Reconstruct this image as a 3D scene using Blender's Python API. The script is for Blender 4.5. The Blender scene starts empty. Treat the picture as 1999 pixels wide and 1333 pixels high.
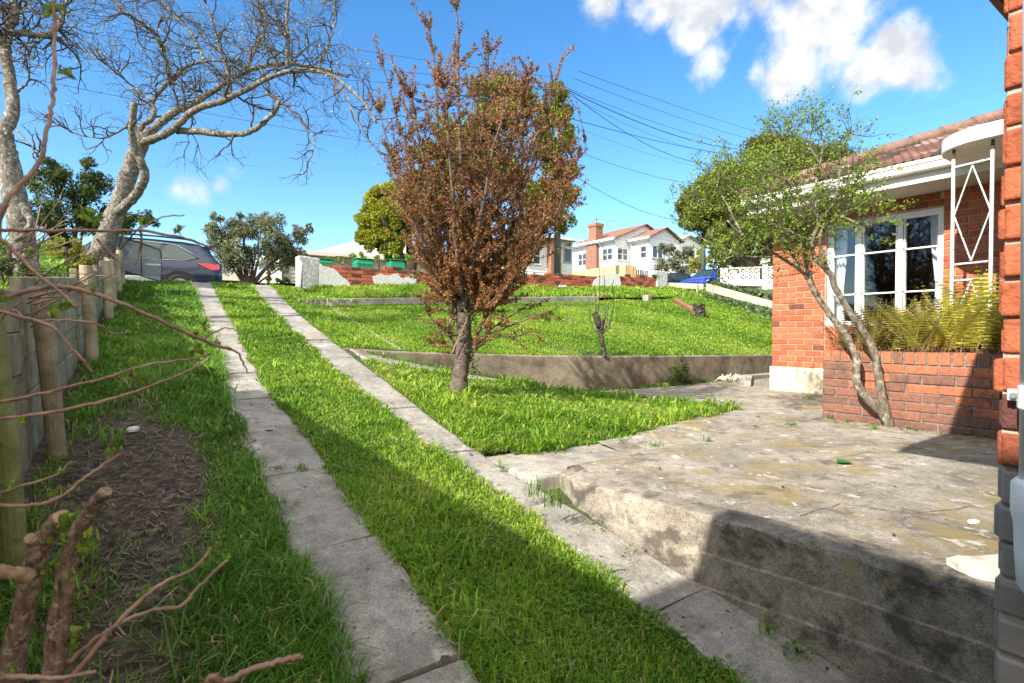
import bpy, math, random
import numpy as np
from mathutils import Vector, Matrix, noise
random.seed(7)
RNG = np.random.default_rng(11)
S = bpy.context.scene
COL = S.collection

# ------------------------------------------------------------------ camera
# World axes follow the walls of the houses: x runs with the street, y up the driveway, z=0 is the patio top.
F_PX, CX, CY = 1050.0, 999.5, 666.5
YAW, PITCH, EYE = math.radians(35), math.radians(1.0), 0.89
cam = bpy.data.cameras.new('camera')
cam_o = bpy.data.objects.new('camera', cam)
COL.objects.link(cam_o)
cam_o.location = (0, 0, EYE)
cam_o.rotation_euler = (math.radians(90) - PITCH, 0, -YAW)
cam.sensor_width = 36.0
cam.lens = 36.0 * F_PX / 1999.0
cam.clip_start = 0.05
cam.clip_end = 2000
cam.dof.use_dof = True
cam.dof.focus_distance = 4.2
cam.dof.aperture_fstop = 6.0
S.camera = cam_o

# ------------------------------------------------------------------ sky and sun
TRAVEL = Vector((1.33, 0.26, -1.0)).normalized()      # direction the sunlight travels
SUN_EL = math.asin(-TRAVEL.z)
SUN_AZ = math.atan2(-TRAVEL.x, -TRAVEL.y)             # clockwise from +y
sun = bpy.data.lights.new('sun', 'SUN')
sun.energy = 3.9
sun.angle = math.radians(0.53)
sun.color = (1.0, 0.93, 0.82)
sun_o = bpy.data.objects.new('sun', sun)
COL.objects.link(sun_o)
sun_o.rotation_euler = TRAVEL.to_track_quat('-Z', 'Y').to_euler()
sun_o.location = (-20, -4, 20)

world = bpy.data.worlds.new("World")
S.world = world
world.use_nodes = True
wn, wl = world.node_tree.nodes, world.node_tree.links
wn.clear()
w_out = wn.new('ShaderNodeOutputWorld')
w_bg = wn.new('ShaderNodeBackground')
w_bg.inputs['Strength'].default_value = 0.15
sky = wn.new('ShaderNodeTexSky')
sky.sky_type = 'NISHITA'
sky.sun_disc = False
sky.sun_elevation = SUN_EL
sky.sun_rotation = SUN_AZ
sky.altitude = 50
sky.air_density = 1.0
sky.dust_density = 0.05
sky.ozone_density = 2.5
w_tc = wn.new('ShaderNodeTexCoord')


def wmath(op, a, b=None):
    n = wn.new('ShaderNodeMath'); n.operation = op
    for i, v in enumerate((a, b)):
        if v is None: continue
        if isinstance(v, (int, float)): n.inputs[i].default_value = v
        else: wl.new(v, n.inputs[i])
    return n.outputs[0]


def pix_dir(px, py):
    f = Vector((math.sin(YAW) * math.cos(PITCH), math.cos(YAW) * math.cos(PITCH), -math.sin(PITCH)))
    r = Vector((math.cos(YAW), -math.sin(YAW), 0))
    u = r.cross(f)
    return (f + r * (px - CX) / F_PX - u * (py - CY) / F_PX)


# clouds: soft lumps at fixed directions of the sky, broken up by noise
w_noise = wn.new('ShaderNodeTexNoise')
w_noise.inputs['Scale'].default_value = 13.0
w_noise.inputs['Detail'].default_value = 11.0
w_noise.inputs['Roughness'].default_value = 0.60
wl.new(w_tc.outputs['Generated'], w_noise.inputs['Vector'])
nz = wmath('MULTIPLY', wmath('SUBTRACT', w_noise.outputs['Fac'], 0.54), 2.1)
cloud = None
CLOUDS = [(1180, 5, .045, .62), (1250, 15, .035, .45), (1300, -25, .08, .9), (1360, 60, .06, 1.0), (1400, 5, .065, .95),
          (1390, 115, .055, .95), (1345, 20, .05, .8), (1450, 30, .04, .5), (1480, 130, .038, .6), (1480, -15, .05, .6),
          (1560, 100, .07, 1.0), (1580, 30, .075, 1.0), (1650, 20, .065, .95), (1620, 80, .06, .9), (1530, 160, .04, .75),
          (1735, 110, .06, .95), (1780, 130, .05, .85), (1700, 140, .045, .8), (1810, 150, .035, .55),
          (385, 368, .036, .42), (425, 362, .028, .36), (345, 370, .026, .34), (455, 328, .026, .30),
          (1290, 120, .035, .3)]
for (cpx, cpy, rad, st) in CLOUDS:
    d = pix_dir(cpx, cpy).normalized()
    vd = wn.new('ShaderNodeVectorMath'); vd.operation = 'DISTANCE'
    nrm = wn.new('ShaderNodeVectorMath'); nrm.operation = 'NORMALIZE'
    wl.new(w_tc.outputs['Generated'], nrm.inputs[0])
    wl.new(nrm.outputs[0], vd.inputs[0])
    vd.inputs[1].default_value = d
    q = wmath('MULTIPLY', wmath('SUBTRACT', 1.0, wmath('DIVIDE', vd.outputs['Value'], rad * 1.22)), st * 1.15)
    q = wmath('MAXIMUM', q, 0.0)
    cloud = q if cloud is None else wmath('MAXIMUM', cloud, q)
cl = wmath('ADD', cloud, wmath('MULTIPLY', nz, wmath('MINIMUM', wmath('MULTIPLY', cloud, 3.0), 1.0)))
ramp = wn.new('ShaderNodeMapRange')
ramp.interpolation_type = 'SMOOTHSTEP'
ramp.inputs['From Min'].default_value = 0.10
ramp.inputs['From Max'].default_value = 0.80
wl.new(wmath('MULTIPLY', cl, wmath('GREATER_THAN', cloud, 0.001)), ramp.inputs['Value'])
mixc = wn.new('ShaderNodeMix'); mixc.data_type = 'RGBA'
wl.new(ramp.outputs[0], mixc.inputs[0])
hsv = wn.new('ShaderNodeHueSaturation')
hsv.inputs['Saturation'].default_value = 1.28
hsv.inputs['Value'].default_value = 0.80
wl.new(sky.outputs[0], hsv.inputs['Color'])
wl.new(hsv.outputs[0], mixc.inputs[6])
w_n2 = wn.new('ShaderNodeTexNoise'); w_n2.inputs['Scale'].default_value = 22.0; w_n2.inputs['Detail'].default_value = 8.0
w_mp = wn.new('ShaderNodeMapping'); w_mp.inputs['Location'].default_value = (3.1, 1.7, .4); wl.new(w_tc.outputs['Generated'], w_mp.inputs[0]); wl.new(w_mp.outputs[0], w_n2.inputs['Vector'])
w_r2 = wn.new('ShaderNodeMapRange'); w_r2.inputs['From Min'].default_value = .38; w_r2.inputs['From Max'].default_value = .6; wl.new(w_n2.outputs['Fac'], w_r2.inputs['Value'])
w_mc = wn.new('ShaderNodeMix'); w_mc.data_type = 'RGBA'; wl.new(w_r2.outputs[0], w_mc.inputs[0])
w_mc.inputs[6].default_value = (2.1, 2.2, 2.4, 1); w_mc.inputs[7].default_value = (3.2, 3.22, 3.26, 1)
wl.new(w_mc.outputs[2], mixc.inputs[7])
# unseen bright cloud added overhead and behind the camera to fill the shade
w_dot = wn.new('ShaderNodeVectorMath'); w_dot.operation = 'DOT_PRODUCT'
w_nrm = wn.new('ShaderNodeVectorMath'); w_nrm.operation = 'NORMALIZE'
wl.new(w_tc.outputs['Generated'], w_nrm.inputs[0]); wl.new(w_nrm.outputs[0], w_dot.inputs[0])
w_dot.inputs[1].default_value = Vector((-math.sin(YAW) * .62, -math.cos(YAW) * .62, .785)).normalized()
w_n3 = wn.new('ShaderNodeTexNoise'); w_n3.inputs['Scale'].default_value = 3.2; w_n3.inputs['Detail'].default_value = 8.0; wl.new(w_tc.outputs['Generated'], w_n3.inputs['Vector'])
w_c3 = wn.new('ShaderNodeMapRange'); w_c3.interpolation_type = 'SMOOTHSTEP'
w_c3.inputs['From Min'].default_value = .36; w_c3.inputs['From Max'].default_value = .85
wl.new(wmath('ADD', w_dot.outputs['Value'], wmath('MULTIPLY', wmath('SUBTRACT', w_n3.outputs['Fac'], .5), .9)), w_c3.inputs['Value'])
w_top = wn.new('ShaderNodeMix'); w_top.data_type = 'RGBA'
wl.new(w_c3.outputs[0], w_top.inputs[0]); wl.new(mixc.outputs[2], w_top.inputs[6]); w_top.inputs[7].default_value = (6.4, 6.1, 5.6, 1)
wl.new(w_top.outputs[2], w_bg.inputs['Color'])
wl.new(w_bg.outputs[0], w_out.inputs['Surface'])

S.view_settings.view_transform = 'Standard'
S.view_settings.look = 'None'
S.view_settings.exposure = 1.26
S.view_settings.gamma = 1.0
S.cycles.max_bounces = 7
S.cycles.transparent_max_bounces = 12
S.cycles.use_denoising = True

# ------------------------------------------------------------------ point helpers
_fw = Vector((math.sin(YAW) * math.cos(PITCH), math.cos(YAW) * math.cos(PITCH), -math.sin(PITCH)))
_rt = Vector((math.cos(YAW), -math.sin(YAW), 0))
_eye = Vector((0, 0, EYE))


def at(px, py, d):
    """world point seen at a spot of the photograph, d metres away along the view axis"""
    return _eye + pix_dir(px, py) * d


def onz(px, py, z):
    r = pix_dir(px, py); return _eye + r * ((z - EYE) / r.z)


def onx(px, py, x):
    r = pix_dir(px, py); return _eye + r * (x / r.x)


def ony(px, py, y):
    r = pix_dir(px, py); return _eye + r * (y / r.y)


def lerp(a, b, t): return a + (b - a) * t


def interp(x, xs, ys): return float(np.interp(x, xs, ys))


# ------------------------------------------------------------------ ground heights
ZG_P = [-14, 0, .975, 2.37, 13.3, 15.0, 16.2, 60]
ZG_Z = [-2.6, -.75, -.5, -.16, 1.93, 1.98, 1.80, 1.80]


def zg(y):
    """driveway slope"""
    return np.interp(y, ZG_P, ZG_Z)


WALL_X = [2.1, 2.8, 3.5, 4.3, 5.0, 5.8, 6.6, 7.6, 11.2, 17.5]      # the low terrace wall, left to right
WALL_Y = [6.85, 6.72, 6.62, 6.45, 6.25, 6.02, 5.92, 5.88, 5.88, 5.88]
WALL_T = [.70, .64, .605, .57, .545, .525, .51, .49, .42, .36]


def wall_y(x): return np.interp(x, WALL_X, WALL_Y)
def wall_t(x): return np.interp(x, WALL_X, WALL_T)


def z_low(x, y):
    x = np.asarray(x, float); y = np.asarray(y, float)
    w = 1 - np.clip((x - 2.2) / 3.2, 0, 1)
    base = np.where((y > 2.6), np.maximum(zg(y), -.2), zg(y))
    return np.where(x < 2.2, zg(y), base * w)


def z_ter(x, y):
    x = np.asarray(x, float); y = np.asarray(y, float)
    t = np.clip((y - wall_y(x)) / (11.5 - wall_y(x)), 0, 1)
    low = wall_t(x) - .03
    up = 1.44 + .045 * (x - 3.3)
    bulge = .10 * np.sin(np.pi * t) * np.clip((x - 4) / 3, 0, 1)
    side = 1 - np.clip((x - 2.2) / 1.0, 0, 1)
    z = low + (up - low) * t + bulge
    bank = np.clip((x - 13.5) / 4.0, 0, 1) * .12
    return z * (1 - side) + (zg(y) - .02) * side + bank


def z_bed(x, y):
    x = np.asarray(x, float); y = np.asarray(y, float)
    t = np.clip((y - 11.5) / 1.7, 0, 1)
    k = 1.57 + .042 * (x - 3.3)
    return k + (1.93 + .044 * (x - 3.1) - k) * t


def z_st(x, y):
    """street and the hill beyond it"""
    x = np.asarray(x, float); y = np.asarray(y, float)
    s = 1.80 + .046 * np.clip(x, 0, 60)
    far = np.clip(y - 23, 0, 3) * .22 + np.clip(y - 26, 0, 30) * .055
    return s + far


# ------------------------------------------------------------------ mesh helpers
class MB:
    """collects boxes, tubes and faces into ONE mesh"""
    def __init__(self):
        self.v = []; self.f = []; self.a = []          # a: per-vertex value

    def add(self, vs, fs, a=0.5):
        o = len(self.v)
        self.v.extend([tuple(q) for q in vs])
        self.f.extend([tuple(i + o for i in q) for q in fs])
        self.a.extend([a] * len(vs) if not isinstance(a, (list, tuple)) else a)
        return self

    def box(self, x0, y0, z0, x1, y1, z1, a=0.5):
        vs = [(x0, y0, z0), (x1, y0, z0), (x1, y1, z0), (x0, y1, z0), (x0, y0, z1), (x1, y0, z1), (x1, y1, z1), (x0, y1, z1)]
        return self.add(vs, [(0, 3, 2, 1), (4, 5, 6, 7), (0, 1, 5, 4), (1, 2, 6, 5), (2, 3, 7, 6), (3, 0, 4, 7)], a)

    def obox(self, c, ux, uy, uz, hx, hy, hz, a=0.5):
        c = Vector(c); ux = Vector(ux).normalized(); uy = Vector(uy).normalized(); uz = Vector(uz).normalized()
        vs = [c + ux * sx * hx + uy * sy * hy + uz * sz * hz for sz in (-1, 1) for (sx, sy) in ((-1, -1), (1, -1), (1, 1), (-1, 1))]
        return self.add(vs, [(0, 3, 2, 1), (4, 5, 6, 7), (0, 1, 5, 4), (1, 2, 6, 5), (2, 3, 7, 6), (3, 0, 4, 7)], a)

    def bar(self, p, q, w, h, up=(0, 0, 1), a=0.5):
        p = Vector(p); q = Vector(q); d = (q - p)
        L = d.length; d.normalize()
        u = Vector(up)
        s = d.cross(u)
        if s.length < 1e-4: s = d.cross(Vector((1, 0, 0)))
        s.normalize(); u = s.cross(d)
        return self.obox((p + q) / 2, d, s, u, L / 2, w / 2, h / 2, a)

    def tube(self, pts, rad, seg=8, caps=True, a=0.5, wob=0.0):
        pts = [Vector(p) for p in pts]
        if isinstance(rad, (int, float)): rad = [rad] * len(pts)
        o = len(self.v)
        prev = None
        n = len(pts)
        for i, p in enumerate(pts):
            t = (pts[min(i + 1, n - 1)] - pts[max(i - 1, 0)])
            if t.length < 1e-9: t = Vector((0, 0, 1))
            t.normalize()
            if prev is None:
                s = t.cross(Vector((0, 0, 1)))
                if s.length < 1e-3: s = t.cross(Vector((1, 0, 0)))
            else:
                s = prev - t * prev.dot(t)
                if s.length < 1e-6: s = t.cross(Vector((0, 0, 1)))
            s.normalize(); prev = s
            u = t.cross(s)
            for k in range(seg):
                an = 2 * math.pi * k / seg
                r = rad[i]
                if wob: r *= 1 + wob * noise.noise(p * 9 + Vector((k * 1.7, i * .3, 0))) + (wob * .55 * noise.noise(p * 70 + Vector((k * 2.3, 0, 5))) if r < .03 else 0)
                self.v.append(tuple(p + (s * math.cos(an) + u * math.sin(an)) * r))
                self.a.append(a)
        for i in range(n - 1):
            for k in range(seg):
                k2 = (k + 1) % seg
                self.f.append((o + i * seg + k, o + i * seg + k2, o + (i + 1) * seg + k2, o + (i + 1) * seg + k))
        if caps:
            self.f.append(tuple(o + k for k in reversed(range(seg))))
            self.f.append(tuple(o + (n - 1) * seg + k for k in range(seg)))
        return self

    def prism(self, poly, z0, z1, a=0.5):
        """poly: list of (x, y), anticlockwise"""
        n = len(poly)
        vs = [(x, y, z0) for x, y in poly] + [(x, y, z1) for x, y in poly]
        fs = [tuple(reversed(range(n))), tuple(range(n, 2 * n))] + [(i, (i + 1) % n, n + (i + 1) % n, n + i) for i in range(n)]
        return self.add(vs, fs, a)

    def quad(self, *vs, a=0.5):
        return self.add(vs, [tuple(range(len(vs)))], a)

    def build(self, name, mat, parent=None, smooth=False, bevel=0, loc=None, seg=2):
        return mesh_obj(name, self.v, self.f, mat, parent, smooth, bevel, self.a, loc, seg)


def mesh_obj(name, v, f, mat, parent=None, smooth=False, bevel=0, attr=None, loc=None, seg=2):
    me = bpy.data.meshes.new(name)
    if loc is not None:
        l = Vector(loc); v = [tuple(Vector(q) - l) for q in v]
    me.from_pydata([tuple(q) for q in v], [], f)
    if attr is not None and len(attr) == len(v):
        at_ = me.attributes.new('rnd', 'FLOAT', 'POINT')
        at_.data.foreach_set('value', np.asarray(attr, np.float32))
    me.update()
    if smooth:
        me.polygons.foreach_set('use_smooth', [True] * len(me.polygons))
    o = bpy.data.objects.new(name, me)
    if mat: me.materials.append(mat)
    COL.objects.link(o)
    if loc is not None: o.location = loc
    if parent: o.parent = parent
    if bevel:
        b = o.modifiers.new('bevel', 'BEVEL'); b.width = bevel; b.segments = seg; b.limit_method = 'ANGLE'
        b.angle_limit = math.radians(40)
    return o


def np_obj(name, V, Fq, mat, parent=None, attr=None, Ft=None, smooth=False):
    """V (n,3); Fq (m,4) quads; Ft (k,3) triangles"""
    me = bpy.data.meshes.new(name)
    V = np.ascontiguousarray(V, np.float32)
    me.vertices.add(len(V)); me.vertices.foreach_set('co', V.ravel())
    nq = 0 if Fq is None else len(Fq); nt = 0 if Ft is None else len(Ft)
    me.loops.add(nq * 4 + nt * 3); me.polygons.add(nq + nt)
    li = []; st = []; 
    if nq: li.append(np.asarray(Fq, np.int32).ravel()); st.append(np.arange(nq, dtype=np.int32) * 4)
    if nt: li.append(np.asarray(Ft, np.int32).ravel()); st.append(nq * 4 + np.arange(nt, dtype=np.int32) * 3)
    me.loops.foreach_set('vertex_index', np.concatenate(li))
    me.polygons.foreach_set('loop_start', np.concatenate(st))
    if attr is not None:
        at_ = me.attributes.new('rnd', 'FLOAT', 'POINT')
        at_.data.foreach_set('value', np.asarray(attr, np.float32))
    if smooth: me.polygons.foreach_set('use_smooth', np.ones(nq + nt, bool))
    me.update(calc_edges=True)
    me.validate()
    me.materials.append(mat)
    o = bpy.data.objects.new(name, me)
    COL.objects.link(o)
    if parent: o.parent = parent
    return o


def thing(name, label, cat, loc=(0, 0, 0), group=None, rz=0):
    o = bpy.data.objects.new(name, None); COL.objects.link(o)
    o.empty_display_size = .2
    o.location = loc; o.rotation_euler = (0, 0, rz)
    o['label'] = label; o['category'] = cat
    if group: o['group'] = group
    bpy.context.view_layer.update()
    return o


def hang(o, parent):
    """make o (built in world coordinates) a part of parent"""
    o.parent = parent
    o.matrix_parent_inverse = parent.matrix_basis.inverted()
    return o


def tag(o, label, cat, group=None, kind=None):
    o['label'] = label; o['category'] = cat
    if group: o['group'] = group
    if kind: o['kind'] = kind
    return o


def struct(o):
    o['kind'] = 'structure'; return o


# ------------------------------------------------------------------ materials
def newmat(name):
    m = bpy.data.materials.new(name); m.use_nodes = True
    n = m.node_tree.nodes; n.clear()
    out = n.new('ShaderNodeOutputMaterial')
    return m, n, m.node_tree.links, out


def ramp_node(n, stops):
    r = n.new('ShaderNodeValToRGB')
    el = r.color_ramp.elements
    while len(el) > 1: el.remove(el[-1])
    el[0].position = stops[0][0]; el[0].color = (*stops[0][1], 1)
    for p, c in stops[1:]:
        e = el.new(p); e.color = (*c, 1)
    return r


def mixcol(n, l, fac, a, b, mode='MIX'):
    m = n.new('ShaderNodeMix'); m.data_type = 'RGBA'; m.blend_type = mode
    for i, v in ((0, fac), (6, a), (7, b)):
        if isinstance(v, (int, float)): m.inputs[i].default_value = v
        elif isinstance(v, tuple): m.inputs[i].default_value = (*v, 1)
        else: l.new(v, m.inputs[i])
    return m.outputs[2]


def noise_node(n, l, vec, scale, detail=5, rough=.55, dist=0):
    t = n.new('ShaderNodeTexNoise')
    t.inputs['Scale'].default_value = scale; t.inputs['Detail'].default_value = detail
    t.inputs['Roughness'].default_value = rough; t.inputs['Distortion'].default_value = dist
    if vec is not None: l.new(vec, t.inputs['Vector'])
    return t.outputs['Fac']


def simple(name, col, rough=.7, var=.12, scale=8, bump=.0, bscale=60, metal=0, spec=.5, coat=0, col2=None, s2=3, lo=.42, hi=.62):
    """one colour broken up by noise, an optional second colour in patches, and a fine bump"""
    m, n, l, out = newmat(name)
    b = n.new('ShaderNodeBsdfPrincipled')
    g = n.new('ShaderNodeNewGeometry').outputs['Position']
    nf = noise_node(n, l, g, scale)
    dark = tuple(c * (1 - var * 1.6) for c in col); lite = tuple(min(1, c * (1 + var)) for c in col)
    r = ramp_node(n, [(.3, dark), (.7, lite)])
    l.new(nf, r.inputs[0])
    c = r.outputs[0]
    if col2:
        f2 = noise_node(n, l, g, s2, 8, .62)
        mr = n.new('ShaderNodeMapRange'); mr.inputs['From Min'].default_value = lo; mr.inputs['From Max'].default_value = hi
        l.new(f2, mr.inputs['Value'])
        c = mixcol(n, l, mr.outputs[0], c, col2)
    l.new(c, b.inputs['Base Color'])
    b.inputs['Roughness'].default_value = rough; b.inputs['Metallic'].default_value = metal
    b.inputs['Specular IOR Level'].default_value = spec
    b.inputs['Coat Weight'].default_value = coat; b.inputs['Coat Roughness'].default_value = .05
    if bump:
        bn = n.new('ShaderNodeBump'); bn.inputs['Strength'].default_value = bump; bn.inputs['Distance'].default_value = .01
        l.new(noise_node(n, l, g, bscale, 6, .6), bn.inputs['Height']); l.new(bn.outputs[0], b.inputs['Normal'])
    l.new(b.outputs[0], out.inputs[0])
    return m


def leafmat(name, stops, trans=.45, rough=.55, spec=.25):
    """thin leaves: colour from the per-leaf value, light passes through"""
    m, n, l, out = newmat(name)
    a = n.new('ShaderNodeAttribute'); a.attribute_name = 'rnd'
    r = ramp_node(n, stops); l.new(a.outputs['Fac'], r.inputs[0])
    b = n.new('ShaderNodeBsdfPrincipled'); l.new(r.outputs[0], b.inputs['Base Color'])
    b.inputs['Roughness'].default_value = rough; b.inputs['Specular IOR Level'].default_value = spec
    t = n.new('ShaderNodeBsdfTranslucent')
    g = n.new('ShaderNodeGamma'); g.inputs[1].default_value = .9
    l.new(r.outputs[0], g.inputs[0]); l.new(g.outputs[0], t.inputs[0])
    mx = n.new('ShaderNodeMixShader'); mx.inputs[0].default_value = trans
    l.new(b.outputs[0], mx.inputs[1]); l.new(t.outputs[0], mx.inputs[2]); l.new(mx.outputs[0], out.inputs[0])
    return m


def concrete(name, base, dark, lite, stain=None, stain_amt=.5, speck=.5, scale=1.0):
    m, n, l, out = newmat(name)
    g = n.new('ShaderNodeNewGeometry').outputs['Position']
    b = n.new('ShaderNodeBsdfPrincipled'); b.inputs['Roughness'].default_value = .88
    b.inputs['Specular IOR Level'].default_value = .3
    big = noise_node(n, l, g, 1.6 * scale, 9, .62, .3)
    r1 = ramp_node(n, [(.3, dark), (.5, base), (.7, lite)]); l.new(big, r1.inputs[0])
    fine = noise_node(n, l, g, 130, 5, .8)
    r2 = ramp_node(n, [(.34, (.30, .30, .30)), (.5, (.95, .95, .95)), (.60, (1.1, 1.1, 1.1)), (.68, (1.9, 1.9, 1.9))]); l.new(fine, r2.inputs[0])
    c = mixcol(n, l, speck, r1.outputs[0], r2.outputs[0], 'MULTIPLY')
    mid = noise_node(n, l, g, 9 * scale, 7, .65)
    r3 = ramp_node(n, [(.36, (.58, .56, .52)), (.52, (1, 1, 1)), (.8, (1.25, 1.22, 1.18))]); l.new(mid, r3.inputs[0])
    c = mixcol(n, l, .62, c, r3.outputs[0], 'MULTIPLY')
    mid2 = noise_node(n, l, g, 34 * scale, 6, .7)
    r4 = ramp_node(n, [(.38, (.6, .59, .57)), (.52, (1, 1, 1)), (.66, (1.3, 1.28, 1.25))]); l.new(mid2, r4.inputs[0])
    c = mixcol(n, l, .42, c, r4.outputs[0], 'MULTIPLY')
    if stain:
        for i, (sc_, sx, lo, hi) in enumerate(stain):
            mp = n.new('ShaderNodeMapping'); l.new(g, mp.inputs[0]); mp.inputs['Location'].default_value = (i * 7.3 + 1, i * 3.1, i)
            mp.inputs['Scale'].default_value = (1, .9, 1)
            sn = noise_node(n, l, mp.outputs[0], sx, 9, .68, .4)
            mr = n.new('ShaderNodeMapRange'); mr.inputs['From Min'].default_value = lo; mr.inputs['From Max'].default_value = hi
            mr.inputs['To Max'].default_value = stain_amt
            l.new(sn, mr.inputs['Value'])
            c = mixcol(n, l, mr.outputs[0], c, sc_)
    l.new(c, b.inputs['Base Color'])
    bn = n.new('ShaderNodeBump'); bn.inputs['Strength'].default_value = .55; bn.inputs['Distance'].default_value = .008
    ad = n.new('ShaderNodeMath'); ad.operation = 'ADD'; l.new(fine, ad.inputs[0]); l.new(mid, ad.inputs[1])
    l.new(ad.outputs[0], bn.inputs['Height']); l.new(bn.outputs[0], b.inputs['Normal'])
    l.new(b.outputs[0], out.inputs[0])
    return m


def brickmat(name, stops, dirt=(.05, .03, .025), dirt_lo=.55, dirt_hi=.75, fresh=0.0):
    """each brick has its own 'rnd' value"""
    m, n, l, out = newmat(name)
    g = n.new('ShaderNodeNewGeometry').outputs['Position']
    a = n.new('ShaderNodeAttribute'); a.attribute_name = 'rnd'
    r = ramp_node(n, stops); l.new(a.outputs['Fac'], r.inputs[0])
    b = n.new('ShaderNodeBsdfPrincipled'); b.inputs['Roughness'].default_value = .85; b.inputs['Specular IOR Level'].default_value = .25
    nf = noise_node(n, l, g, 26, 7, .66)
    r2 = ramp_node(n, [(.3, (.5, .48, .48)), (.52, (1, 1, 1)), (.75, (1.25, 1.2, 1.15))]); l.new(nf, r2.inputs[0])
    c = mixcol(n, l, .8, r.outputs[0], r2.outputs[0], 'MULTIPLY')
    nd = noise_node(n, l, g, 5, 9, .7)
    mr = n.new('ShaderNodeMapRange'); mr.inputs['From Min'].default_value = dirt_lo; mr.inputs['From Max'].default_value = dirt_hi
    mr.inputs['To Max'].default_value = .85
    l.new(nd, mr.inputs['Value']); c = mixcol(n, l, mr.outputs[0], c, dirt)
    l.new(c, b.inputs['Base Color'])
    bn = n.new('ShaderNodeBump'); bn.inputs['Strength'].default_value = 1.0; bn.inputs['Distance'].default_value = .010
    l.new(noise_node(n, l, g, 70, 6, .65), bn.inputs['Height']); l.new(bn.outputs[0], b.inputs['Normal'])
    l.new(b.outputs[0], out.inputs[0])
    return m


def barkmat(name, base, dark, lite, scale=14, stretch=.35, lo=.5, hi=.62):
    m, n, l, out = newmat(name)
    g = n.new('ShaderNodeNewGeometry').outputs['Position']
    mp = n.new('ShaderNodeMapping'); l.new(g, mp.inputs[0]); mp.inputs['Scale'].default_value = (1, 1, stretch)
    b = n.new('ShaderNodeBsdfPrincipled'); b.inputs['Roughness'].default_value = .9; b.inputs['Specular IOR Level'].default_value = .2
    f1 = noise_node(n, l, mp.outputs[0], scale, 8, .66)
    r1 = ramp_node(n, [(.34, dark), (.55, base)]); l.new(f1, r1.inputs[0])
    f2 = noise_node(n, l, g, scale * .8, 9, .7)
    mr = n.new('ShaderNodeMapRange'); mr.inputs['From Min'].default_value = lo; mr.inputs['From Max'].default_value = hi
    l.new(f2, mr.inputs['Value'])
    c = mixcol(n, l, mr.outputs[0], r1.outputs[0], lite)
    l.new(c, b.inputs['Base Color'])
    bn = n.new('ShaderNodeBump'); bn.inputs['Strength'].default_value = .8; bn.inputs['Distance'].default_value = .012
    l.new(f1, bn.inputs['Height']); l.new(bn.outputs[0], b.inputs['Normal'])
    l.new(b.outputs[0], out.inputs[0])
    return m


def glassmat(name, tint=(.02, .025, .03), rough=.03):
    """window pane: dark room behind, clear reflection in front"""
    m, n, l, out = newmat(name)
    gl = n.new('ShaderNodeBsdfGlossy'); gl.inputs['Roughness'].default_value = rough; gl.inputs['Color'].default_value = (.9, .95, 1, 1)
    tr = n.new('ShaderNodeBsdfTransparent'); tr.inputs[0].default_value = (.86, .9, .9, 1)
    fr = n.new('ShaderNodeFresnel'); fr.inputs[0].default_value = 1.75
    mx = n.new('ShaderNodeMixShader'); l.new(fr.outputs[0], mx.inputs[0]); l.new(tr.outputs[0], mx.inputs[1]); l.new(gl.outputs[0], mx.inputs[2])
    l.new(mx.outputs[0], out.inputs[0])
    return m


def carpaint(name, col, metal=.35):
    m, n, l, out = newmat(name)
    b = n.new('ShaderNodeBsdfPrincipled'); b.inputs['Base Color'].default_value = (*col, 1)
    b.inputs['Metallic'].default_value = metal; b.inputs['Roughness'].default_value = .32
    b.inputs['Coat Weight'].default_value = 1; b.inputs['Coat Roughness'].default_value = .04
    l.new(b.outputs[0], out.inputs[0])
    return m


M = {}
M['strip'] = concrete('strip_concrete', (.335, .315, .28), (.23, .215, .19), (.44, .415, .375), [((.17, .155, .135), 2.3, .53, .68), ((.62, .59, .54), 5, .58, .68)], .6, .85)
M['patio'] = concrete('patio_concrete', (.36, .325, .27), (.22, .195, .16), (.47, .43, .37),
                      [((.26, .20, .065), 2.2, .50, .62), ((.11, .095, .075), 6.5, .52, .64), ((.66, .63, .59), 8.5, .585, .65)], .72, .9)
M['patio_edge'] = concrete('patio_edge_concrete', (.32, .285, .235), (.13, .118, .10), (.48, .43, .35),
                           [((.06, .053, .044), 6, .48, .60), ((.40, .31, .11), 8, .60, .68)], .8, .9)
M['ret_wall'] = concrete('retaining_wall_concrete', (.26, .22, .165), (.14, .12, .092), (.36, .32, .24),
                         [((.06, .05, .038), 2.3, .52, .66), ((.36, .25, .06), 2.9, .67, .74)], .7, .6)
M['kerb'] = concrete('kerb_concrete', (.30, .28, .24), (.17, .16, .14), (.44, .42, .37), None, .5, .6)
M['path'] = concrete('path_concrete', (.40, .37, .325), (.24, .22, .19), (.53, .50, .45), None, .5, .8)
M['brick'] = brickmat('orange_brick', [(0, (.12, .06, .055)), (.12, (.22, .075, .045)), (.3, (.38, .105, .05)), (.6, (.49, .135, .062)), (1, (.56, .175, .085))], dirt_lo=.62, dirt_hi=.78)
M['brick_shed'] = brickmat('planter_brick', [(0, (.17, .10, .08)), (.3, (.29, .13, .085)), (.55, (.38, .145, .085)), (.8, (.46, .16, .085)), (1, (.54, .18, .09))], dirt=(.09, .07, .06), dirt_lo=.52, dirt_hi=.70)
M['brick_old'] = brickmat('old_wall_brick', [(0, (.055, .04, .035)), (.25, (.15, .065, .045)), (.5, (.36, .095, .05)), (1, (.52, .15, .075))], dirt=(.05, .04, .035), dirt_lo=.54, dirt_hi=.68)
M['mortar'] = simple('pale_mortar', (.50, .41, .33), .95, .25, 30, .5, 120)
M['mortar_dark'] = simple('grey_mortar', (.22, .19, .16), .95, .3, 30, .5, 120)
M['mortar_old'] = simple('old_mortar', (.20, .165, .14), .95, .3, 30, .5, 120)
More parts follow.
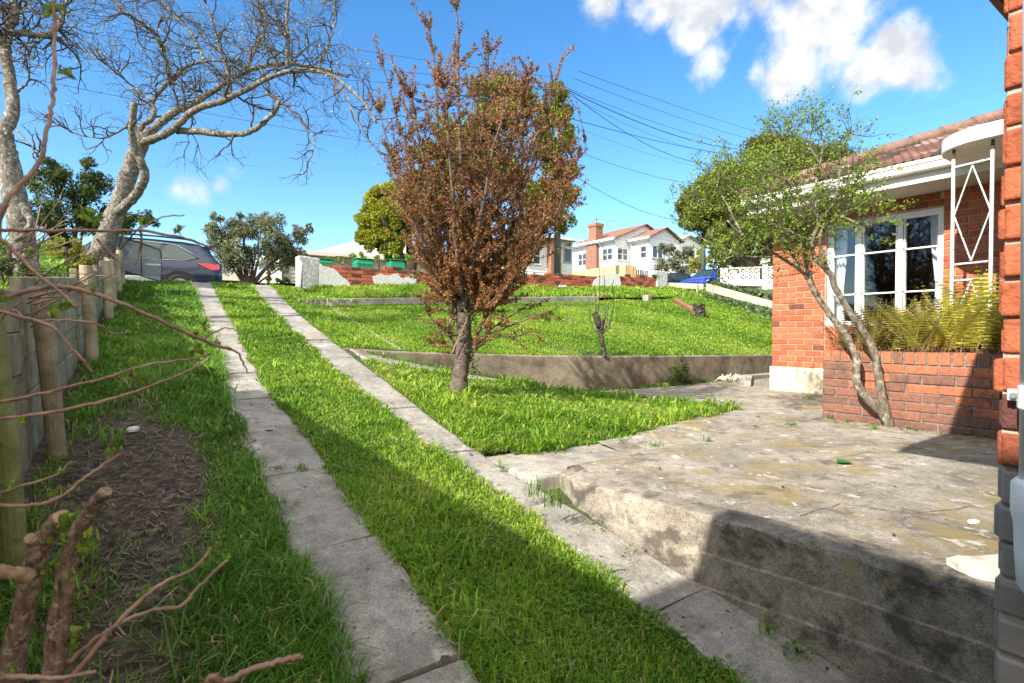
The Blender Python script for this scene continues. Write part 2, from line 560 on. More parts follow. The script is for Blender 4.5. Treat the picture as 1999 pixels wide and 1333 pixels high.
M['cream_base'] = simple('cream_painted_base', (.74, .62, .45), .7, .07, 5, .4, 40, col2=(.45, .38, .27), s2=9, lo=.62, hi=.75)
M['grey_base'] = simple('grey_painted_brick', (.27, .245, .225), .6, .08, 9, .35, 60)
M['white_paint'] = simple('white_paint', (.80, .80, .78), .5, .04, 6, .1, 30)
M['white_old'] = simple('weathered_white_paint', (.78, .77, .73), .55, .06, 9, .25, 50, col2=(.45, .40, .32), s2=16, lo=.64, hi=.72)
M['canopy_white'] = simple('canopy_render', (.80, .79, .76), .75, .05, 8, .5, 45, col2=(.55, .52, .46), s2=14, lo=.66, hi=.74)
M['soffit'] = simple('cream_soffit', (.48, .43, .36), .7, .06, 4, .1, 30)
M['gutter'] = simple('cream_gutter', (.72, .68, .60), .45, .05, 5)
M['pvc'] = simple('white_pvc', (.83, .83, .83), .35, .02, 5)
M['steel_white'] = simple('flaking_white_steel', (.62, .63, .62), .5, .15, 30, .3, 90, col2=(.20, .075, .03), s2=26, lo=.60, hi=.66)
M['rust'] = simple('rusty_steel', (.10, .045, .025), .8, .2, 40)
M['tile'] = None
M['soil'] = simple('dark_soil', (.060, .043, .033), .95, .45, 9, 1.0, 45, col2=(.16, .12, .085), s2=24, lo=.48, hi=.66)
M['turf'] = simple('turf_ground', (.06, .085, .02), .95, .35, 7, .8, 60, col2=(.14, .11, .055), s2=5, lo=.55, hi=.72)
M['asphalt'] = simple('asphalt', (.055, .055, .057), .9, .15, 12, .4, 140)
M['hill'] = simple('hill_grass', (.06, .085, .02), .95, .3, .6, .5, 12)
M['timber'] = simple('weathered_sleeper', (.36, .30, .20), .85, .25, 9, .8, 40, col2=(.16, .155, .09), s2=5, lo=.50, hi=.68)
M['timber_green'] = simple('green_stained_timber', (.28, .30, .12), .85, .25, 9, .8, 40, col2=(.17, .21, .05), s2=4, lo=.45, hi=.62)
M['timber_end'] = simple('post_end_grain', (.34, .28, .18), .9, .2, 30)
M['pine'] = simple('new_pine_paling', (.72, .50, .24), .75, .18, 7)
M['board'] = simple('weathered_white_board', (.40, .38, .31), .75, .12, 4, .4, 50, col2=(.30, .27, .19), s2=5, lo=.56, hi=.70)
M['log'] = simple('red_timber_sleeper', (.24, .10, .06), .85, .25, 12, .5, 50)
M['stump'] = barkmat('dark_stump', (.055, .045, .038), (.015, .012, .01), (.12, .11, .09), 18, .4)
M['stucco'] = simple('grey_roughcast', (.40, .40, .40), .95, .18, 18, 1.0, 55, col2=(.58, .58, .57), s2=12, lo=.5, hi=.6)
M['stucco_lite'] = simple('pale_roughcast', (.62, .62, .61), .95, .12, 22, 1.0, 55, col2=(.42, .42, .42), s2=12, lo=.56, hi=.66)
M['galv'] = simple('galvanised_steel', (.33, .35, .36), .45, .15, 20, metal=.6)
M['gate_dark'] = simple('old_gate_steel', (.10, .105, .11), .6, .2, 20, metal=.3)
M['bark_lichen'] = barkmat('lichen_bark', (.17, .15, .125), (.05, .042, .035), (.36, .35, .31), 30, .5, .52, .62)
M['bark_twig'] = simple('grey_twig', (.06, .047, .036), .9, .25, 20, col2=(.14, .12, .09), s2=10, lo=.5, hi=.68)
M['bark_plum'] = barkmat('plum_bark', (.15, .115, .10), (.04, .03, .026), (.28, .245, .215), 18, 3.5, .56, .68)
M['bark_dark'] = barkmat('dark_bark', (.07, .05, .038), (.02, .015, .012), (.12, .1, .08), 14, .4, .6, .75)
M['bark_grey'] = barkmat('grey_mottled_bark', (.20, .17, .13), (.07, .058, .045), (.38, .35, .28), 28, .6, .5, .62)
M['cane'] = barkmat('brown_cane', (.25, .165, .12), (.09, .055, .04), (.42, .34, .26), 90, .12, .50, .60)
M['cane_red'] = simple('reddish_cane', (.24, .14, .10), .6, .25, 40, .3, 90, col2=(.34, .23, .16), s2=22, lo=.46, hi=.60)
M['cut_wood'] = simple('cut_wood', (.36, .25, .16), .85, .3, 90, .6, 160)
M['grass'] = leafmat('grass_blades', [(0, (.07, .16, .02)), (.35, (.13, .28, .03)), (.7, (.21, .39, .045)), (.93, (.33, .46, .08)), (1, (.50, .42, .22))], .42)
M['grass_y'] = leafmat('lawn_blades', [(0, (.08, .18, .018)), (.3, (.15, .30, .025)), (.65, (.26, .43, .035)), (.93, (.40, .52, .07)), (1, (.55, .46, .22))], .42)
M['weed'] = leafmat('weed_leaves', [(0, (.07, .14, .02)), (.5, (.14, .27, .035)), (1, (.27, .38, .06))], .4)
M['litter'] = leafmat('dead_litter', [(0, (.06, .035, .02)), (.5, (.16, .11, .07)), (1, (.30, .23, .15))], .1)
M['plum_leaf'] = leafmat('copper_leaves', [(0, (.11, .045, .022)), (.3, (.25, .10, .042)), (.6, (.35, .155, .07)), (.84, (.46, .25, .12)), (.92, (.28, .25, .06)), (1, (.17, .26, .05))], .35)
M['green_leaf'] = leafmat('fresh_green_leaves', [(0, (.09, .15, .02)), (.5, (.21, .33, .035)), (1, (.38, .50, .08))], .45)
M['olive_leaf'] = leafmat('olive_leaves', [(0, (.06, .07, .03)), (.5, (.16, .18, .09)), (1, (.34, .36, .22))], .25)
M['dark_leaf'] = leafmat('dark_leaves', [(0, (.025, .04, .012)), (.5, (.065, .10, .022)), (1, (.14, .18, .04))], .3)
M['cypress'] = leafmat('cypress_sprays', [(0, (.05, .07, .008)), (.4, (.13, .16, .014)), (.8, (.27, .29, .025)), (1, (.40, .41, .05))], .3)
M['cypress_dark'] = leafmat('dark_cypress_sprays', [(0, (.03, .045, .006)), (.4, (.09, .11, .014)), (.8, (.21, .21, .022)), (1, (.34, .31, .04))], .3)
M['cypress_gold'] = leafmat('golden_cypress_sprays', [(0, (.08, .10, .012)), (.4, (.22, .25, .02)), (.8, (.42, .43, .04)), (1, (.56, .55, .09))], .35)
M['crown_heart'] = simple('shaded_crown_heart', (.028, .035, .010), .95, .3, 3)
M['gold_leaf'] = leafmat('gold_leaves', [(0, (.12, .15, .02)), (.5, (.32, .33, .05)), (1, (.55, .50, .16))], .4)
M['fern'] = leafmat('fern_fronds', [(0, (.10, .06, .02)), (.25, (.15, .15, .02)), (.6, (.33, .34, .03)), (1, (.56, .51, .07))], .4)
M['bud'] = leafmat('pale_buds', [(0, (.20, .14, .07)), (.5, (.30, .27, .12)), (1, (.45, .42, .18))], .3)
M['ivy'] = leafmat('ivy_leaves', [(0, (.035, .06, .025)), (.6, (.09, .14, .05)), (1, (.18, .24, .10))], .25)
M['glass'] = glassmat('window_glass')
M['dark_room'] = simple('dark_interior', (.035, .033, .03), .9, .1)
M['curtain'] = simple('white_curtain', (.74, .76, .82), .9, .05, 6)
M['roof_brown'] = simple('brown_roof_tiles', (.24, .11, .07), .85, .15, 1.5, .4, 12)
M['roof_pale'] = simple('pale_pink_iron_roof', (.52, .44, .42), .6, .06, 2)
M['far_white'] = simple('white_weatherboard', (.78, .79, .80), .6, .03, 2)
M['far_brick'] = simple('brown_chimney_brick', (.30, .155, .10), .9, .35, 9)
M['far_red'] = simple('red_brick_far', (.34, .14, .09), .9, .25, 6)
M['far_glass'] = simple('far_window_glass', (.05, .06, .075), .08, .3, 2, spec=.8)
M['far_grey'] = simple('grey_fence', (.38, .37, .34), .85, .12, 3)
M['dark_fence'] = simple('dark_fence', (.10, .11, .12), .8, .15, 3)
M['green_plastic'] = simple('green_plastic', (.005, .24, .10), .4, .06, 5)
M['dark_green'] = simple('dark_green_plastic', (.01, .045, .025), .5, .1, 5)
M['navy'] = carpaint('navy_paint', (.012, .024, .055), .5)
M['blue'] = carpaint('blue_paint', (.02, .045, .36), .1)
M['car_white'] = carpaint('white_car_paint', (.72, .73, .74), 0)
M['car_dark'] = simple('dark_car_plastic', (.02, .021, .024), .4, .1, 9)
M['tyre'] = simple('tyre_rubber', (.015, .015, .016), .8, .1, 9)
M['car_glass'] = simple('car_window_glass', (.035, .06, .055), .05, .1, 3, spec=.9)
M['chrome'] = simple('chrome_trim', (.75, .76, .78), .2, .02, 9, metal=.9)
M['red_lens'] = simple('red_lens', (.55, .012, .025), .15, .08, 9, coat=1)
M['clear_lens'] = simple('clear_lens', (.75, .75, .78), .15, .05, 9, coat=1)
M['pole'] = simple('grey_green_pole', (.11, .135, .12), .8, .12, 3)
M['wire'] = simple('black_cable', (.02, .02, .022), .7, .1)
M['stone'] = simple('pale_stone', (.62, .57, .48), .9, .12, 12, .6, 50, col2=(.45, .33, .22), s2=8, lo=.56, hi=.7)
M['shell'] = simple('white_plastic_scrap', (.80, .80, .78), .5, .04, 9)
M['twig_dead'] = simple('dead_twig', (.32, .22, .13), .9, .2, 20)
M['leafgreen'] = simple('fallen_green_leaf', (.03, .15, .03), .5, .1, 20)

# ================================================================== GROUND
def sheet(name, xs, ys, zf, mat, keep=None, amp=.0, drop=0.0):
    xs = np.asarray(xs, float); ys = np.asarray(ys, float)
    X, Y = np.meshgrid(xs, ys)
    Z = zf(X, Y) - drop
    if amp:
        Z = Z + amp * (np.sin(X * 2.3 + Y * 1.1) + np.sin(X * 5.1 - Y * 4.3 + 1) * .6 + np.sin(X * 11 + 2) * np.sin(Y * 9.7) * .5)
    V = np.stack([X, Y, Z], -1).reshape(-1, 3)
    nx, ny = len(xs), len(ys)
    i = np.arange((ny - 1) * (nx - 1)); r = i // (nx - 1); c = i % (nx - 1)
    a = r * nx + c
    Fq = np.stack([a, a + 1, a + nx + 1, a + nx], -1)
    if keep is not None:
        cx = (X[:-1, :-1] + X[1:, 1:]) / 2; cy = (Y[:-1, :-1] + Y[1:, 1:]) / 2
        Fq = Fq[keep(cx, cy).reshape(-1)]
    return np_obj(name, V, Fq, mat, smooth=True)


def xr(a, b, s): return np.arange(a, b + s * .5, s)


# the driveway slope and the ground under the yard (runs on under patio and walls)
g_low = struct(sheet('ground', np.concatenate([xr(-14, -2, 1.0), xr(-1.8, 6, .1), xr(6.5, 18, .5)]), np.concatenate([xr(-14, 0, 1), xr(.1, 14.5, .1)]),
                     lambda x, y: np.where(x > 2.0, np.minimum(z_low(x, y), np.where((y < 3.45), -.13, 9)), z_low(x, y)) - .012 - np.clip((y - wall_y(x) + .02) * 4, 0, .5) * (x > 2.2)
                     + np.clip((-.55 - x) * 3, 0, 1) * .55,
                     M['turf'], amp=.006))
ter = struct(sheet('lawn_terrace', xr(2.3, 24, .15), np.concatenate([xr(5.8, 11.5, .1)]), z_ter, M['turf'],
                   keep=lambda x, y: (y > wall_y(x) + .04) & (x > 2.3), amp=.008))
bed = struct(sheet('raised_bed_ground', xr(3.42, 24, .2), xr(11.5, 13.3, .1), z_bed, M['turf'], amp=.006))
street = struct(sheet('street', np.concatenate([xr(-60, 90, 2)]), np.concatenate([xr(14.5, 19.5, .5)]), lambda x, y: z_st(x, y) - .03 + .18 * np.clip(16.2 - y, 0, 1.2) , M['asphalt']))
hill = struct(sheet('hillside', np.concatenate([xr(-150, 40, 5), xr(42, 300, 6)]), np.concatenate([[19.5, 19.7], xr(20, 60, 1.5), xr(65, 300, 8)]),
                    lambda x, y: z_st(x, y) + .10 * (y > 19.6), M['hill']))
hill2 = struct(sheet('verge', xr(14, 26, .5), xr(10, 18, .5), lambda x, y: 1.62 + .055 * (x - 14) + .16 * (y - 10), M['hill'],
                     keep=lambda x, y: (x > 16.4)))
base_g = struct(sheet('land', [-400, -60, 60, 400], [-300, -14, 14, 400], lambda x, y: x * 0 - 3.2, M['hill']))


def mask_fan(px0, px1, x, y): return x


# ------------------------------------------------------------------ driveway strips
LLx = ([-3, 1.5, 3.4, 4.1, 5, 6, 7, 8.25, 10, 12.9, 14.6], [.52, .56, .58, .58, .60, .67, .73, .76, .83, .92, 1.0])
LRx = ([-3, 1.5, 3.1, 4.3, 5.3, 6.5, 7.6, 9.9, 13, 14.6], [.99, .98, .98, .98, .96, 1.02, 1.09, 1.20, 1.37, 1.45])
RLx = ([-3, 1.1, 2.2, 3.3, 5, 6.5, 8.3, 10, 12.8, 14.6], [1.92, 1.87, 1.79, 1.71, 1.71, 1.75, 1.80, 1.90, 2.10, 2.2])
RRx = ([-3, .9, 1.5, 2.1, 3.0, 3.4, 4.6, 6.2, 7.8, 9.5, 11.2, 13, 14.6], [2.45, 2.34, 2.25, 2.14, 2.02, 2.0, 2.05, 2.11, 2.15, 2.25, 2.36, 2.56, 2.66])


def strip_obj(left, right, joints, seed):
    rr = random.Random(seed)
    mb = MB()
    for j in range(len(joints) - 1):
        y0, y1 = joints[j] + .008, joints[j + 1] - .008
        n = max(3, int((y1 - y0) / .07))
        lift = rr.uniform(-.006, .008); tilt = rr.uniform(-.012, .012)
        rows = []
        sk = rr.uniform(-.05, .05)
        for i in range(n + 1):
            t = i / n
            y = lerp(y0, y1, t)
            jl = .018 * noise.noise(Vector((y * 6, seed, 0))) + .01 * noise.noise(Vector((y * 23, seed, 4)))
            jr = .018 * noise.noise(Vector((y * 6, seed, 9))) + .01 * noise.noise(Vector((y * 23, seed, 14)))
            xl = interp(y, *left) + jl; xr_ = interp(y, *right) + jr
            edge = .02 * (1 if i in (0, n) else 0)
            z = float(zg(y)) + .022 + lift + tilt * (t - .5)
            ey = (sk if i in (0, n) else 0)
            rows.append([(xl, y, z - .012), (xl + .025, y, z), (lerp(xl, xr_, .33), y + ey * .3, z + .003), (lerp(xl, xr_, .66), y + ey * .6, z + .003),
                         (xr_ - .025, y + ey, z), (xr_, y + ey, z - .012)])
        o = len(mb.v)
        for r_ in rows:
            mb.v += r_; mb.a += [.5] * 6
        for i in range(n):
            for k in range(5):
                a = o + i * 6 + k
                mb.f.append((a, a + 1, a + 7, a + 6))
        # sides
        o2 = len(mb.v)
        ring = [o + i * 6 for i in range(n + 1)] + [o + n * 6 + k for k in range(1, 6)] + [o + i * 6 + 5 for i in range(n - 1, -1, -1)] + [o + k for k in range(4, 0, -1)]
        low = []
        for q in ring:
            v = mb.v[q]; mb.v.append((v[0], v[1], v[2] - .09)); mb.a.append(.5); low.append(len(mb.v) - 1)
        for i in range(len(ring)):
            k = (i + 1) % len(ring)
            mb.f.append((ring[i], ring[k], low[k], low[i]))
    return mb


J_L = [-3, -1.6, -.4, .75, 1.7, 2.52, 3.36, 4.12, 4.85, 5.7, 6.6, 7.55, 8.5, 9.5, 10.5, 11.6, 12.7, 14.4]
J_R = [-3, -1.2, .2, 1.55, 2.42, 3.32, 4.35, 5.3, 6.25, 7.2, 8.2, 9.3, 10.4, 11.5, 12.8, 14.4]
struct(strip_obj(LLx, LRx, J_L, 3).build('path', M['strip'], smooth=False))
struct(strip_obj(RLx, RRx, J_R, 8).build('path', M['strip'], smooth=False))

# ------------------------------------------------------------------ patio
LAWN = [(2.13, 3.36), (2.48, 3.26), (2.9, 3.2), (3.55, 3.2), (4.43, 3.36), (5.1, 3.45), (5.64, 3.6), (5.62, 4.3), (5.5, 5.0), (4.9, 5.15), (4.33, 5.3),
        (3.7, 5.55), (3.15, 5.82), (2.6, 6.0), (2.2, 6.15)]


def inpoly(x, y, poly):
    x = np.asarray(x); y = np.asarray(y)
    r = np.zeros(x.shape, bool)
    n = len(poly)
    for i in range(n):
        x0, y0 = poly[i]; x1, y1 = poly[(i + 1) % n]
        c = ((y0 > y) != (y1 > y)) & (x < (x1 - x0) * (y - y0) / (y1 - y0 + 1e-12) + x0)
        r ^= c
    return r


def patio_edge_x(y): return interp(y, [-4, .5, .99, 2.0, 2.41, 2.7], [2.75, 2.36, 2.33, 2.17, 2.12, 2.24])


# patio top with its worn nose and front face as one grid
def patio_mesh():
    ys = list(np.arange(-4, 2.70, .045)) + [2.70]
    mb = MB()
    prof = [(.0, -1.3), (.0, -.345), (.014, -.338), (.014, -.187), (.030, -.180), (.030, -.030), (.036, -.012), (.050, -.003), (.09, 0.0), (.20, .002)]
    rows = []
    for y in ys:
        x0 = patio_edge_x(y)
        r_ = []
        for k, (dx, z) in enumerate(prof):
            nz_ = noise.noise(Vector((y * 7, k * .3, 2))) * .008 + noise.noise(Vector((y * 31, k * 2.1, 5))) * .006 * (1 + 1.4 * (k in (5, 6, 7)))
            if k in (0, 9): nz_ = 0
            zz = z + (noise.noise(Vector((y * 9, 3, 7))) * .010 if 5 <= k <= 8 else 0)
            corner = max(0, (y - 2.35) / .35)
            zz = zz - (corner ** 2) * .03 * (k > 4) * (k < 9)
            r_.append((x0 + dx + nz_, y, zz))
        rows.append(r_)
    m = len(prof); o = 0
    for r_ in rows:
        mb.v += r_; mb.a += [.5] * m
    for i in range(len(rows) - 1):
        for k in range(m - 1):
            a = i * m + k
            mb.f.append((a, a + m, a + m + 1, a + 1))
    return mb


pw = patio_mesh().build('patio_wall', M['patio_edge'], smooth=False)
tag(pw, 'low stained concrete retaining edge of the patio beside the right driveway strip', 'retaining wall')


def patio_keep(x, y):
    inside = (x > 2.3) & (y < 2.70)
    yard = (y >= 2.70) & (x > 3.12) & (y < wall_y(x) - .02)
    lawn = inpoly(x, y, LAWN)
    shed = (x > 5.95) & (y < 2.7)
    return (inside | yard) & ~lawn & ~(shed & (x > 6.4)) & (x < 15) & ~((x > 8.3) & (y < 4.4))


# the upper slab; its left end (y = 2.7) stands a little above the lower step
def patio_top():
    mb = MB()
    ys = [-4 + .12 * i for i in range(56)] + [2.70]
    xs_f = [0, .25, .6, 1.0, 1.5, 2.1, 2.8, 3.6]
    for i, y in enumerate(ys):
        x0 = patio_edge_x(y) + .195
        for d in xs_f: mb.v.append((x0 + d * (6.3 - x0) / 3.6, y, .002 + .003 * noise.noise(Vector((x0 + d * 2, y, 1))) * (0 if d == 0 else 1))); mb.a.append(.5)
    n = len(xs_f)
    for i in range(len(ys) - 1):
        for k in range(n - 1):
            a = i * n + k; mb.f.append((a, a + 1, a + n + 1, a + n))
    # left end face
    a0 = (len(ys) - 1) * n
    x0 = mb.v[a0][0]
    mb.quad((x0 - .1, 2.70, -.3), (6.3, 2.705, -.3), (6.3, 2.70, .002), (x0 - .1, 2.70, .0))
    return mb


struct(patio_top().build('patio', M['patio'], smooth=True))
# yard concrete between lawn, terrace wall and house, with its cracks
yard = struct(sheet('yard_paving', xr(2.05, 15, .06), xr(2.70, 6.95, .06), lambda x, y: np.where(x > 2.2, z_low(x, y), 0) + .004 + .004 * np.sin(x * 3) * np.sin(y * 2.2),
                    M['patio'], keep=lambda x, y: (((y < wall_y(x) + .02) & (x > 3.1) & (y > 2.70)) | ((y > 5.2) & (x > 2.1) & (y < wall_y(x) + .02))) & ~inpoly(x, y, LAWN) & (x < 15)))
# lower step slab in front of the patio corner
stp = MB()
sp = [(2.07, 2.70), (3.16, 2.70), (3.9, 3.02), (4.2, 3.5), (2.07, 3.52)]
stp.prism(sp, -.45, -.035)
tag(stp.build('step', M['path'], bevel=.018), 'low concrete step slab at the left end of the patio by the lawn', 'step')

# ------------------------------------------------------------------ terrace retaining wall
def ribbon_wall(path, tops, bottom, th, mat, name, capn=.012, seed=0):
    mb = MB()
    n = len(path)
    L = []
    for i in range(n):
        a = Vector(path[max(0, i - 1)]); b = Vector(path[min(n - 1, i + 1)])
        t = (b - a).normalized(); nrm = Vector((t.y, -t.x))          # towards smaller y for +x paths
        p = Vector(path[i])
        w = .012 * noise.noise(Vector((p.x * 4, p.y * 4, seed)))
        tz = tops[i] + .008 * noise.noise(Vector((p.x * 7, p.y * 7, seed + 3)))
        f_ = p + nrm * (w + th / 2); bk = p - nrm * th / 2
        L.append([(f_.x, f_.y, bottom), (f_.x, f_.y, tz - .02), (f_.x - nrm.x * .012, f_.y - nrm.y * .012, tz - .004), (f_.x - nrm.x * .03, f_.y - nrm.y * .03, tz), (bk.x, bk.y, tz), (bk.x, bk.y, bottom)])
    for r_ in L: mb.v += r_; mb.a += [.5] * 6
    for i in range(n - 1):
        for k in range(5):
            a = i * 6 + k; mb.f.append((a, a + 6, a + 7, a + 1))
    mb.f.append(tuple(range(6))); mb.f.append(tuple(reversed(range((n - 1) * 6, n * 6))))
    return mb.build(name, mat, smooth=False)


wx = [x for x in np.arange(2.15, 15.01, .12)]
tw = ribbon_wall([(x, float(wall_y(x))) for x in wx], [float(wall_t(x)) for x in wx], -.5, .13, M['ret_wall'], 'retaining_wall', seed=2)
tag(tw, 'long low mossy concrete retaining wall holding up the sloping lawn', 'retaining wall')
# flush edging stones running up the lawn beside the right strip, and the kerb of the raised bed
ed = [(lerp(2.95, 3.36, t), lerp(6.85, 11.5, t)) for t in np.linspace(0, 1, 24)]
o = ribbon_wall(ed, [float(z_ter(x, y)) + .012 for x, y in ed], .3, .09, M['kerb'], 'edging', seed=5)
tag(o, 'narrow concrete edging half buried in grass up the lawn beside the driveway', 'edging')
kb = [(x, 11.5) for x in np.arange(3.30, 11.3, .2)]
o = ribbon_wall(kb, [1.60 + .043 * (x - 3.3) for x, y in kb], 1.1, .12, M['kerb'], 'kerb', seed=6)
tag(o, 'long concrete kerb across the lawn under the grassy raised bed', 'kerb')
mb = MB()
for i in range(4):
    y0 = 11.57 + i * .42
    mb.prism([(3.24, y0), (3.40 + .01, y0), (3.44, y0 + .40), (3.28, y0 + .40)], 1.2, 1.615 + i * .085 + (.01 if i % 2 else 0))
tag(mb.build('kerb', M['kerb'], bevel=.01), 'short run of pale kerb blocks from the lawn kerb back to the roughcast pillar', 'kerb')

# ------------------------------------------------------------------ bricks
def bricks(mb, o, u, nrm, length, rows, z0, bw=.232, bh=.076, jt=.010, proud=.010, depth=.05, rnd=None, skip=None, phase=0, jit=.0015, rr=None):
    """stretcher bond courses on a vertical face; o: start corner (x, y), u: direction, nrm: outward"""
    rr = rr or random.Random(1)
    u = Vector((u[0], u[1], 0)).normalized(); nn = Vector((nrm[0], nrm[1], 0)).normalized()
    O = Vector((o[0], o[1], 0))
    for r_ in range(rows):
        s = -((r_ + phase) % 2) * (bw + jt) / 2
        zz = z0 + r_ * (bh + jt)
        while s < length - .01:
            a = max(s, 0); b = min(s + bw, length)
            s += bw + jt
            if b - a < .03: continue
            cx = (a + b) / 2
            if skip and skip(cx, zz + bh / 2, a, b): continue
            v = rnd(cx, zz) if rnd else rr.random()
            pr = proud + rr.uniform(-jit, jit) * 1.5
            c = .005
            j = [rr.uniform(-jit, jit) for _ in range(4)]
            P = lambda s_, z_, d_: O + u * s_ + Vector((0, 0, z_)) + nn * d_
            z1, z2 = zz + j[0], zz + bh + j[1]
            a += j[2]; b += j[3]
            vs = [P(a, z1, -depth), P(b, z1, -depth), P(b, z2, -depth), P(a, z2, -depth),
                  P(a, z1, pr - c), P(b, z1, pr - c), P(b, z2, pr - c), P(a, z2, pr - c),
                  P(a + c, z1 + c, pr), P(b - c, z1 + c, pr), P(b - c, z2 - c, pr), P(a + c, z2 - c, pr)]
            fs = [(0, 1, 5, 4), (1, 2, 6, 5), (2, 3, 7, 6), (3, 0, 4, 7), (4, 5, 9, 8), (5, 6, 10, 9), (6, 7, 11, 10), (7, 4, 8, 11), (8, 9, 10, 11)]
            mb.add(vs, fs, v)
    return mb


# ================================================================== THE BRICK HOUSE ON THE RIGHT
HX = 8.05; HY1 = 4.49
house = thing('brick_house', 'orange brick house with tiled roof and white gutter behind the fern planter', 'house', (9.5, 1, 0))
WY0, WY1, WZ0, WZ1 = 2.36, 3.72, .98, 2.42
rb = random.Random(4)
hb = MB()
def hskip(c, z, a, b):
    y = HY1 - c
    return (WY0 - .02 < y < WY1 + .02) and z > WZ0 - .02 and z < WZ1 + .02
def hrnd(c, z):
    v = rb.random()
    return .08 + v if v < .06 else .3 + .7 * rb.random()
# split rows around the window so that bricks end at its jambs
bricks(hb, (HX, HY1), (0, -1), (-1, 0), HY1 - WY1 - .01, 27, .37, rnd=hrnd, rr=rb)
bricks(hb, (HX, WY1), (0, -1), (-1, 0), WY1 - WY0, 7, .37, rnd=hrnd, rr=rb, phase=1)
bricks(hb, (HX, WY1), (0, -1), (-1, 0), WY1 - WY0, 4, .37 + 24 * .086, rnd=lambda c, z: .15 + .35 * rb.random(), rr=rb, phase=0)
bricks(hb, (HX, WY0), (0, -1), (-1, 0), 6.0, 27, .37, rnd=hrnd, rr=rb, phase=1)
bricks(hb, (HX + 6, HY1), (-1, 0), (0, 1), 6.0, 27, .37, rnd=hrnd, rr=rb)
hang(hb.build('brickwork', M['brick']), house)
mt = MB()
mt.box(HX, WY1, -.2, HX + .22, HY1, 2.72); mt.box(HX, -3.6, -.2, HX + .22, WY0, 2.72)
mt.box(HX, WY0, -.2, HX + .22, WY1, WZ0); mt.box(HX, WY0, WZ1, HX + .22, WY1, 2.72)
mt.box(HX + .22, HY1 - .22, -.2, HX + 6, HY1, 2.72); mt.box(HX + 6, -3.6, -.2, HX + 6.2, HY1, 2.72)
hang(mt.build('wall', M['mortar']), house)
cb = MB(); cb.box(HX - .028, WY1 - .12, -.1, HX + .2, HY1 + .028, .365); cb.box(HX + .21, HY1 - .2, -.1, HX + 6.02, HY1 + .026, .36)
hang(cb.build('painted_base', M['cream_base'], bevel=.008), house)
# dark room behind the window, with curtains
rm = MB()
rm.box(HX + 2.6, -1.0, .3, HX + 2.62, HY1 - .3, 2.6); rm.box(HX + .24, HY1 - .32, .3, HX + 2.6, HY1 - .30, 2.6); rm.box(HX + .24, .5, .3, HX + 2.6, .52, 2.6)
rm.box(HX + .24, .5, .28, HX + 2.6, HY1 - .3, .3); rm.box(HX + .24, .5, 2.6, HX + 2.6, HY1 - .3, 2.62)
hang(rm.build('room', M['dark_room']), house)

win = thing('window', '', 'x', (HX, 3, 1.7)); del win['label']; del win['category']
hang(win, house)
fr = MB(); D0, D1 = HX + .05, HX + .12
def vbar(y, w, z0, z1, d0=D0, d1=D1): fr.box(d0, y - w / 2, z0, d1, y + w / 2, z1)
vbar(WY1 - .03, .06, WZ0, WZ1); vbar(WY0 + .03, .06, WZ0, WZ1)
fr.box(D0 - .03, WY0 - .03, WZ1 - .075, D1, WY1 + .0, WZ1 - .004); fr.box(D0 - .06, WY0 - .04, WZ0, D1, WY1, WZ0 + .06)
y1 = 3.31; y2 = 2.83
vbar(y1, .058, WZ0 + .06, WZ1 - .075, D0 - .012); vbar(y2, .058, WZ0 + .06, WZ1 - .075, D0 - .012)
fo = fr.build('frame', M['white_old'], bevel=.006); hang(fo, house); 
mu = MB()
for (a, b) in ((WY0 + .06, y2 - .037), (y2 + .037, y1 - .037), (y1 + .037, WY1 - .06)):
    for z in (WZ0 + .42, WZ0 + .42 + .545):
        mu.box(D0 + .004, a, z, D1 - .01, b, z + .019)
    mu.box(D0 + .004, a, WZ0 + .06, D1 - .004, a + .014, WZ1 - .075); mu.box(D0 + .004, b - .014, WZ0 + .06, D1 - .004, b, WZ1 - .075)
mo = mu.build('glazing_bar', M['white_old']); hang(mo, house)
gl = MB(); gl.quad((HX + .09, WY0 + .02, WZ0), (HX + .09, WY1 - .02, WZ0), (HX + .09, WY1 - .02, WZ1 - .02), (HX + .09, WY0 + .02, WZ1 - .02))
go = gl.build('pane', M['glass']); hang(go, house)
bpy.context.view_layer.update()
for c_ in (fo, mo, go):
    mw = c_.matrix_world.copy(); c_.parent = win; c_.matrix_parent_inverse = (house.matrix_basis @ house.matrix_parent_inverse.inverted().inverted() @ win.matrix_parent_inverse @ win.matrix_basis).inverted() if False else win.matrix_world.inverted(); c_.matrix_world = mw
def curtain(ya, yb, name='curtain'):
    mb = MB(); n = 40
    for i in range(n + 1):
        t = i / n
        for zi, z in enumerate((WZ0 - .1, WZ0 + .5, WZ0 + 1.0, WZ1)):
            sq = 1 - .25 * math.exp(-((z - WZ0 - .35) / .5) ** 2)
            y = lerp(ya, yb, t) if ya < yb else lerp(ya, yb, t)
            y = ya + (yb - ya) * t * sq
            mb.v.append((HX + .24 + .028 * math.sin(t * 30) + .012 * math.sin(t * 71 + zi), y, z)); mb.a.append(.5)
    for i in range(n):
        for k in range(3):
            a = i * 4 + k; mb.f.append((a, a + 4, a + 5, a + 1))
    hang(mb.build(name, M['curtain'], smooth=True), house)
curtain(WY1 + .04, WY1 - .20); curtain(WY0 - .06, WY0 + .20)

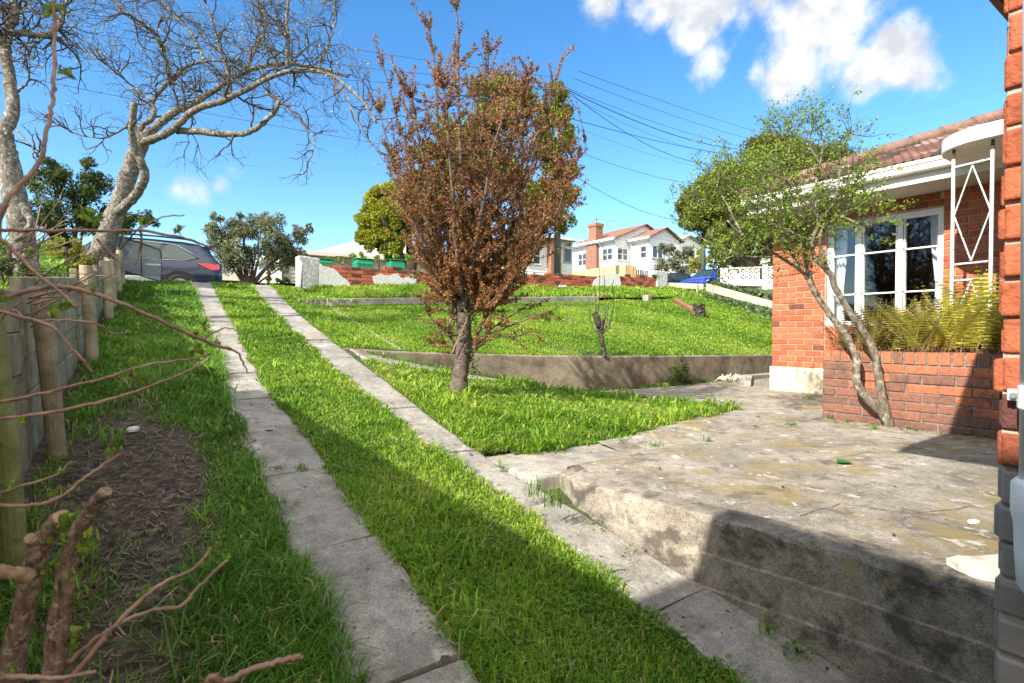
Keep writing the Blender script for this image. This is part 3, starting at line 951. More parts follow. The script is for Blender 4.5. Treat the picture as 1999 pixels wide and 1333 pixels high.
# eaves: soffit, fascia, gutter
GX = 7.38; GY1 = 4.56
sf = MB(); sf.box(GX + .03, -3.5, 2.60, HX + .02, GY1 - .03, 2.625)
hang(sf.build('soffit', M['soffit']), house)
fa = MB(); fa.box(GX + .02, -3.5, 2.605, GX + .04, GY1 - .02, 2.80); fa.box(GX + .04, GY1 - .04, 2.605, 14, GY1 - .02, 2.80)
hang(fa.build('fascia', M['gutter']), house)
gt = MB()
pr = [(0, 0), (-.085, 0.0), (-.10, .015), (-.10, .075), (-.115, .085), (-.115, .125), (-.10, .125)]
for (p, q) in (((GX + .02, -3.5), (GX + .02, GY1)),):
    for i in range(len(pr) - 1):
        (dx0, dz0), (dx1, dz1) = pr[i], pr[i + 1]
        gt.quad((p[0] + dx0, p[1], 2.715 + dz0), (q[0] + dx0, q[1], 2.715 + dz0), (q[0] + dx1, q[1], 2.715 + dz1), (p[0] + dx1, p[1], 2.715 + dz1))
gt.quad((GX + .02, GY1, 2.715), (GX - .095, GY1, 2.715), (GX - .095, GY1, 2.84), (GX + .02, GY1, 2.84))
hang(gt.build('gutter', M['gutter']), house)

# roof of corrugated concrete tiles, hip at the left end
RX, RZ = 9.75, 3.83
def tile_mat():
    m, n, l, out = newmat('terracotta_roof_tiles')
    a = n.new('ShaderNodeAttribute'); a.attribute_name = 'rnd'
    r = ramp_node(n, [(0, (.045, .027, .021)), (.3, (.105, .05, .034)), (.6, (.16, .074, .05)), (.8, (.23, .14, .105)), (1, (.34, .30, .26))]); l.new(a.outputs['Fac'], r.inputs[0])
    g = n.new('ShaderNodeNewGeometry').outputs['Position']
    r2 = ramp_node(n, [(.35, (.6, .6, .6)), (.6, (1.1, 1.1, 1.1))]); l.new(noise_node(n, l, g, 12, 8, .7), r2.inputs[0])
    b = n.new('ShaderNodeBsdfPrincipled'); b.inputs['Roughness'].default_value = .8
    l.new(mixcol(n, l, .8, r.outputs[0], r2.outputs[0], 'MULTIPLY'), b.inputs['Base Color'])
    l.new(b.outputs[0], out.inputs[0]); return m
M['tile'] = tile_mat()
def tiles():
    mb = MB(); rt = random.Random(9)
    slope = (RZ - 2.86) / (RX - GX)
    course = .24
    nC = int((RX - GX) / course * 1.06) + 1
    for c in range(nC):
        x0 = GX - .04 + c * course * .93; x1 = min(x0 + course * .99, RX)
        if x0 > RX - .05: break
        ymax = GY1 - (x0 - GX) * 1.0
        y = -3.4
        while y < ymax:
            w = .27
            hue = rt.random() ** 1.3
            hue = min(1, hue * .6 + (.5 if (int(y * 1.75 + 60 + c * .05) % 2 == 0) else 0) * rt.uniform(.5, 1))
            n = 18
            o = len(mb.v)
            for i in range(n + 1):
                t = i / n
                yy = min(y + w * t, ymax - 0)
                h = .016 * math.cos(2 * math.pi * 3 * t) + .010
                z0 = 2.86 + (x0 - GX) * slope + .036 + h; z1 = 2.86 + (x1 - GX) * slope + .0 + h
                mb.v += [(x0, yy, z0 - .03), (x0, yy, z0), (x1, yy, z1)]; mb.a += [hue * .4, hue, hue]
            for i in range(n):
                a = o + i * 3
                mb.f += [(a, a + 3, a + 4, a + 1), (a + 1, a + 4, a + 5, a + 2)]
            y += w
    return mb
hang(tiles().build('roof', M['tile'], smooth=False), house)
ub = MB()          # roof body under the tiles, hip end and far slope
sl = (RZ - 2.86) / (RX - GX)
ub.add([(GX, -3.5, 2.82), (RX, -3.5, RZ - .03), (RX, GY1 - (RX - GX), RZ - .03), (GX, GY1, 2.82), (14.2, GY1, 2.82), (14.2, -3.5, 2.82)],
       [(0, 3, 2, 1), (2, 3, 4), (1, 2, 4, 5)])
hang(ub.build('roof_hip', M['roof_brown']), house)
rg = MB(); rt_ = random.Random(3)
y = -3.4
while y < GY1 - (RX - GX) - .2:
    rg.tube([(RX, y, RZ + .03 + rt_.uniform(-.008, .008)), (RX, y + .40, RZ + .045 + rt_.uniform(-.008, .008))], [.085, .095], 8, a=.9)
    y += .385
t = 0
a_, b_ = Vector((RX, GY1 - (RX - GX), RZ + .03)), Vector((GX - .05, GY1 + .05, 2.89))
L_ = (b_ - a_).length; nn_ = int(L_ / .385)
for i in range(nn_):
    rg.tube([a_.lerp(b_, i / nn_), a_.lerp(b_, (i + 1.03) / nn_) + Vector((0, 0, .012))], [.085, .095], 8, a=.75)
hang(rg.build('ridge_tiles', M['tile'], smooth=True), house)

# curved concrete porch canopy
cp = []
CX0, CY1, CR = 6.50, 2.04, .42
cp.append((HX - .002, -2.0)); cp.append((HX - .002, CY1))
for i in range(11):
    an = math.radians(90 + 90 * i / 10)
    cp.append((CX0 + CR + CR * math.cos(an), CY1 - CR + CR * math.sin(an)))
cp.append((CX0, -2.0))
mb = MB(); mb.prism([cp[i] for i in range(len(cp))], 2.695, 2.835)
hang(mb.build('porch_canopy', M['canopy_white'], bevel=.012), house)
# flat steel trellis post under the canopy
tre = thing('trellis_post', 'flaking white steel trellis post rising from the ferns to the porch canopy', 'post', (6.72, 1.72, .7))
A = Vector((6.66, 1.88, 0)); B = Vector((6.60, 1.57, 0))
for P in (A, B):
    mb = MB(); mb.box(P.x - .014, P.y - .014, .62, P.x + .014, P.y + .014, 2.60)
    hang(mb.build('upright', M['steel_white'], bevel=.003), tre)
for P in (A, B):
    mb = MB(); mb.box(P.x - .011, P.y - .011, 2.60, P.x + .011, P.y + .011, 2.70)
    hang(mb.build('fixing', M['rust']), tre)
mb = MB()
def brc(z0, z1, s0, s1, w=.012): 
    p = A.lerp(B, s0) + Vector((0, 0, z0)); q = A.lerp(B, s1) + Vector((0, 0, z1)); mb.bar(p, q, w, w)
for z in (2.52, 1.56, 1.40): brc(z, z, 0, 1, .018)
brc(2.50, 2.04, .5, .03); brc(2.50, 2.04, .5, .97); brc(2.04, 1.58, .03, .5); brc(2.04, 1.58, .97, .5)
brc(1.38, .95, .5, .0); brc(1.38, .95, .5, 1.0); brc(.95, .65, .0, .5); brc(.95, .65, 1.0, .5)
hang(mb.build('lattice', M['steel_white'], bevel=.002), tre)

# ------------------------------------------------------------------ brick planter
PX0, PY1, PZ = 5.86, 2.72, .705
plt = thing('brick_planter', 'long brown brick planter box full of ferns in front of the house', 'planter', (PX0 + .8, 1, 0))
pb = MB(); rp = random.Random(12)
def prnd(c, z):
    top = (z - .1) / .5
    v = rp.random()
    return min(1, max(0, .08 + .30 * v + (.55 * rp.random() if z > .50 else 0) + (.5 if v > .9 else 0)))
bricks(pb, (PX0, PY1), (0, -1), (-1, 0), 5.2, 7, -.012, rnd=prnd, rr=rp, jt=.010, bw=.236, jit=.003)
bricks(pb, (HX - .2, PY1), (-1, 0), (0, 1), HX - .2 - PX0, 7, -.012, rnd=prnd, rr=rp)
s = 0
while s < 5.1:
    v = .5 + .5 * rp.random() if rp.random() > .2 else .2
    y = PY1 - s
    pb.box(PX0 - .012 + rp.uniform(-.003, .003), y - .075, .594, PX0 + .20, y - .002, PZ + rp.uniform(-.004, .004), v)
    s += .090
s = .25
while s < 1.9:
    pb.box(PX0 + s, PY1 - .2, .594, PX0 + s + .075, PY1 + .010, PZ, .5 + .4 * rp.random()); s += .09
hang(pb.build('brickwork', M['brick_shed'], bevel=.004, seg=1), plt)
mb = MB(); mb.box(PX0 + .0, -2.6, -.2, PX0 + .18, PY1, .696); mb.box(PX0 + .18, PY1 - .18, -.2, HX - .03, PY1, .696)
hang(mb.build('mortar_core', M['mortar_dark']), plt)
mb = MB(); mb.box(PX0 + .185, -2.6, -.1, HX - .032, PY1 - .185, .66)
hang(mb.build('soil', M['soil']), plt)

# ================================================================== OUR OWN HOUSE (corner at the right edge)
oh = thing('near_house', 'orange brick house corner with grey painted base at the right edge', 'house', (3, -2, 0))
OX, OY = 1.64, .366
ob = MB(); ro = random.Random(21)
zb0 = -.62
bricks(ob, (OX, OY), (0, -1), (-1, 0), 3.0, 14, zb0, rnd=lambda c, z: .5, rr=ro, proud=.012, jit=.003, bw=.228)
bricks(ob, (OX + 1.2, OY), (-1, 0), (0, 1), 1.2, 14, zb0, rnd=lambda c, z: .5, rr=ro, proud=.012, jit=.003, bw=.228, phase=1)
hang(ob.build('painted_base', M['grey_base'], bevel=.006), oh)
ob = MB()
zb1 = zb0 + 14 * .086
def orr(c, z): return .05 if abs(z - (zb1 + 1 * .086)) < .02 else (.25 if z < zb1 + .05 else .35 + .5 * ro.random())
bricks(ob, (OX, OY), (0, -1), (-1, 0), 3.0, 25, zb1, rnd=orr, rr=ro, proud=.014, jit=.004, bw=.226)
bricks(ob, (OX + 1.2, OY), (-1, 0), (0, 1), 1.2, 25, zb1, rnd=orr, rr=ro, proud=.014, jit=.004, bw=.226, phase=1)
hang(ob.build('brickwork', M['brick'], bevel=.006), oh)
mb = MB(); mb.box(OX, -8, -1.5, OX + 7.5, OY, 2.75)
hang(mb.build('wall', M['mortar']), oh)
mb = MB(); mb.box(1.12, -8.4, 2.66, 9.3, .88, 2.69)
hang(mb.build('soffit', M['bark_dark']), oh)
mb = MB(); mb.box(1.08, -8.4, 2.665, 1.115, .92, 2.86); mb.box(1.118, .885, 2.665, 9.3, .92, 2.86)
hang(mb.build('gutter', M['roof_brown']), oh)
mb = MB(); mb.add([(1.1, -8.4, 2.87), (9.3, -8.4, 2.87), (9.3, .92, 2.87), (1.1, .92, 2.87), (3.5, -6, 3.7), (8, -6, 3.7), (8, -1.4, 3.7), (3.5, -1.4, 3.7)],
                  [(0, 1, 5, 4), (1, 2, 6, 5), (2, 3, 7, 6), (3, 0, 4, 7), (4, 5, 6, 7)])
hang(mb.build('roof', M['roof_brown']), oh)
# downpipe clipped to the wall
dp = thing('downpipe', 'white plastic downpipe clipped to the brick corner at the right edge', 'downpipe', (1.55, .31, 0))
mb = MB(); mb.tube([(1.575, .275, .56), (1.575, .287, 2.6)], .047, 24)
hang(mb.build('pipe', M['pvc'], smooth=True), dp)
mb = MB(); mb.tube([(1.575, .275, .575), (1.575, .275, .565), (1.575, .275, .50), (1.575, .275, .48), (1.575, .275, .42), (1.575, .272, .36), (1.60, .25, .31), (1.66, .20, .28)], [.052, .060, .060, .055, .053, .053, .05, .05], 24)
hang(mb.build('joint', M['pvc'], smooth=True), dp)
mb = MB(); mb.box(1.600, .28, .737, 1.612, .350, .763); mb.tube([(1.575, .277, .725), (1.575, .277, .775)], .050, 24)
br_ = mb.build('bracket', M['pvc'], bevel=.003); hang(br_, dp)
mb = MB(); mb.tube([(1.600, .338, .750), (1.592, .338, .750)], .007, 10)
hang(mb.build('screw', M['galv']), dp)

# ================================================================== NEIGHBOUR'S HOUSE (out of frame, left; throws the shadow over the drive)
nh = thing('neighbour_house', 'cream rendered house beyond the timber fence', 'house', (-6, -2, 0))
mb = MB(); mb.box(-9, -9, -3, -3.0, 4.1, 2.9); mb.box(-9, -9, 2.91, -3.02, .3, 3.7)
hang(mb.build('wall', M['cream_base']), nh)
mb = MB(); mb.box(-9.5, .30, 2.86, -2.5, 4.43, 2.94); mb.box(-9.5, -9.5, 3.64, -2.5, .60, 3.72)
hang(mb.build('roof', M['roof_brown']), nh)

# joints and cracks of the yard concrete
mb = MB(); rr = random.Random(14)
for line in [[(1255, 878), (1330, 858), (1440, 836), (1540, 822), (1600, 816)], [(1440, 802), (1500, 795), (1560, 790), (1604, 792)], [(1395, 765), (1480, 775), (1560, 776)], [(1600, 905), (1700, 880), (1820, 905), (1940, 900)],
             [(1560, 1010), (1640, 985), (1780, 1005), (1900, 990)], [(1100, 893), (1180, 885), (1255, 878)]]:
    P = [onz(a, b, .0) for a, b in line]; pts = []
    for i in range(len(P) - 1):
        for k in range(14):
            q = P[i].lerp(P[i + 1], k / 14); pts.append(Vector((q.x + .012 * noise.noise(q * 5), q.y + .02 * noise.noise(q * 6 + Vector((3, 0, 0))), .0075)))
    for i in range(len(pts) - 1):
        d = (pts[i + 1] - pts[i]).normalized(); s_ = Vector((-d.y, d.x, 0)) * rr.uniform(.0008, .0026)
        mb.quad(pts[i] - s_, pts[i + 1] - s_, pts[i + 1] + s_, pts[i] + s_)
struct(mb.build('paving_joints', M['soil']))

# ================================================================== GRASS
def blades(pts, zf, hmin, hmax, wfac, seed, lean=.45, rnd_lo=0, rnd_hi=1, patch=None, clumpy=0):
    """one bent blade per point; width grows with distance so far blades still read"""
    rg_ = np.random.default_rng(seed)
    n = len(pts)
    x, y = pts[:, 0], pts[:, 1]
    z = zf(x, y)
    dep = np.maximum(.6, x * math.sin(YAW) + y * math.cos(YAW))
    h = rg_.uniform(hmin, hmax, n) * (1 + .30 * np.sin(x * 1.7 + 1) * np.sin(y * 1.3) + .35 * vnoise(x, y, 8.0, 3) + .2 * vnoise(x, y, 19., 1)) 
    if patch is not None: h = h * patch
    w = (.0013 + .00085 * dep) * wfac * rg_.uniform(.6, 1.4, n)
    th = rg_.uniform(0, 2 * np.pi, n)
    ln = rg_.uniform(.15, 1, n) * lean * h * 2.0
    # side vector of the blade and the direction it leans
    sx, sy = np.cos(th), np.sin(th)
    la = th + np.pi / 2 + rg_.uniform(-.8, .8, n)
    lx, ly = np.cos(la) * ln, np.sin(la) * ln
    V = np.zeros((n, 5, 3))
    V[:, 0] = np.stack([x - sx * w, y - sy * w, z - .012], -1)
    V[:, 1] = np.stack([x + sx * w, y + sy * w, z - .012], -1)
    V[:, 2] = np.stack([x + sx * w * .8 + lx * .35, y + sy * w * .8 + ly * .35, z + h * .6], -1)
    V[:, 3] = np.stack([x - sx * w * .8 + lx * .35, y - sy * w * .8 + ly * .35, z + h * .6], -1)
    V[:, 4] = np.stack([x + lx, y + ly, z + h * np.clip(1.05 - ln / (h + 1e-4) * .45, .15, 1)], -1)
    b = np.arange(n)[:, None] * 5
    Fq = b + np.array([[0, 1, 2, 3]]); Ft = b + np.array([[3, 2, 4]])
    # patches of yellower and darker grass
    pv = .46 + .26 * np.sin(x * 1.9 + y * .7) * np.sin(y * 1.4 - x * .6 + 2) + .14 * np.sin(x * 5.3 + 1) * np.sin(y * 4.7)
    pv = pv + .16 * vnoise(x, y, .9, 2.) + .10 * vnoise(x, y, 12., 4.)
    a = np.clip(pv + rg_.normal(0, .19, n), 0, 1) * (rnd_hi - rnd_lo) + rnd_lo
    a = np.where(rg_.random(n) < .035 + .05 * (vnoise(x, y, 3.1, 5) > .35), 1.0, np.clip(a, 0, .95))
    return V.reshape(-1, 3), Fq, Ft, np.repeat(a, 5)


def scatter(xa, xb, ya, yb, dens0, keep, seed, dref=2.0, power=1.3):
    """random points; density falls off with distance"""
    rg_ = np.random.default_rng(seed)
    out = []
    step = .5
    for yy in np.arange(ya, yb, step):
        for xx in np.arange(xa, xb, step):
            cx, cy = xx + step / 2, yy + step / 2
            dep = cx * math.sin(YAW) + cy * math.cos(YAW)
            if dep < .2: continue
            lat = cx * math.cos(YAW) - cy * math.sin(YAW)
            if abs(lat) > dep * 1.02 + 1.0: continue
            dens = dens0 * (dref / max(dref, dep)) ** power
            m = rg_.poisson(dens * step * step)
            if m: out.append(np.stack([rg_.uniform(xx, xx + step, m), rg_.uniform(yy, yy + step, m)], -1))
    p = np.concatenate(out)
    return p[keep(p[:, 0], p[:, 1], rg_)]


def vnoise(x, y, f, s=0.):
    return (np.sin(x * f + s) * np.cos(y * f * 1.13 + s * 2.1) + np.sin((x + y) * f * .71 + s * 1.7) * .7 + np.sin(x * f * 2.3 - y * f * 1.9 + s) * .5) / 2.2


def on_strip(x, y, m=0.0):
    jj = .022 * np.sin(y * 9) + .02 * np.sin(y * 23 + 1) + .03 * np.sin(y * 3.1 + 2)
    a = (x > np.interp(y, *LLx) + m + jj) & (x < np.interp(y, *LRx) - m + jj * .8)
    b = (x > np.interp(y, *RLx) + m - jj * .8) & (x < np.interp(y, *RRx) - m * .5 + jj * .5)
    return a | b


def merge(parts):
    V, Q, T, A = [], [], [], []; o = 0
    for v, q, t, a in parts:
        V.append(v); Q.append(q + o); T.append(t + o); A.append(a); o += len(v)
    return np.concatenate(V), np.concatenate(Q), np.concatenate(T), np.concatenate(A)


# middle strip between the tracks
def k_mid(x, y, r): return (x > np.interp(y, *LRx) - .04) & (x < np.interp(y, *RLx) + .04) & ~on_strip(x, y, .035)
mid = scatter(.8, 2.3, -.5, 14.6, 13500, k_mid, 1, dref=2.2)
hh = .75 + .6 * np.exp(-((np.minimum(mid[:, 0] - np.interp(mid[:, 1], *LRx), np.interp(mid[:, 1], *RLx) - mid[:, 0])) / .12) ** 2)
g1 = blades(mid, lambda x, y: zg(y), .025, .062, 1.0, 2, .75, patch=hh)
# long coarse tufts
def tufts(pts, zf, seed, hmin=.10, hmax=.20, per=26, spread=.045, w=1.5):
    rg_ = np.random.default_rng(seed)
    c = np.repeat(pts, per, 0) + rg_.normal(0, spread, (len(pts) * per, 2))
    return blades(c, zf, hmin, hmax, w, seed + 1, .95, rnd_lo=.15, rnd_hi=.9)
tm = scatter(.9, 2.2, 0, 13, 9, lambda x, y, r: k_mid(x, y, r) & ~on_strip(x, y, -.07), 5, power=.4)
g1b = tufts(tm, lambda x, y: zg(y), 6, .06, .12)
V, Q, T, A = merge([g1, g1b])
tag(np_obj('grass', V, Q, M['grass_y'], attr=A, Ft=T), 'bright green grass growing between the two concrete driveway strips', 'grass', kind='stuff')

# left verge: patchy grass over dark soil
def verge_cov(x, y):
    edge = np.interp(y, *LLx)
    t = (edge - x)                       # distance from the strip
    soil = .42 + .5 * vnoise(x, y, 2.6, 1.0) + .25 * vnoise(x, y, 7.1, 4.) - 1.2 * np.exp(-(t / .30) ** 2)
    patch = np.exp(-(((x + .02) / .32) ** 2)) * np.clip((6.0 - y) / 3 + .5, 0, 1)
    soil = soil * .42 + 1.05 * np.exp(-((x - .02) / .30) ** 2 - ((y - 3.7) / 1.15) ** 2) + .55 * np.exp(-((x + .05) / .22) ** 2 - ((y - 1.9) / .5) ** 2) - np.clip((y - 6) / 8, 0, .3)
    return 1 - np.clip(soil, 0, 1)
def fence_x(y): return -.46 + .022 * (np.asarray(y) - 2.5)
def k_ver(x, y, r): return (x < np.interp(y, *LLx) + .05) & (x > fence_x(y) + .0) & ~on_strip(x, y, .04) & (r.random(len(x)) < np.clip(verge_cov(x, y) ** 2.2 * 1.4 - .12, .05, 1))
ver = scatter(-.8, 1.0, .3, 13.6, 11000, k_ver, 11, dref=2.2)
g2 = blades(ver, lambda x, y: zg(y), .035, .095, 1.0, 12, .8, rnd_lo=0, rnd_hi=.85, patch=.45 + .8 * verge_cov(ver[:, 0], ver[:, 1]))
tv = scatter(-.45, .6, .5, 12.5, 26, lambda x, y, r: (x < np.interp(y, *LLx) + .0) & (x > fence_x(y) + .03) & (r.random(len(x)) < np.clip(verge_cov(x, y) * 1.2 - .2, .05, 1)), 13, power=.5)
g2b = tufts(tv, lambda x, y: zg(y), 14, .08, .17, 22, .04, 1.25)
V, Q, T, A = merge([g2, g2b])
tag(np_obj('grass', V, Q, M['grass'], attr=A, Ft=T), 'patchy rank grass on the dark soil between the timber fence and the left strip', 'grass', kind='stuff')
# dark mulchy soil under the verge and dead litter on it
sv = struct(sheet('soil', xr(-.75, 1.0, .05), xr(-.5, 13.6, .08), lambda x, y: zg(y) + .006 + .014 * vnoise(x, y, 9, 2) + .007 * vnoise(x, y, 27, 5), M['soil'],
             keep=lambda x, y: x < np.interp(y, *LLx) + .03))
lit = scatter(-.5, .6, .3, 9, 1500, lambda x, y, r: (x < np.interp(y, *LLx) - .02) & (x > fence_x(y)), 15)
n = len(lit); rg_ = np.random.default_rng(16)
th = rg_.uniform(0, np.pi, n); Ls = rg_.uniform(.008, .035, n); ww = rg_.uniform(.001, .003, n) * 1.2
zz = zg(lit[:, 1]) + .02 + rg_.uniform(-.004, .012, n)
d_ = np.stack([np.cos(th), np.sin(th)], -1); s_ = np.stack([-np.sin(th), np.cos(th)], -1)
V = np.zeros((n, 4, 3)); tz = rg_.uniform(-.012, .012, n)
for i, (a, b) in enumerate(((-1, -1), (1, -1), (1, 1), (-1, 1))):
    V[:, i, :2] = lit + d_ * (a * Ls)[:, None] + s_ * (b * ww)[:, None]; V[:, i, 2] = zz + a * tz
tag(np_obj('leaf_litter', V.reshape(-1, 3), np.arange(n)[:, None] * 4 + np.arange(4)[None], M['litter'], attr=np.repeat(rg_.random(n), 4)),
    'brown dead stalks and leaf litter lying on the dark verge soil', 'litter', kind='stuff')

# lawn triangle with the plum tree
def k_tri(x, y, r):
    jx, jy = x + .05 * np.sin(y * 7) + .03 * np.sin(y * 19), y + .05 * np.sin(x * 8) + .04 * np.sin(x * 21 + 1)
    return (inpoly(jx, jy, LAWN) | ((x > np.interp(y, *RRx)) & (x < 2.3) & (y > 3.35) & (y < 6.1))) & ~on_strip(x, y, .02)
tri = scatter(1.9, 5.9, 3.0, 6.3, 10000, k_tri, 21, dref=2.5)
g3 = blades(tri, lambda x, y: z_low(x, y) - .045 * np.clip((3.75 - y) / .45, 0, 1) * (x < 4.6), .032, .080, 1.1, 22, .85, rnd_lo=.1)
tt = scatter(2.0, 5.7, 3.1, 6.2, 14, lambda x, y, r: inpoly(x, y, LAWN), 23, power=.3)
g3b = tufts(tt, z_low, 24, .09, .16, 22, .05, 1.5)
V, Q, T, A = merge([g3, g3b])
tag(np_obj('grass', V, Q, M['grass_y'], attr=A, Ft=T), 'triangular patch of thick green lawn around the foot of the copper leaved tree', 'grass', kind='stuff')
struct(sheet('turf', xr(1.9, 5.9, .07), xr(3.0, 6.4, .07), lambda x, y: z_low(x, y) + .010 - .05 * np.clip((3.75 - y) / .45, 0, 1) * (x < 4.6), M['turf'], keep=lambda x, y: inpoly(x, y, LAWN) | ((x > np.interp(y, *RRx) - .03) & (x < 2.35) & (y > 3.4) & (y < 6.1))))

# terrace lawn, including the slope beside the right strip
def k_ter(x, y, r): return (y > wall_y(x) + .08) & (y < 11.45) & ~((np.abs(x - (2.95 + (y - 6.85) * .088)) < .06) & (r.random(len(x)) < .75))
te = scatter(2.4, 19, 5.8, 11.5, 13500, k_ter, 31, dref=3)
hh = np.where(te[:, 0] > 11.5, 1.9, 1.0) * np.where(te[:, 0] < 3.2, 1.15, 1)
g4 = blades(te, z_ter, .022, .055, .85, 32, .8, rnd_lo=.2, patch=hh)
def k_edge(x, y, r): return (x > np.interp(y, *RRx) - .02) & (x < 2.6) & ~on_strip(x, y, .03)
e1 = scatter(2.0, 2.7, 6.8, 14.4, 8500, k_edge, 33, dref=3)
g4b = blades(e1, lambda x, y: zg(y) - .01, .04, .09, 1.1, 34, .65, rnd_lo=.2)
e2 = scatter(2.4, 3.5, 11.4, 14.4, 4200, lambda x, y, r: x > 2.5, 35, dref=3)
g4c = blades(e2, lambda x, y: zg(y) - .01, .04, .09, 1.1, 36, .65, rnd_lo=.2)
V, Q, T, A = merge([g4, g4b, g4c])
tag(np_obj('grass', V, Q, M['grass_y'], attr=A, Ft=T), 'sunny sloping lawn above the long concrete retaining wall', 'grass', kind='stuff')
be = scatter(3.4, 19, 11.5, 13.2, 7500, lambda x, y, r: (y > 11.6) | (x > 11.2), 37, dref=3)
g5 = blades(be, z_bed, .06, .15, 1.25, 38, .6, rnd_lo=.25)
V, Q, T, A = g5
tag(np_obj('grass', V, Q, M['grass_y'], attr=A, Ft=T), 'long grass on the raised bed under the broken brick wall', 'grass', kind='stuff')
# fringe at the crest of the driveway and the far verges
cr = scatter(-2, 2.2, 13.4, 15.2, 3000, lambda x, y, r: ~on_strip(x, y, -.02), 39, dref=3)
vg = scatter(16.5, 25, 9, 17, 900, lambda x, y, r: x > 16.6, 40, dref=4)
V, Q, T, A = merge([blades(cr, lambda x, y: zg(y) - .01, .04, .10, 1.2, 41, .6), blades(vg, lambda x, y: 1.62 + .055 * (x - 14) + .16 * (y - 10), .04, .10, 1.4, 42, .6)])
tag(np_obj('grass', V, Q, M['grass_y'], attr=A, Ft=T), 'grass fringe along the street kerb and the neighbour verge', 'grass', kind='stuff')

# ------------------------------------------------------------------ weeds: each clump a plant
WEED_N = [0]
def clover(pts, zf, seed, s=.010):
    r_ = np.random.default_rng(seed); n = len(pts) * 9
    c = np.repeat(pts, 9, 0) + r_.normal(0, .035, (n, 2))
    z = zf(c[:, 0], c[:, 1]) + r_.uniform(.015, .05, n)
    V = []; A = []
    a0 = r_.uniform(0, 6.28, n); tv_ = r_.random(n) * .7
    out = np.zeros((n, 3, 4, 3))
    for k in range(3):
        a = a0 + k * 2.09
        d = np.stack([np.cos(a), np.sin(a), r_.normal(0, .15, n)], -1); sd = np.stack([-np.sin(a), np.cos(a), r_.normal(0, .15, n)], -1)
        P0 = np.stack([c[:, 0], c[:, 1], z], -1)
        sz = s * r_.uniform(.7, 1.3, n)[:, None]
        out[:, k, 0] = P0; out[:, k, 1] = P0 + d * sz * .8 + sd * sz * .55; out[:, k, 2] = P0 + d * sz * 1.3; out[:, k, 3] = P0 + d * sz * .8 - sd * sz * .55
    V = out.reshape(-1, 3); m = n * 3
    return V, np.arange(m)[:, None] * 4 + np.arange(4)[None], np.repeat(tv_, 12)
cl1 = scatter(1.0, 2.0, .4, 7, 130, lambda x, y, r: k_mid(x, y, r) & ~on_strip(x, y, -.04) & (vnoise(x, y, 3.3, 7) > -.05), 71, power=1.0)
cl2 = scatter(2.2, 5.4, 3.3, 6, 90, lambda x, y, r: inpoly(x, y, LAWN) & (vnoise(x, y, 2.9, 3) > .1), 72, power=.8)
Va, Qa, Aa = clover(cl1, lambda x, y: zg(y), 73); Vb, Qb, Ab = clover(cl2, z_low, 74, .013)
tag(np_obj('clover', np.concatenate([Va, Vb]), np.concatenate([Qa, Qb + len(Va)]), M['weed'], attr=np.concatenate([Aa, Ab])), 'low clover patches growing through the lawn grass', 'clover', kind='stuff')
# dead straw lying in the lawn
sl_ = scatter(.9, 5.6, .4, 9, 170, lambda x, y, r: (k_mid(x, y, r) | inpoly(x, y, LAWN)) & (vnoise(x, y, 4.1, 1) > .05), 75, power=1.0)
n = len(sl_); rg_ = np.random.default_rng(76); th = rg_.uniform(0, np.pi, n); Ls = rg_.uniform(.015, .05, n); ww = rg_.uniform(.0008, .002, n) * 1.3
V = np.zeros((n, 4, 3)); d_ = np.stack([np.cos(th), np.sin(th)], -1); s_ = np.stack([-np.sin(th), np.cos(th)], -1); zz = z_low(sl_[:, 0], sl_[:, 1]) + rg_.uniform(.02, .045, n); tz = rg_.uniform(-.012, .012, n)
for i, (a, b) in enumerate(((-1, -1), (1, -1), (1, 1), (-1, 1))):
    V[:, i, :2] = sl_ + d_ * (a * Ls)[:, None] + s_ * (b * ww)[:, None]; V[:, i, 2] = zz + a * tz
tag(np_obj('straw', V.reshape(-1, 3), np.arange(n)[:, None] * 4 + np.arange(4)[None], M['litter'], attr=np.repeat(.5 + .5 * rg_.random(n), 4)), 'dry straw bits lying among the lawn grass', 'litter', kind='stuff')


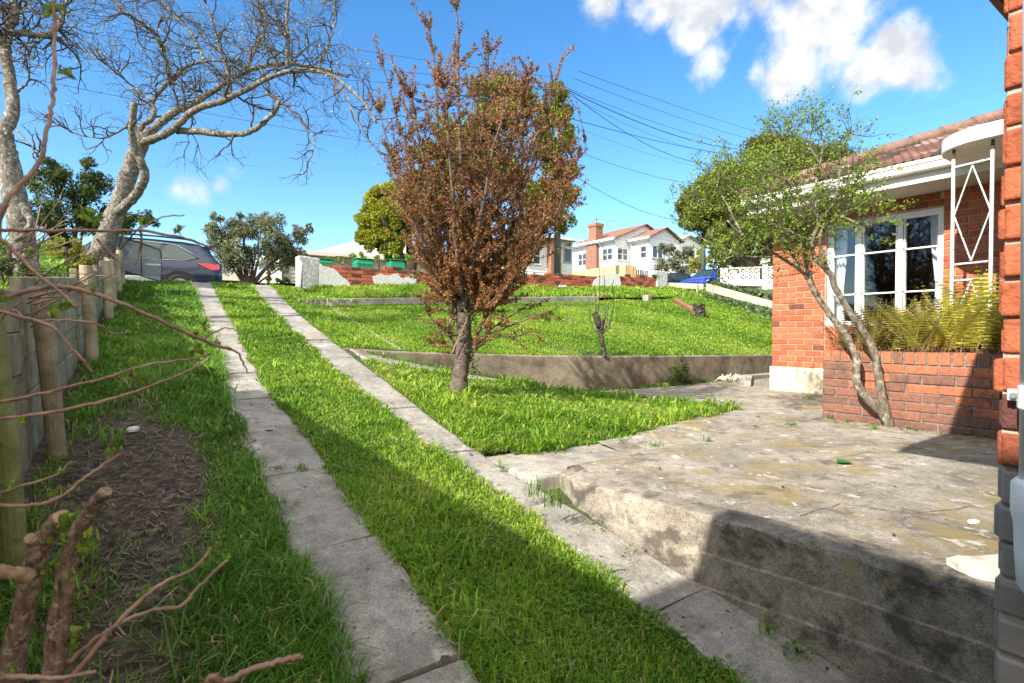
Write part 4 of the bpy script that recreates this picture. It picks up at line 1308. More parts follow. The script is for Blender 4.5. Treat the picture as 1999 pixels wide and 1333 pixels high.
def weed(x, y, z, kind, size, label, group=None, name='weed', mat=None, seed=None):
    rr = random.Random(seed if seed is not None else int(x * 977 + y * 131))
    mb = MB()
    if kind == 'grass':
        for i in range(int(26 * max(1, size / .1))):
            an = rr.uniform(0, 6.28); h = size * rr.uniform(.35, 1.15); ln = h * rr.uniform(.1, 1.2); w = .0022 + size * .007
            bx, by = x + rr.gauss(0, size * .22), y + rr.gauss(0, size * .22)
            sx, sy = math.cos(an + 1.57) * w, math.sin(an + 1.57) * w
            cx, cy = math.cos(an), math.sin(an)
            v = rr.random()
            mb.add([(bx - sx, by - sy, z - .01), (bx + sx, by + sy, z - .01), (bx + sx * .8 + cx * ln * .4, by + sy * .8 + cy * ln * .4, z + h * .62),
                    (bx - sx * .8 + cx * ln * .4, by - sy * .8 + cy * ln * .4, z + h * .62), (bx + cx * ln, by + cy * ln, z + h * .9)], [(0, 1, 2, 3), (3, 2, 4)], v)
    else:
        for i in range(int(60 * max(.6, size / .1))):
            an = rr.uniform(0, 6.28); r_ = size * rr.random() ** .6; zz = z + size * rr.uniform(.02, .65) * (1 - r_ / size * .4)
            c = Vector((x + math.cos(an) * r_, y + math.sin(an) * r_, zz)); l = size * rr.uniform(.10, .2)
            u = Vector((rr.gauss(0, 1), rr.gauss(0, 1), rr.gauss(0, .5))).normalized(); s_ = u.cross(Vector((rr.gauss(0, .4), rr.gauss(0, .4), 1))).normalized()
            mb.add([c - u * l, c + s_ * l * .55, c + u * l, c - s_ * l * .55], [(0, 1, 2, 3)], rr.random())
        for i in range(8):
            an = rr.uniform(0, 6.28)
            mb.tube([(x, y, z), (x + math.cos(an) * size * .5, y + math.sin(an) * size * .5, z + size * .4)], .0018, 3, a=.3)
    o = mb.build(name, mat or M['weed'])
    return tag(o, label, 'weed' if name == 'weed' else name, group)


def zs(x, y): return float(z_low(x, y))
WG = 'weeds in the cracks of the concrete'
def wz(px, py, z=0): p = onz(px, py, z); return p.x, p.y
for (px, py, z, k, s, lab) in [
    (975, 918, -.05, 'grass', .10, 'grassy weed in the gap beside the corner of the low step'),
    (1040, 965, -.05, 'grass', .12, 'tall grassy weed growing against the low step beside the strip'),
    (1080, 985, -.03, 'grass', .13, 'upright broad grass weed at the join of step and patio edge'),
    (1115, 1005, -.20, 'leaf', .08, 'leafy weed clump at the foot of the patio corner'),
    (1155, 1035, -.22, 'leaf', .09, 'spreading leafy weed on the strip under the patio edge'),
    (1235, 1085, -.27, 'grass', .06, 'small tuft in the crack halfway along the sunlit patio edge'),
    (1288, 1110, -.30, 'leaf', .04, 'tiny leafy weed in the crack just before the shadow'),
    (1495, 1230, -.38, 'grass', .07, 'small weed tuft in the shaded crack at the patio foot'),
    (1560, 1275, -.42, 'leaf', .08, 'round leaved weed in the shaded crack near the bottom edge'),
    (1278, 873, 0, 'leaf', .08, 'upright leafy weed in the crack behind the low step'),
    (1380, 862, 0, 'grass', .07, 'reddish seedling weed alone on the open patio'),
    (1545, 830, 0, 'leaf', .07, 'low green weed mat on the yard crack nearest the planter end'),
    (1525, 787, 0, 'leaf', .06, 'low weed tuft on the yard before the cream house base'),
    (1580, 780, 0, 'leaf', .09, 'weed mat at the foot of the cream house base'),
    (1480, 815, 0, 'leaf', .04, 'small moss tuft in the yard crack beyond the lawn tip'),
    (1620, 818, 0, 'grass', .06, 'weed tuft at the left foot of the brick planter'),
    (1655, 825, 0, 'grass', .06, 'weed tuft at the planter foot left of the leaning shrub stems'),
    (1705, 838, 0, 'grass', .07, 'weed tuft right under the leaning shrub stems'),
    (1793, 828, 0, 'leaf', .08, 'leafy weed at the planter foot right of the shrub stems'),
    (1778, 838, 0, 'leaf', .06, 'pale weed lying in front of the planter right of the shrub stems'),
    (1860, 835, 0, 'leaf', .09, 'weed clump in the planter shadow edge'),
    (1920, 852, 0, 'leaf', .11, 'weed clump at the shaded right end of the planter foot'),
    (590, 925, .03, 'grass', .06, 'grass tuft in the joint across the left strip'),
    (540, 928, .03, 'leaf', .05, 'leafy weed at the left end of the joint across the left strip'),
    (1215, 862, 0, 'leaf', .05, 'low weed in the joint at the back edge of the step'),
]:
    x, y = wz(px, py, z)
    weed(x, y, z if px > 900 else float(zg(y)) + .02, k, s, lab, WG)
# fringe of weeds at the foot of the terrace wall
wf = []
rr = random.Random(5)
xs_ = np.concatenate([rr_ for rr_ in [np.random.default_rng(51).uniform(2.4, 7.2, 900), np.random.default_rng(52).uniform(7.2, 12, 260), np.random.default_rng(53).uniform(10.5, 13, 500)]])
ys_ = wall_y(xs_) - .08 - np.abs(np.random.default_rng(54).normal(0, .07, len(xs_))) * np.where(xs_ < 4.6, 2.0, 1)
P_ = np.stack([xs_, ys_], -1)
V, Q, T, A = blades(P_, lambda x, y: z_low(x, y), .03, .09, 1.2, 55, .8, rnd_lo=0, rnd_hi=.6)
tag(np_obj('grass', V, Q, M['grass'], attr=A, Ft=T), 'thin weedy fringe along the foot of the retaining wall', 'grass', kind='stuff')
# low grass fringe on the edge of the yard concrete near house base

# crumbs of soil, twig and dead leaf lying on the strips, step and patio
def crumbs(n, fx, seed, smin=.003, smax=.011):
    r_ = np.random.default_rng(seed); x, y, z = fx(r_, n)
    n = len(x); th = r_.uniform(0, 6.28, n); L = r_.uniform(smin, smax, n) * (1 + r_.random(n) ** 6 * 2); W = L * r_.uniform(.15, .7, n)
    V = np.zeros((n, 4, 3)); d = np.stack([np.cos(th), np.sin(th)], -1); s = np.stack([-np.sin(th), np.cos(th)], -1)
    for i, (a, b) in enumerate(((-1, 0), (0, -1), (1, 0), (0, 1))):
        V[:, i, :2] = np.stack([x, y], -1) + d * (a * L)[:, None] + s * (b * W)[:, None]; V[:, i, 2] = z + .004 + (i % 2) * L * .35
    return V.reshape(-1, 3), np.repeat(r_.random(n) * .8, 4)
def on_l(r_, n): y = r_.uniform(.5, 10, n) ** 1.0; t = r_.beta(.6, .6, n); x = np.interp(y, *LLx) * (1 - t) + np.interp(y, *LRx) * t; return x, y, zg(y) + .026
def on_r(r_, n): y = r_.uniform(.8, 11, n); t = r_.beta(.6, .6, n); x = np.interp(y, *RLx) * (1 - t) + np.interp(y, *RRx) * t; return x, y, zg(y) + .026
def on_p(r_, n): x = r_.uniform(2.4, 5.85, n); y = r_.uniform(.4, 3.3, n); return x, y, x * 0 + .006
def on_f(r_, n): x = r_.uniform(3.2, 5.86, n); y = r_.uniform(.6, 2.6, n); x = 5.84 - np.abs(r_.normal(0, .10, n)); return x, y, x * 0 + .006
Vs, As = [], []
for (n, f, sd) in ((420, on_l, 1), (420, on_r, 2), (200, on_p, 3), (420, on_f, 4)):
    v, a = crumbs(n, f, sd); Vs.append(v); As.append(a)
V = np.concatenate(Vs); n = len(V) // 4
tag(np_obj('debris', V, np.arange(n)[:, None] * 4 + np.arange(4)[None], M['litter'], attr=np.concatenate(As)), 'crumbs of dead leaf, twig and soil scattered on the driveway strips and patio', 'litter', kind='stuff')

# rough grass of the neighbour's yard behind the fence
nb_ = scatter(-4.5, -.55, .5, 14, 1500, lambda x, y, r: x < fence_x(y) - .12, 91, dref=2.5, power=1.0)
V, Q, T, A = blades(nb_, lambda x, y: z_low(x, y) - .012 + np.clip((-.55 - x) * 3, 0, 1) * .55, .06, .16, 1.7, 92, .6)
tag(np_obj('grass', V, Q, M['grass'], attr=A, Ft=T), 'rough grass in the neighbouring yard behind the timber fence', 'grass', kind='stuff')

# ================================================================== LEAF AND BRANCH TOOLS
def leaf_arrays(P, size, aspect=.5, seed=0, up=.0, jitter=.35, fold=True, rnd=None, out=None, outw=0.0):
    """P (n,3) leaf centres -> diamonds of two triangles each with a crease"""
    r = np.random.default_rng(seed)
    n = len(P)
    d = r.normal(0, 1, (n, 3)); d[:, 2] += up
    if out is not None: d = d + out * outw
    d /= np.linalg.norm(d, axis=1, keepdims=True) + 1e-9
    k = r.normal(0, 1, (n, 3)); s = np.cross(d, k); s /= np.linalg.norm(s, axis=1, keepdims=True) + 1e-9
    nn = np.cross(s, d)
    L = size * r.uniform(1 - jitter, 1 + jitter, n)[:, None]
    W = L * aspect
    V = np.zeros((n, 4, 3))
    V[:, 0] = P - d * L * .5
    V[:, 1] = P + s * W * .5 + nn * W * .12
    V[:, 2] = P + d * L * .5
    V[:, 3] = P - s * W * .5 + nn * W * .12
    b = np.arange(n)[:, None] * 4
    Ft = np.concatenate([b + np.array([[0, 1, 2]]), b + np.array([[0, 2, 3]])], 0)
    a = r.random(n) if rnd is None else rnd
    return V.reshape(-1, 3), Ft, np.repeat(a, 4)


def leaves(name, P, size, mat, parent=None, **k):
    V, Ft, A = leaf_arrays(np.asarray(P, float), size, **k)
    o = np_obj(name, V, None, mat, attr=A, Ft=Ft)
    if parent: hang(o, parent)
    return o


def vrand(rr): return Vector((rr.gauss(0, 1), rr.gauss(0, 1), rr.gauss(0, 1))).normalized()


def bough(mb, pts, r0, r1, seg=9, wob=.12, sub=5, kink=.0, rr=None):
    """smooth tapering limb through the given points; returns the finely spaced points and radii"""
    P = [Vector(p) for p in pts]
    out = []
    n = len(P)
    for i in range(n - 1):
        p0 = P[max(i - 1, 0)]; p1 = P[i]; p2 = P[i + 1]; p3 = P[min(i + 2, n - 1)]
        for s in range(sub):
            t = s / sub
            q = .5 * ((2 * p1) + (-p0 + p2) * t + (2 * p0 - 5 * p1 + 4 * p2 - p3) * t * t + (-p0 + 3 * p1 - 3 * p2 + p3) * t ** 3)
            if kink and rr: q = q + vrand(rr) * kink
            out.append(q)
    out.append(P[-1])
    m = len(out)
    rad = [lerp(r0, r1, i / (m - 1)) for i in range(m)]
    mb.tube(out, rad, seg, wob=wob)
    return out, rad


def twig_tree(mb, start, direc, length, radius, depth, rr, tips, nodes, kink=.35, split=3, shrink=.62, up=.15, seg=4, spread=.8, steps=4, grav=0.0):
    """recursive branching; collects the twig ends and points along the twigs"""
    d = Vector(direc).normalized(); p = Vector(start)
    pts = [p.copy()]; rad = [radius]
    sl = length / steps
    for i in range(steps):
        d = (d + vrand(rr) * kink + Vector((0, 0, up - grav))).normalized()
        p = p + d * sl
        pts.append(p.copy()); rad.append(radius * (1 - .45 * (i + 1) / steps))
        if depth <= 1: nodes.append((p.copy(), d.copy()))
    mb.tube(pts, rad, seg if radius > .006 else 3, caps=False, a=rr.random())
    if depth <= 0:
        tips.append((p.copy(), d.copy())); return
    for k in range(split):
        j = steps if k == 0 else rr.randint(max(1, steps // 3), steps)
        q = pts[j]
        dd = (d + vrand(rr) * spread + Vector((0, 0, up))).normalized()
        twig_tree(mb, q, dd, length * shrink * rr.uniform(.75, 1.2), rad[j] * (.95 if k == 0 else .8), depth - 1, rr, tips, nodes, kink, split, shrink, up, seg, spread, steps, grav)


# ================================================================== THE COPPER-LEAVED TREE ON THE LAWN
TX, TY = 2.62, 4.72
TZ = float(z_low(TX, TY))
TD = (TX * math.sin(YAW) + TY * math.cos(YAW))
plum = thing('copper_leaf_tree', 'vase shaped tree with copper brown leaves on the triangular lawn', 'tree', (TX, TY, TZ))
rr = random.Random(31)
mb = MB(); tw_ = MB(); tips = []; nodes = []
def tp(px, py, dd=0): return at(px, py, TD + dd)
trunk = [tp(895, 778), tp(896, 745), tp(903, 700), tp(906, 650), tp(905, 610)]
rads = [.135, .10, .088, .082, .095, .10]
tpts, _ = bough(mb, trunk, .080, .070, 16, .14, 6)
mb.tube([tp(895, 782), tp(895, 770), tp(896, 755), tp(897, 740)], [.135, .108, .092, .08], 16, wob=.25)
crown_env = lambda p: True
# main stems fan out from the fork
stems = []
fork = tp(905, 612)
for (a, b, c, dd, r0) in [(a_, b_, (c_[0], c_[1] - (34 if c_[1] < 240 else 10)), d_, r_) for (a_, b_, c_, d_, r_) in [((880, 560), (845, 400), (800, 200), -.25, .045), ((893, 540), (868, 360), (838, 60), .1, .05), ((905, 540), (900, 350), (893, 20), -.1, .055),
                        ((918, 540), (930, 360), (960, 110), .2, .05), ((925, 550), (965, 400), (1030, 170), -.15, .045), ((930, 570), (995, 440), (1090, 200), .15, .04),
                        ((935, 590), (1010, 500), (1125, 330), -.2, .035), ((870, 575), (820, 470), (765, 300), .2, .035), ((930, 560), (1000, 400), (1105, 130), .3, .034), ((880, 560), (825, 400), (740, 140), -.2, .034), ((875, 570), (810, 450), (735, 230), .3, .030), ((930, 575), (1010, 470), (1145, 300), .3, .03), ((940, 600), (1020, 530), (1110, 380), -.4, .028), ((890, 560), (850, 450), (775, 170), .5, .038),
                        ((915, 550), (940, 420), (1000, 150), -.55, .04), ((900, 560), (885, 430), (865, 180), -.6, .04), ((925, 560), (950, 450), (1060, 260), .6, .035),
                        ((910, 560), (905, 450), (925, 200), .65, .04), ((880, 580), (830, 490), (790, 400), -.45, .03), ((940, 590), (1000, 530), (1080, 440), .4, .028)]]:
    P0 = fork + Vector((rr.uniform(-.03, .03), rr.uniform(-.03, .03), rr.uniform(-.05, .1)))
    pts, rad = bough(mb, [P0, tp(*a, dd * .25), tp(*b, dd * .7), tp(*c, dd)], r0 * .9, .006, 7, .1, 7, .018, rr)
    stems.append((pts, rad))
# low side shoots with leaves: left and right of the trunk
low = []
for (pts_, r0) in [([(888, 690), (878, 640), (885, 590), (880, 540)], .022), ([(915, 700), (945, 660), (1000, 635), (1060, 612), (1115, 590)], .016),
                   ([(915, 680), (950, 620), (985, 580), (1010, 545)], .016), ([(912, 705), (950, 665), (1000, 655), (1065, 655)], .012),
                   ([(900, 660), (870, 640), (840, 620), (828, 590)], .010), ([(898, 690), (870, 670), (845, 665)], .008), ([(905, 640), (860, 600), (835, 570)], .009),
                   ([(915, 690), (960, 640), (1020, 605), (1080, 585)], .012), ([(912, 690), (940, 640), (950, 590), (970, 560)], .012)]:
    dd = rr.uniform(-.25, .25)
    P = [tp(a, b, dd * i / len(pts_)) for i, (a, b) in enumerate(pts_)]
    pts, rad = bough(mb, P, r0, .003, 5, .1, 6, .008, rr)
    low.append((pts, rad))
hang(mb.build('trunk', M['bark_plum'], smooth=True), plum)
LP = []; LO = []
def dress(pts, rad, start, n_side, Lr, dens, upw=.35, leafs=True):
    dens *= 1.7
    m = len(pts)
    for k in range(n_side):
        i = rr.randint(int(m * start), m - 2)
        t0 = (pts[min(i + 1, m - 1)] - pts[max(i - 1, 0)]).normalized()
        d = (t0 * .7 + vrand(rr) * .75 + Vector((0, 0, upw))).normalized()
        L = rr.uniform(*Lr) * (1.15 - i / m * .55)
        p = pts[i].copy(); pp = [p.copy()]
        for s in range(5):
            d = (d + vrand(rr) * .14 + Vector((0, 0, .07))).normalized(); p = p + d * L / 5; pp.append(p.copy())
        tw_.tube(pp, [.0045, .004, .0035, .003, .0022, .0015], 3, caps=False, a=rr.random())
        nl = int(L * dens)
        for q in range(nl):
            t = rr.uniform(.08, 1.02) * 5; j = min(int(t), 4)
            c = pp[j].lerp(pp[j + 1], t - j)
            for w in range(rr.choice((2, 3, 4))):
                LP.append(c + vrand(rr) * rr.uniform(.005, .028))
for pts, rad in stems:
    dress(pts, rad, .20, 52, (.16, .50), 66)
    # leafy leader
    for i in range(int(len(pts) * .35), len(pts)):
        for w in range(10): LP.append(pts[i] + vrand(rr) * rr.uniform(.01, .06))
for pts, rad in low:
    dress(pts, rad, .15, 11, (.08, .26), 62, .12)
# fill the oval crown: thin twigs rising from the stems, leaves along them
allpts = [p for pts, rad in stems for p in pts[int(len(pts) * .15):]]
cc = tp(950, 345)
ri = Vector((math.cos(YAW), -math.sin(YAW), 0)); fo_ = Vector((math.sin(YAW), math.cos(YAW), 0))
for k in range(560):
    v = vrand(rr) * (rr.random() ** .42)
    tgt = cc + ri * v.x * 1.10 + fo_ * v.y * .85 + Vector((0, 0, v.z * 1.32))
    wv = (tgt.z - cc.z) / 1.32
    if wv < -.55: tgt = tgt + ri * (-v.x * .35) 
    cand = [p for p in rr.sample(allpts, 40) if p.z < tgt.z - .06] or [cc]
    s0 = min(cand, key=lambda p: (p - tgt).length + abs((tgt.z - p.z) - .25) * .5)
    if (s0 - tgt).length > .85: continue
    m1 = s0.lerp(tgt, .5) + vrand(rr) * .03 - Vector((0, 0, .03))
    pp = [s0, s0.lerp(m1, .5), m1, m1.lerp(tgt, .5) + vrand(rr) * .01, tgt]
    tw_.tube(pp, [.0042, .0036, .003, .0022, .0014], 3, caps=False, a=rr.random())
    L = (tgt - s0).length
    for q in range(int(L * 34) + 1):
        t = rr.uniform(.15, 1.04) * 4; j = min(int(t), 3)
        c = pp[j].lerp(pp[j + 1], t - j) + vrand(rr) * .008
        for w in range(rr.choice((3, 4, 5, 7))): LP.append(c + vrand(rr) * rr.uniform(.004, .022))
hang(tw_.build('twigs', M['bark_plum'], smooth=True), plum)
LPa = np.array([tuple(p) for p in LP])
rn = np.random.default_rng(5)
cv = .42 + .5 * (rn.random(len(LPa)) - .5) + .16 * np.sin(LPa[:, 2] * 3.1 + LPa[:, 0] * 4)
cv = np.where((rn.random(len(LPa)) < .14), rn.uniform(.88, 1, len(LPa)), np.clip(cv, 0, .86))
leaves('foliage', LPa, .0235, M['plum_leaf'], plum, aspect=.55, seed=3, rnd=cv)
# a thin climber on the trunk
mb = MB()
cl = [tp(882, 690, -.1), tp(893, 665, -.12), tp(905, 640, -.12), tp(912, 618, -.11), tp(905, 600, -.1)]
bough(mb, cl, .007, .004, 5, .1, 6)
vine = thing('climber', 'ivy climber wound around the trunk of the copper leaved tree', 'climber', (TX, TY, TZ))
hang(mb.build('stem', M['twig_dead'], smooth=True), vine)
pv = []
for i in range(420):
    t = rr.random(); py = lerp(740, 590, t); px = 915 + 12 * math.sin(t * 9) + rr.gauss(0, 6)
    pv.append(tuple(tp(px, py, rr.uniform(-.13, .05))))
leaves('foliage', np.array(pv), .026, M['dark_leaf'], vine, aspect=.7, seed=9)

# ================================================================== BARE MAGNOLIA-LIKE TREES BEHIND THE FENCE
def bare_tree(label, base_d, limbs, seeds, twig_starts, seed, group, budn=1.0):
    rr = random.Random(seed)
    P0 = at(*limbs[0][0][0], base_d)
    t = thing('bare_tree', label, 'tree', (P0.x, P0.y, P0.z - .6), group)
    mb = MB(); tw2 = MB(); tips = []; nodes = []
    allp = []
    for (pts_, dz, r0, r1) in limbs:
        n = len(pts_)
        P = [at(a, b, base_d + lerp(dz[0], dz[1], i / max(1, n - 1))) for i, (a, b) in enumerate(pts_)]
        pts, rad = bough(mb, P, r0 * .86, r1 * .9, 14 if r0 > .05 else 7, .12, 6, .010, rr)
        allp.append((pts, rad))
    hang(mb.build('trunk', M['bark_lichen'], smooth=True), t)
    for (li, f0, cnt, L, dep, sp) in twig_starts:
        pts, rad = allp[li]; m = len(pts)
        cnt = int(cnt * 1.0)
        for k in range(cnt):
            i = int(m * (f0 + (1 - f0) * (k + rr.random()) / cnt)); i = min(max(i, 1), m - 1)
            t0 = (pts[i] - pts[i - 1]).normalized()
            d = (t0 * .45 + vrand(rr) * sp + Vector((0, 0, .25))).normalized()
            twig_tree(tw2, pts[i], d, L * rr.uniform(.7, 1.25), min(max(rad[i] * .55, .012), .018), dep, rr, tips, nodes, kink=.55, split=3, shrink=.72, up=.03, spread=.85, steps=4)
    hang(tw2.build('twigs', M['bark_twig'], smooth=True), t)
    bp = [tuple(p + d * .012) for p, d in tips]
    if bp: leaves('buds', np.array(bp), .038 * budn, M['bud'], t, aspect=.42, seed=seed)
    return t, len(tw2.f)


D1 = 8.6
limbs = [
    ([(165, 575), (185, 520), (205, 470), (222, 430), (245, 360), (265, 300), (285, 262)], (0, .1), .20, .115),       # 0 trunk
    ([(228, 415), (262, 385), (282, 350), (278, 320), (264, 290), (258, 255), (262, 200)], (0, -.6), .085, .05),      # 1 crooked stem
    ([(283, 265), (320, 235), (345, 215), (372, 205), (420, 175), (480, 140), (540, 125), (610, 130), (680, 150)], (.1, .9), .080, .022),  # 2
    ([(268, 285), (300, 270), (335, 255), (380, 215), (440, 195), (500, 165), (560, 140), (640, 145), (700, 190), (735, 240)], (.1, -.7), .078, .016),  # 3
    ([(262, 290), (275, 250), (300, 225), (300, 195), (330, 160), (365, 130), (400, 120), (450, 118)], (0, .5), .055, .018),  # 4
    ([(345, 255), (400, 258), (450, 262), (485, 258), (520, 235), (545, 200), (520, 180)], (0, -.4), .062, .03),      # 5
    ([(335, 165), (320, 110), (305, 70), (270, 40), (240, 20), (200, -20)], (.3, -.2), .045, .02),                        # 6
    ([(450, 185), (445, 140), (430, 100), (420, 60), (400, 0)], (.3, .2), .04, .012),                                    # 7
    ([(560, 135), (562, 80), (560, 30), (570, -40)], (.4, .2), .045, .02),                                              # 8
    ([(560, 205), (580, 225), (600, 255), (615, 280), (600, 320)], (-.3, -.5), .022, .008),                           # 9
    ([(640, 140), (680, 200), (710, 255), (740, 300), (760, 330)], (.5, .3), .022, .006),                             # 10
    ([(400, 120), (370, 60), (330, 20), (290, -40)], (.5, .9), .035, .012),                                           # 11
    ([(262, 240), (220, 262), (200, 270), (150, 262), (120, 245)], (-.3, -.6), .02, .006),                             # 12
    ([(480, 140), (500, 90), (520, 50), (500, -20)], (.8, 1.2), .04, .012),
    ([(300, 200), (250, 160), (200, 120), (150, 90)], (.1, .2), .022, .006),
    ([(620, 140), (640, 90), (655, 40), (650, 0)], (.6, .8), .025, .008),
]
starts = [(2, .25, 17, 0.46, 3, .85), (3, .3, 17, 0.46, 3, .85), (4, .25, 12, 0.44, 3, .85), (5, .35, 6, 0.36, 3, .8), (6, .1, 14, 0.46, 3, .85), (7, .1, 12, 0.44, 3, .85),
          (8, .1, 12, 0.48, 3, .85), (9, .2, 6, .28, 2, .8), (10, .1, 10, .34, 2, .8), (11, .1, 12, 0.46, 3, .85), (12, .2, 8, .30, 2, .9), (13, .1, 12, 0.46, 3, .85), (1, .75, 3, 0.40, 3, .8),
          (14, .1, 11, 0.42, 3, .8), (15, .1, 11, 0.42, 3, .8)]
bt1, nf1 = bare_tree('large leaning bare tree with pale lichened bark reaching over the driveway', D1, limbs, None, starts, 77, 'bare lichened trees behind the fence')
limbs2 = [
    ([(60, 620), (55, 560), (48, 500), (40, 430), (25, 360), (12, 300), (5, 260)], (0, 0), .155, .11),
    ([(5, 262), (25, 215), (20, 170), (12, 100), (15, 60), (30, 30), (20, -30)], (0, .2), .085, .04),
    ([(18, 65), (45, 65), (85, 70), (110, 55), (125, 20), (140, -30)], (.1, .5), .05, .02),
    ([(12, 100), (-10, 60), (-40, 20)], (.1, -.2), .06, .03),
    ([(30, 180), (50, 165), (58, 140), (40, 120)], (.1, -.1), .018, .008),
    ([(30, 250), (60, 285), (75, 300)], (0, -.2), .012, .004),
    ([(45, 400), (60, 440), (30, 470)], (-.2, -.3), .05, .03),
]
starts2 = [(1, .5, 9, .40, 3, .85), (2, .3, 14, .42, 3, .85), (3, .2, 8, .42, 3, .85), (4, .3, 4, .16, 1, .8), (5, .3, 5, .16, 1, .8)]
bt2, nf2 = bare_tree('bare lichened tree trunk cut by the left edge of the photo', 6.2, limbs2, None, starts2, 78, 'bare lichened trees behind the fence')
print('twig faces', nf1, nf2)

# ================================================================== SMALL SHRUB TREE IN FRONT OF THE PLANTER
SX, SY = onz(1735, 830, 0).x - .12, 2.16
SD = SX * math.sin(YAW) + SY * math.cos(YAW)
shr = thing('shrub_tree', 'small twisted shrub tree with fresh green leaves leaning over the planter', 'tree', (SX, SY, 0))
rr = random.Random(91)
mb = MB(); tw3 = MB(); tips = []; nodes = []
def sp_(px, py, dd=0): return at(px, py, SD + dd)
SL = [([(1737, 835), (1725, 808), (1700, 785), (1683, 765), (1672, 740), (1672, 700), (1655, 660), (1625, 620), (1600, 585), (1578, 545)], (0, .15), .045, .026),
      ([(1738, 832), (1728, 800), (1718, 750), (1710, 700), (1695, 660), (1660, 610), (1630, 560), (1618, 530), (1590, 505)], (.0, -.1), .040, .024),
      ([(1578, 545), (1560, 525), (1520, 500), (1495, 485), (1450, 460), (1420, 430)], (.15, .0), .020, .008),
      ([(1600, 585), (1580, 540), (1573, 500), (1582, 470), (1570, 430), (1560, 380), (1545, 340)], (.15, .3), .022, .008),
      ([(1590, 505), (1585, 470), (1600, 430), (1590, 380), (1600, 320), (1610, 270)], (-.1, -.3), .020, .006),
      ([(1582, 470), (1560, 440), (1530, 400), (1500, 370), (1480, 330)], (.1, .2), .016, .006),
      ([(1570, 430), (1540, 395), (1520, 340), (1515, 290), (1525, 260)], (.2, .3), .014, .005),
      ([(1600, 430), (1630, 390), (1640, 330), (1650, 280), (1670, 255)], (-.2, -.4), .014, .004),
      ([(1618, 530), (1600, 460), (1640, 420), (1680, 400), (1705, 370)], (-.1, -.3), .014, .005),
      ([(1560, 525), (1530, 470), (1480, 430), (1440, 400), (1410, 370)], (.1, .35), .015, .005),
      ([(1545, 340), (1540, 300), (1545, 260), (1540, 240)], (.3, .3), .008, .003),
      ([(1640, 420), (1690, 440), (1710, 430)], (-.2, -.4), .009, .003),
      ([(1520, 500), (1460, 500), (1400, 480), (1350, 450), (1335, 420)], (0, .3), .010, .003), ([(1495, 485), (1430, 500), (1390, 520)], (-.1, -.2), .008, .003), ([(1500, 370), (1440, 340), (1400, 330), (1370, 350)], (.2, .4), .008, .003), ([(1440, 400), (1390, 400), (1350, 380)], (.2, .1), .008, .003), ([(1560, 430), (1610, 400), (1650, 370), (1690, 350)], (.1, -.3), .010, .003), ([(1545, 400), (1500, 400), (1460, 380), (1430, 370)], (.2, -.1), .010, .003), ([(1582, 470), (1540, 450), (1500, 430), (1480, 400)], (-.2, -.3), .010, .003), ([(1600, 430), (1560, 380), (1530, 350), (1500, 340)], (-.2, -.4), .010, .003), ([(1590, 400), (1630, 420), (1670, 410)], (.3, .2), .009, .003),
      ([(1450, 460), (1420, 400), (1400, 360), (1410, 320)], (0, .2), .010, .004),
      ([(1600, 320), (1580, 280), (1585, 245)], (-.2, -.1), .008, .003)]
allp = []
for (pts_, dz, r0, r1) in SL:
    n = len(pts_)
    P = [sp_(a, b, lerp(dz[0], dz[1], i / (n - 1))) for i, (a, b) in enumerate(pts_)]
    allp.append(bough(mb, P, r0, r1, 9, .15, 5, .004, rr))
hang(mb.build('trunk', M['bark_grey'], smooth=True), shr)
for k, (pts, rad) in enumerate(allp[2:]):
    m = len(pts)
    for j in range(20):
        i = min(m - 1, int(m * (.12 + .88 * (j + rr.random()) / 20)))
        d = (vrand(rr) + Vector((0, 0, .45))).normalized()
        twig_tree(tw3, pts[i], d, rr.uniform(.12, .24), .0036, 2, rr, tips, nodes, kink=.45, split=3, shrink=.66, up=.08, spread=.85, steps=3)
hang(tw3.build('twigs', M['bark_twig'], smooth=True), shr)
lp = []
for p, d in nodes:
    if rr.random() < .46:
        c = p + vrand(rr) * .012
        for w in range(rr.choice((1, 2, 3, 4))): lp.append(tuple(c + vrand(rr) * .020))
leaves('foliage', np.array(lp), .026, M['green_leaf'], shr, aspect=.55, seed=12, up=.3)
print('shrub leaves', len(lp), 'plum', len(LPa))

# ================================================================== LITTLE PRUNED TREE ON THE LAWN EDGE
BX, BY = 5.62, 6.16
BZ = float(z_ter(BX, BY))
BD = BX * math.sin(YAW) + BY * math.cos(YAW)
bz_ = thing('pruned_tree', 'small hard pruned tree with thin upright shoots at the lawn edge', 'tree', (BX, BY, BZ))
mb = MB(); rr = random.Random(7)
q = lambda px, py, dd=0: at(px, py, BD + dd)
bough(mb, [q(1181, 697), (q(1178, 680)), q(1173, 655), q(1170, 635), q(1166, 612)], .038, .030, 10, .35, 5)
bough(mb, [q(1170, 640), q(1164, 618), q(1160, 610)], .04, .045, 9, .5, 4)
bough(mb, [q(1173, 645), q(1176, 630), q(1179, 622)], .03, .022, 8, .4, 4)
hang(mb.build('trunk', M['stump'], smooth=True), bz_)
mb = MB()
for P in [[(1172, 650), (1160, 640), (1152, 620), (1150, 580)], [(1172, 648), (1163, 630), (1163, 590), (1161, 575)], [(1167, 612), (1170, 570), (1170, 530), (1169, 495)],
          [(1176, 645), (1182, 620), (1180, 560), (1179, 505), (1178, 480)], [(1177, 650), (1190, 628), (1197, 600), (1196, 560), (1198, 545)], [(1176, 652), (1188, 640), (1195, 615), (1198, 575)],
          [(1176, 650), (1184, 632), (1187, 600), (1188, 590)], [(1170, 655), (1160, 645), (1153, 635)]]:
    dd = rr.uniform(-.1, .1)
    bough(mb, [q(a, b, dd * i / 3) for i, (a, b) in enumerate(P)], .008, .0045, 5, .1, 5, .004, rr)
hang(mb.build('shoots', M['bark_twig'], smooth=True), bz_)

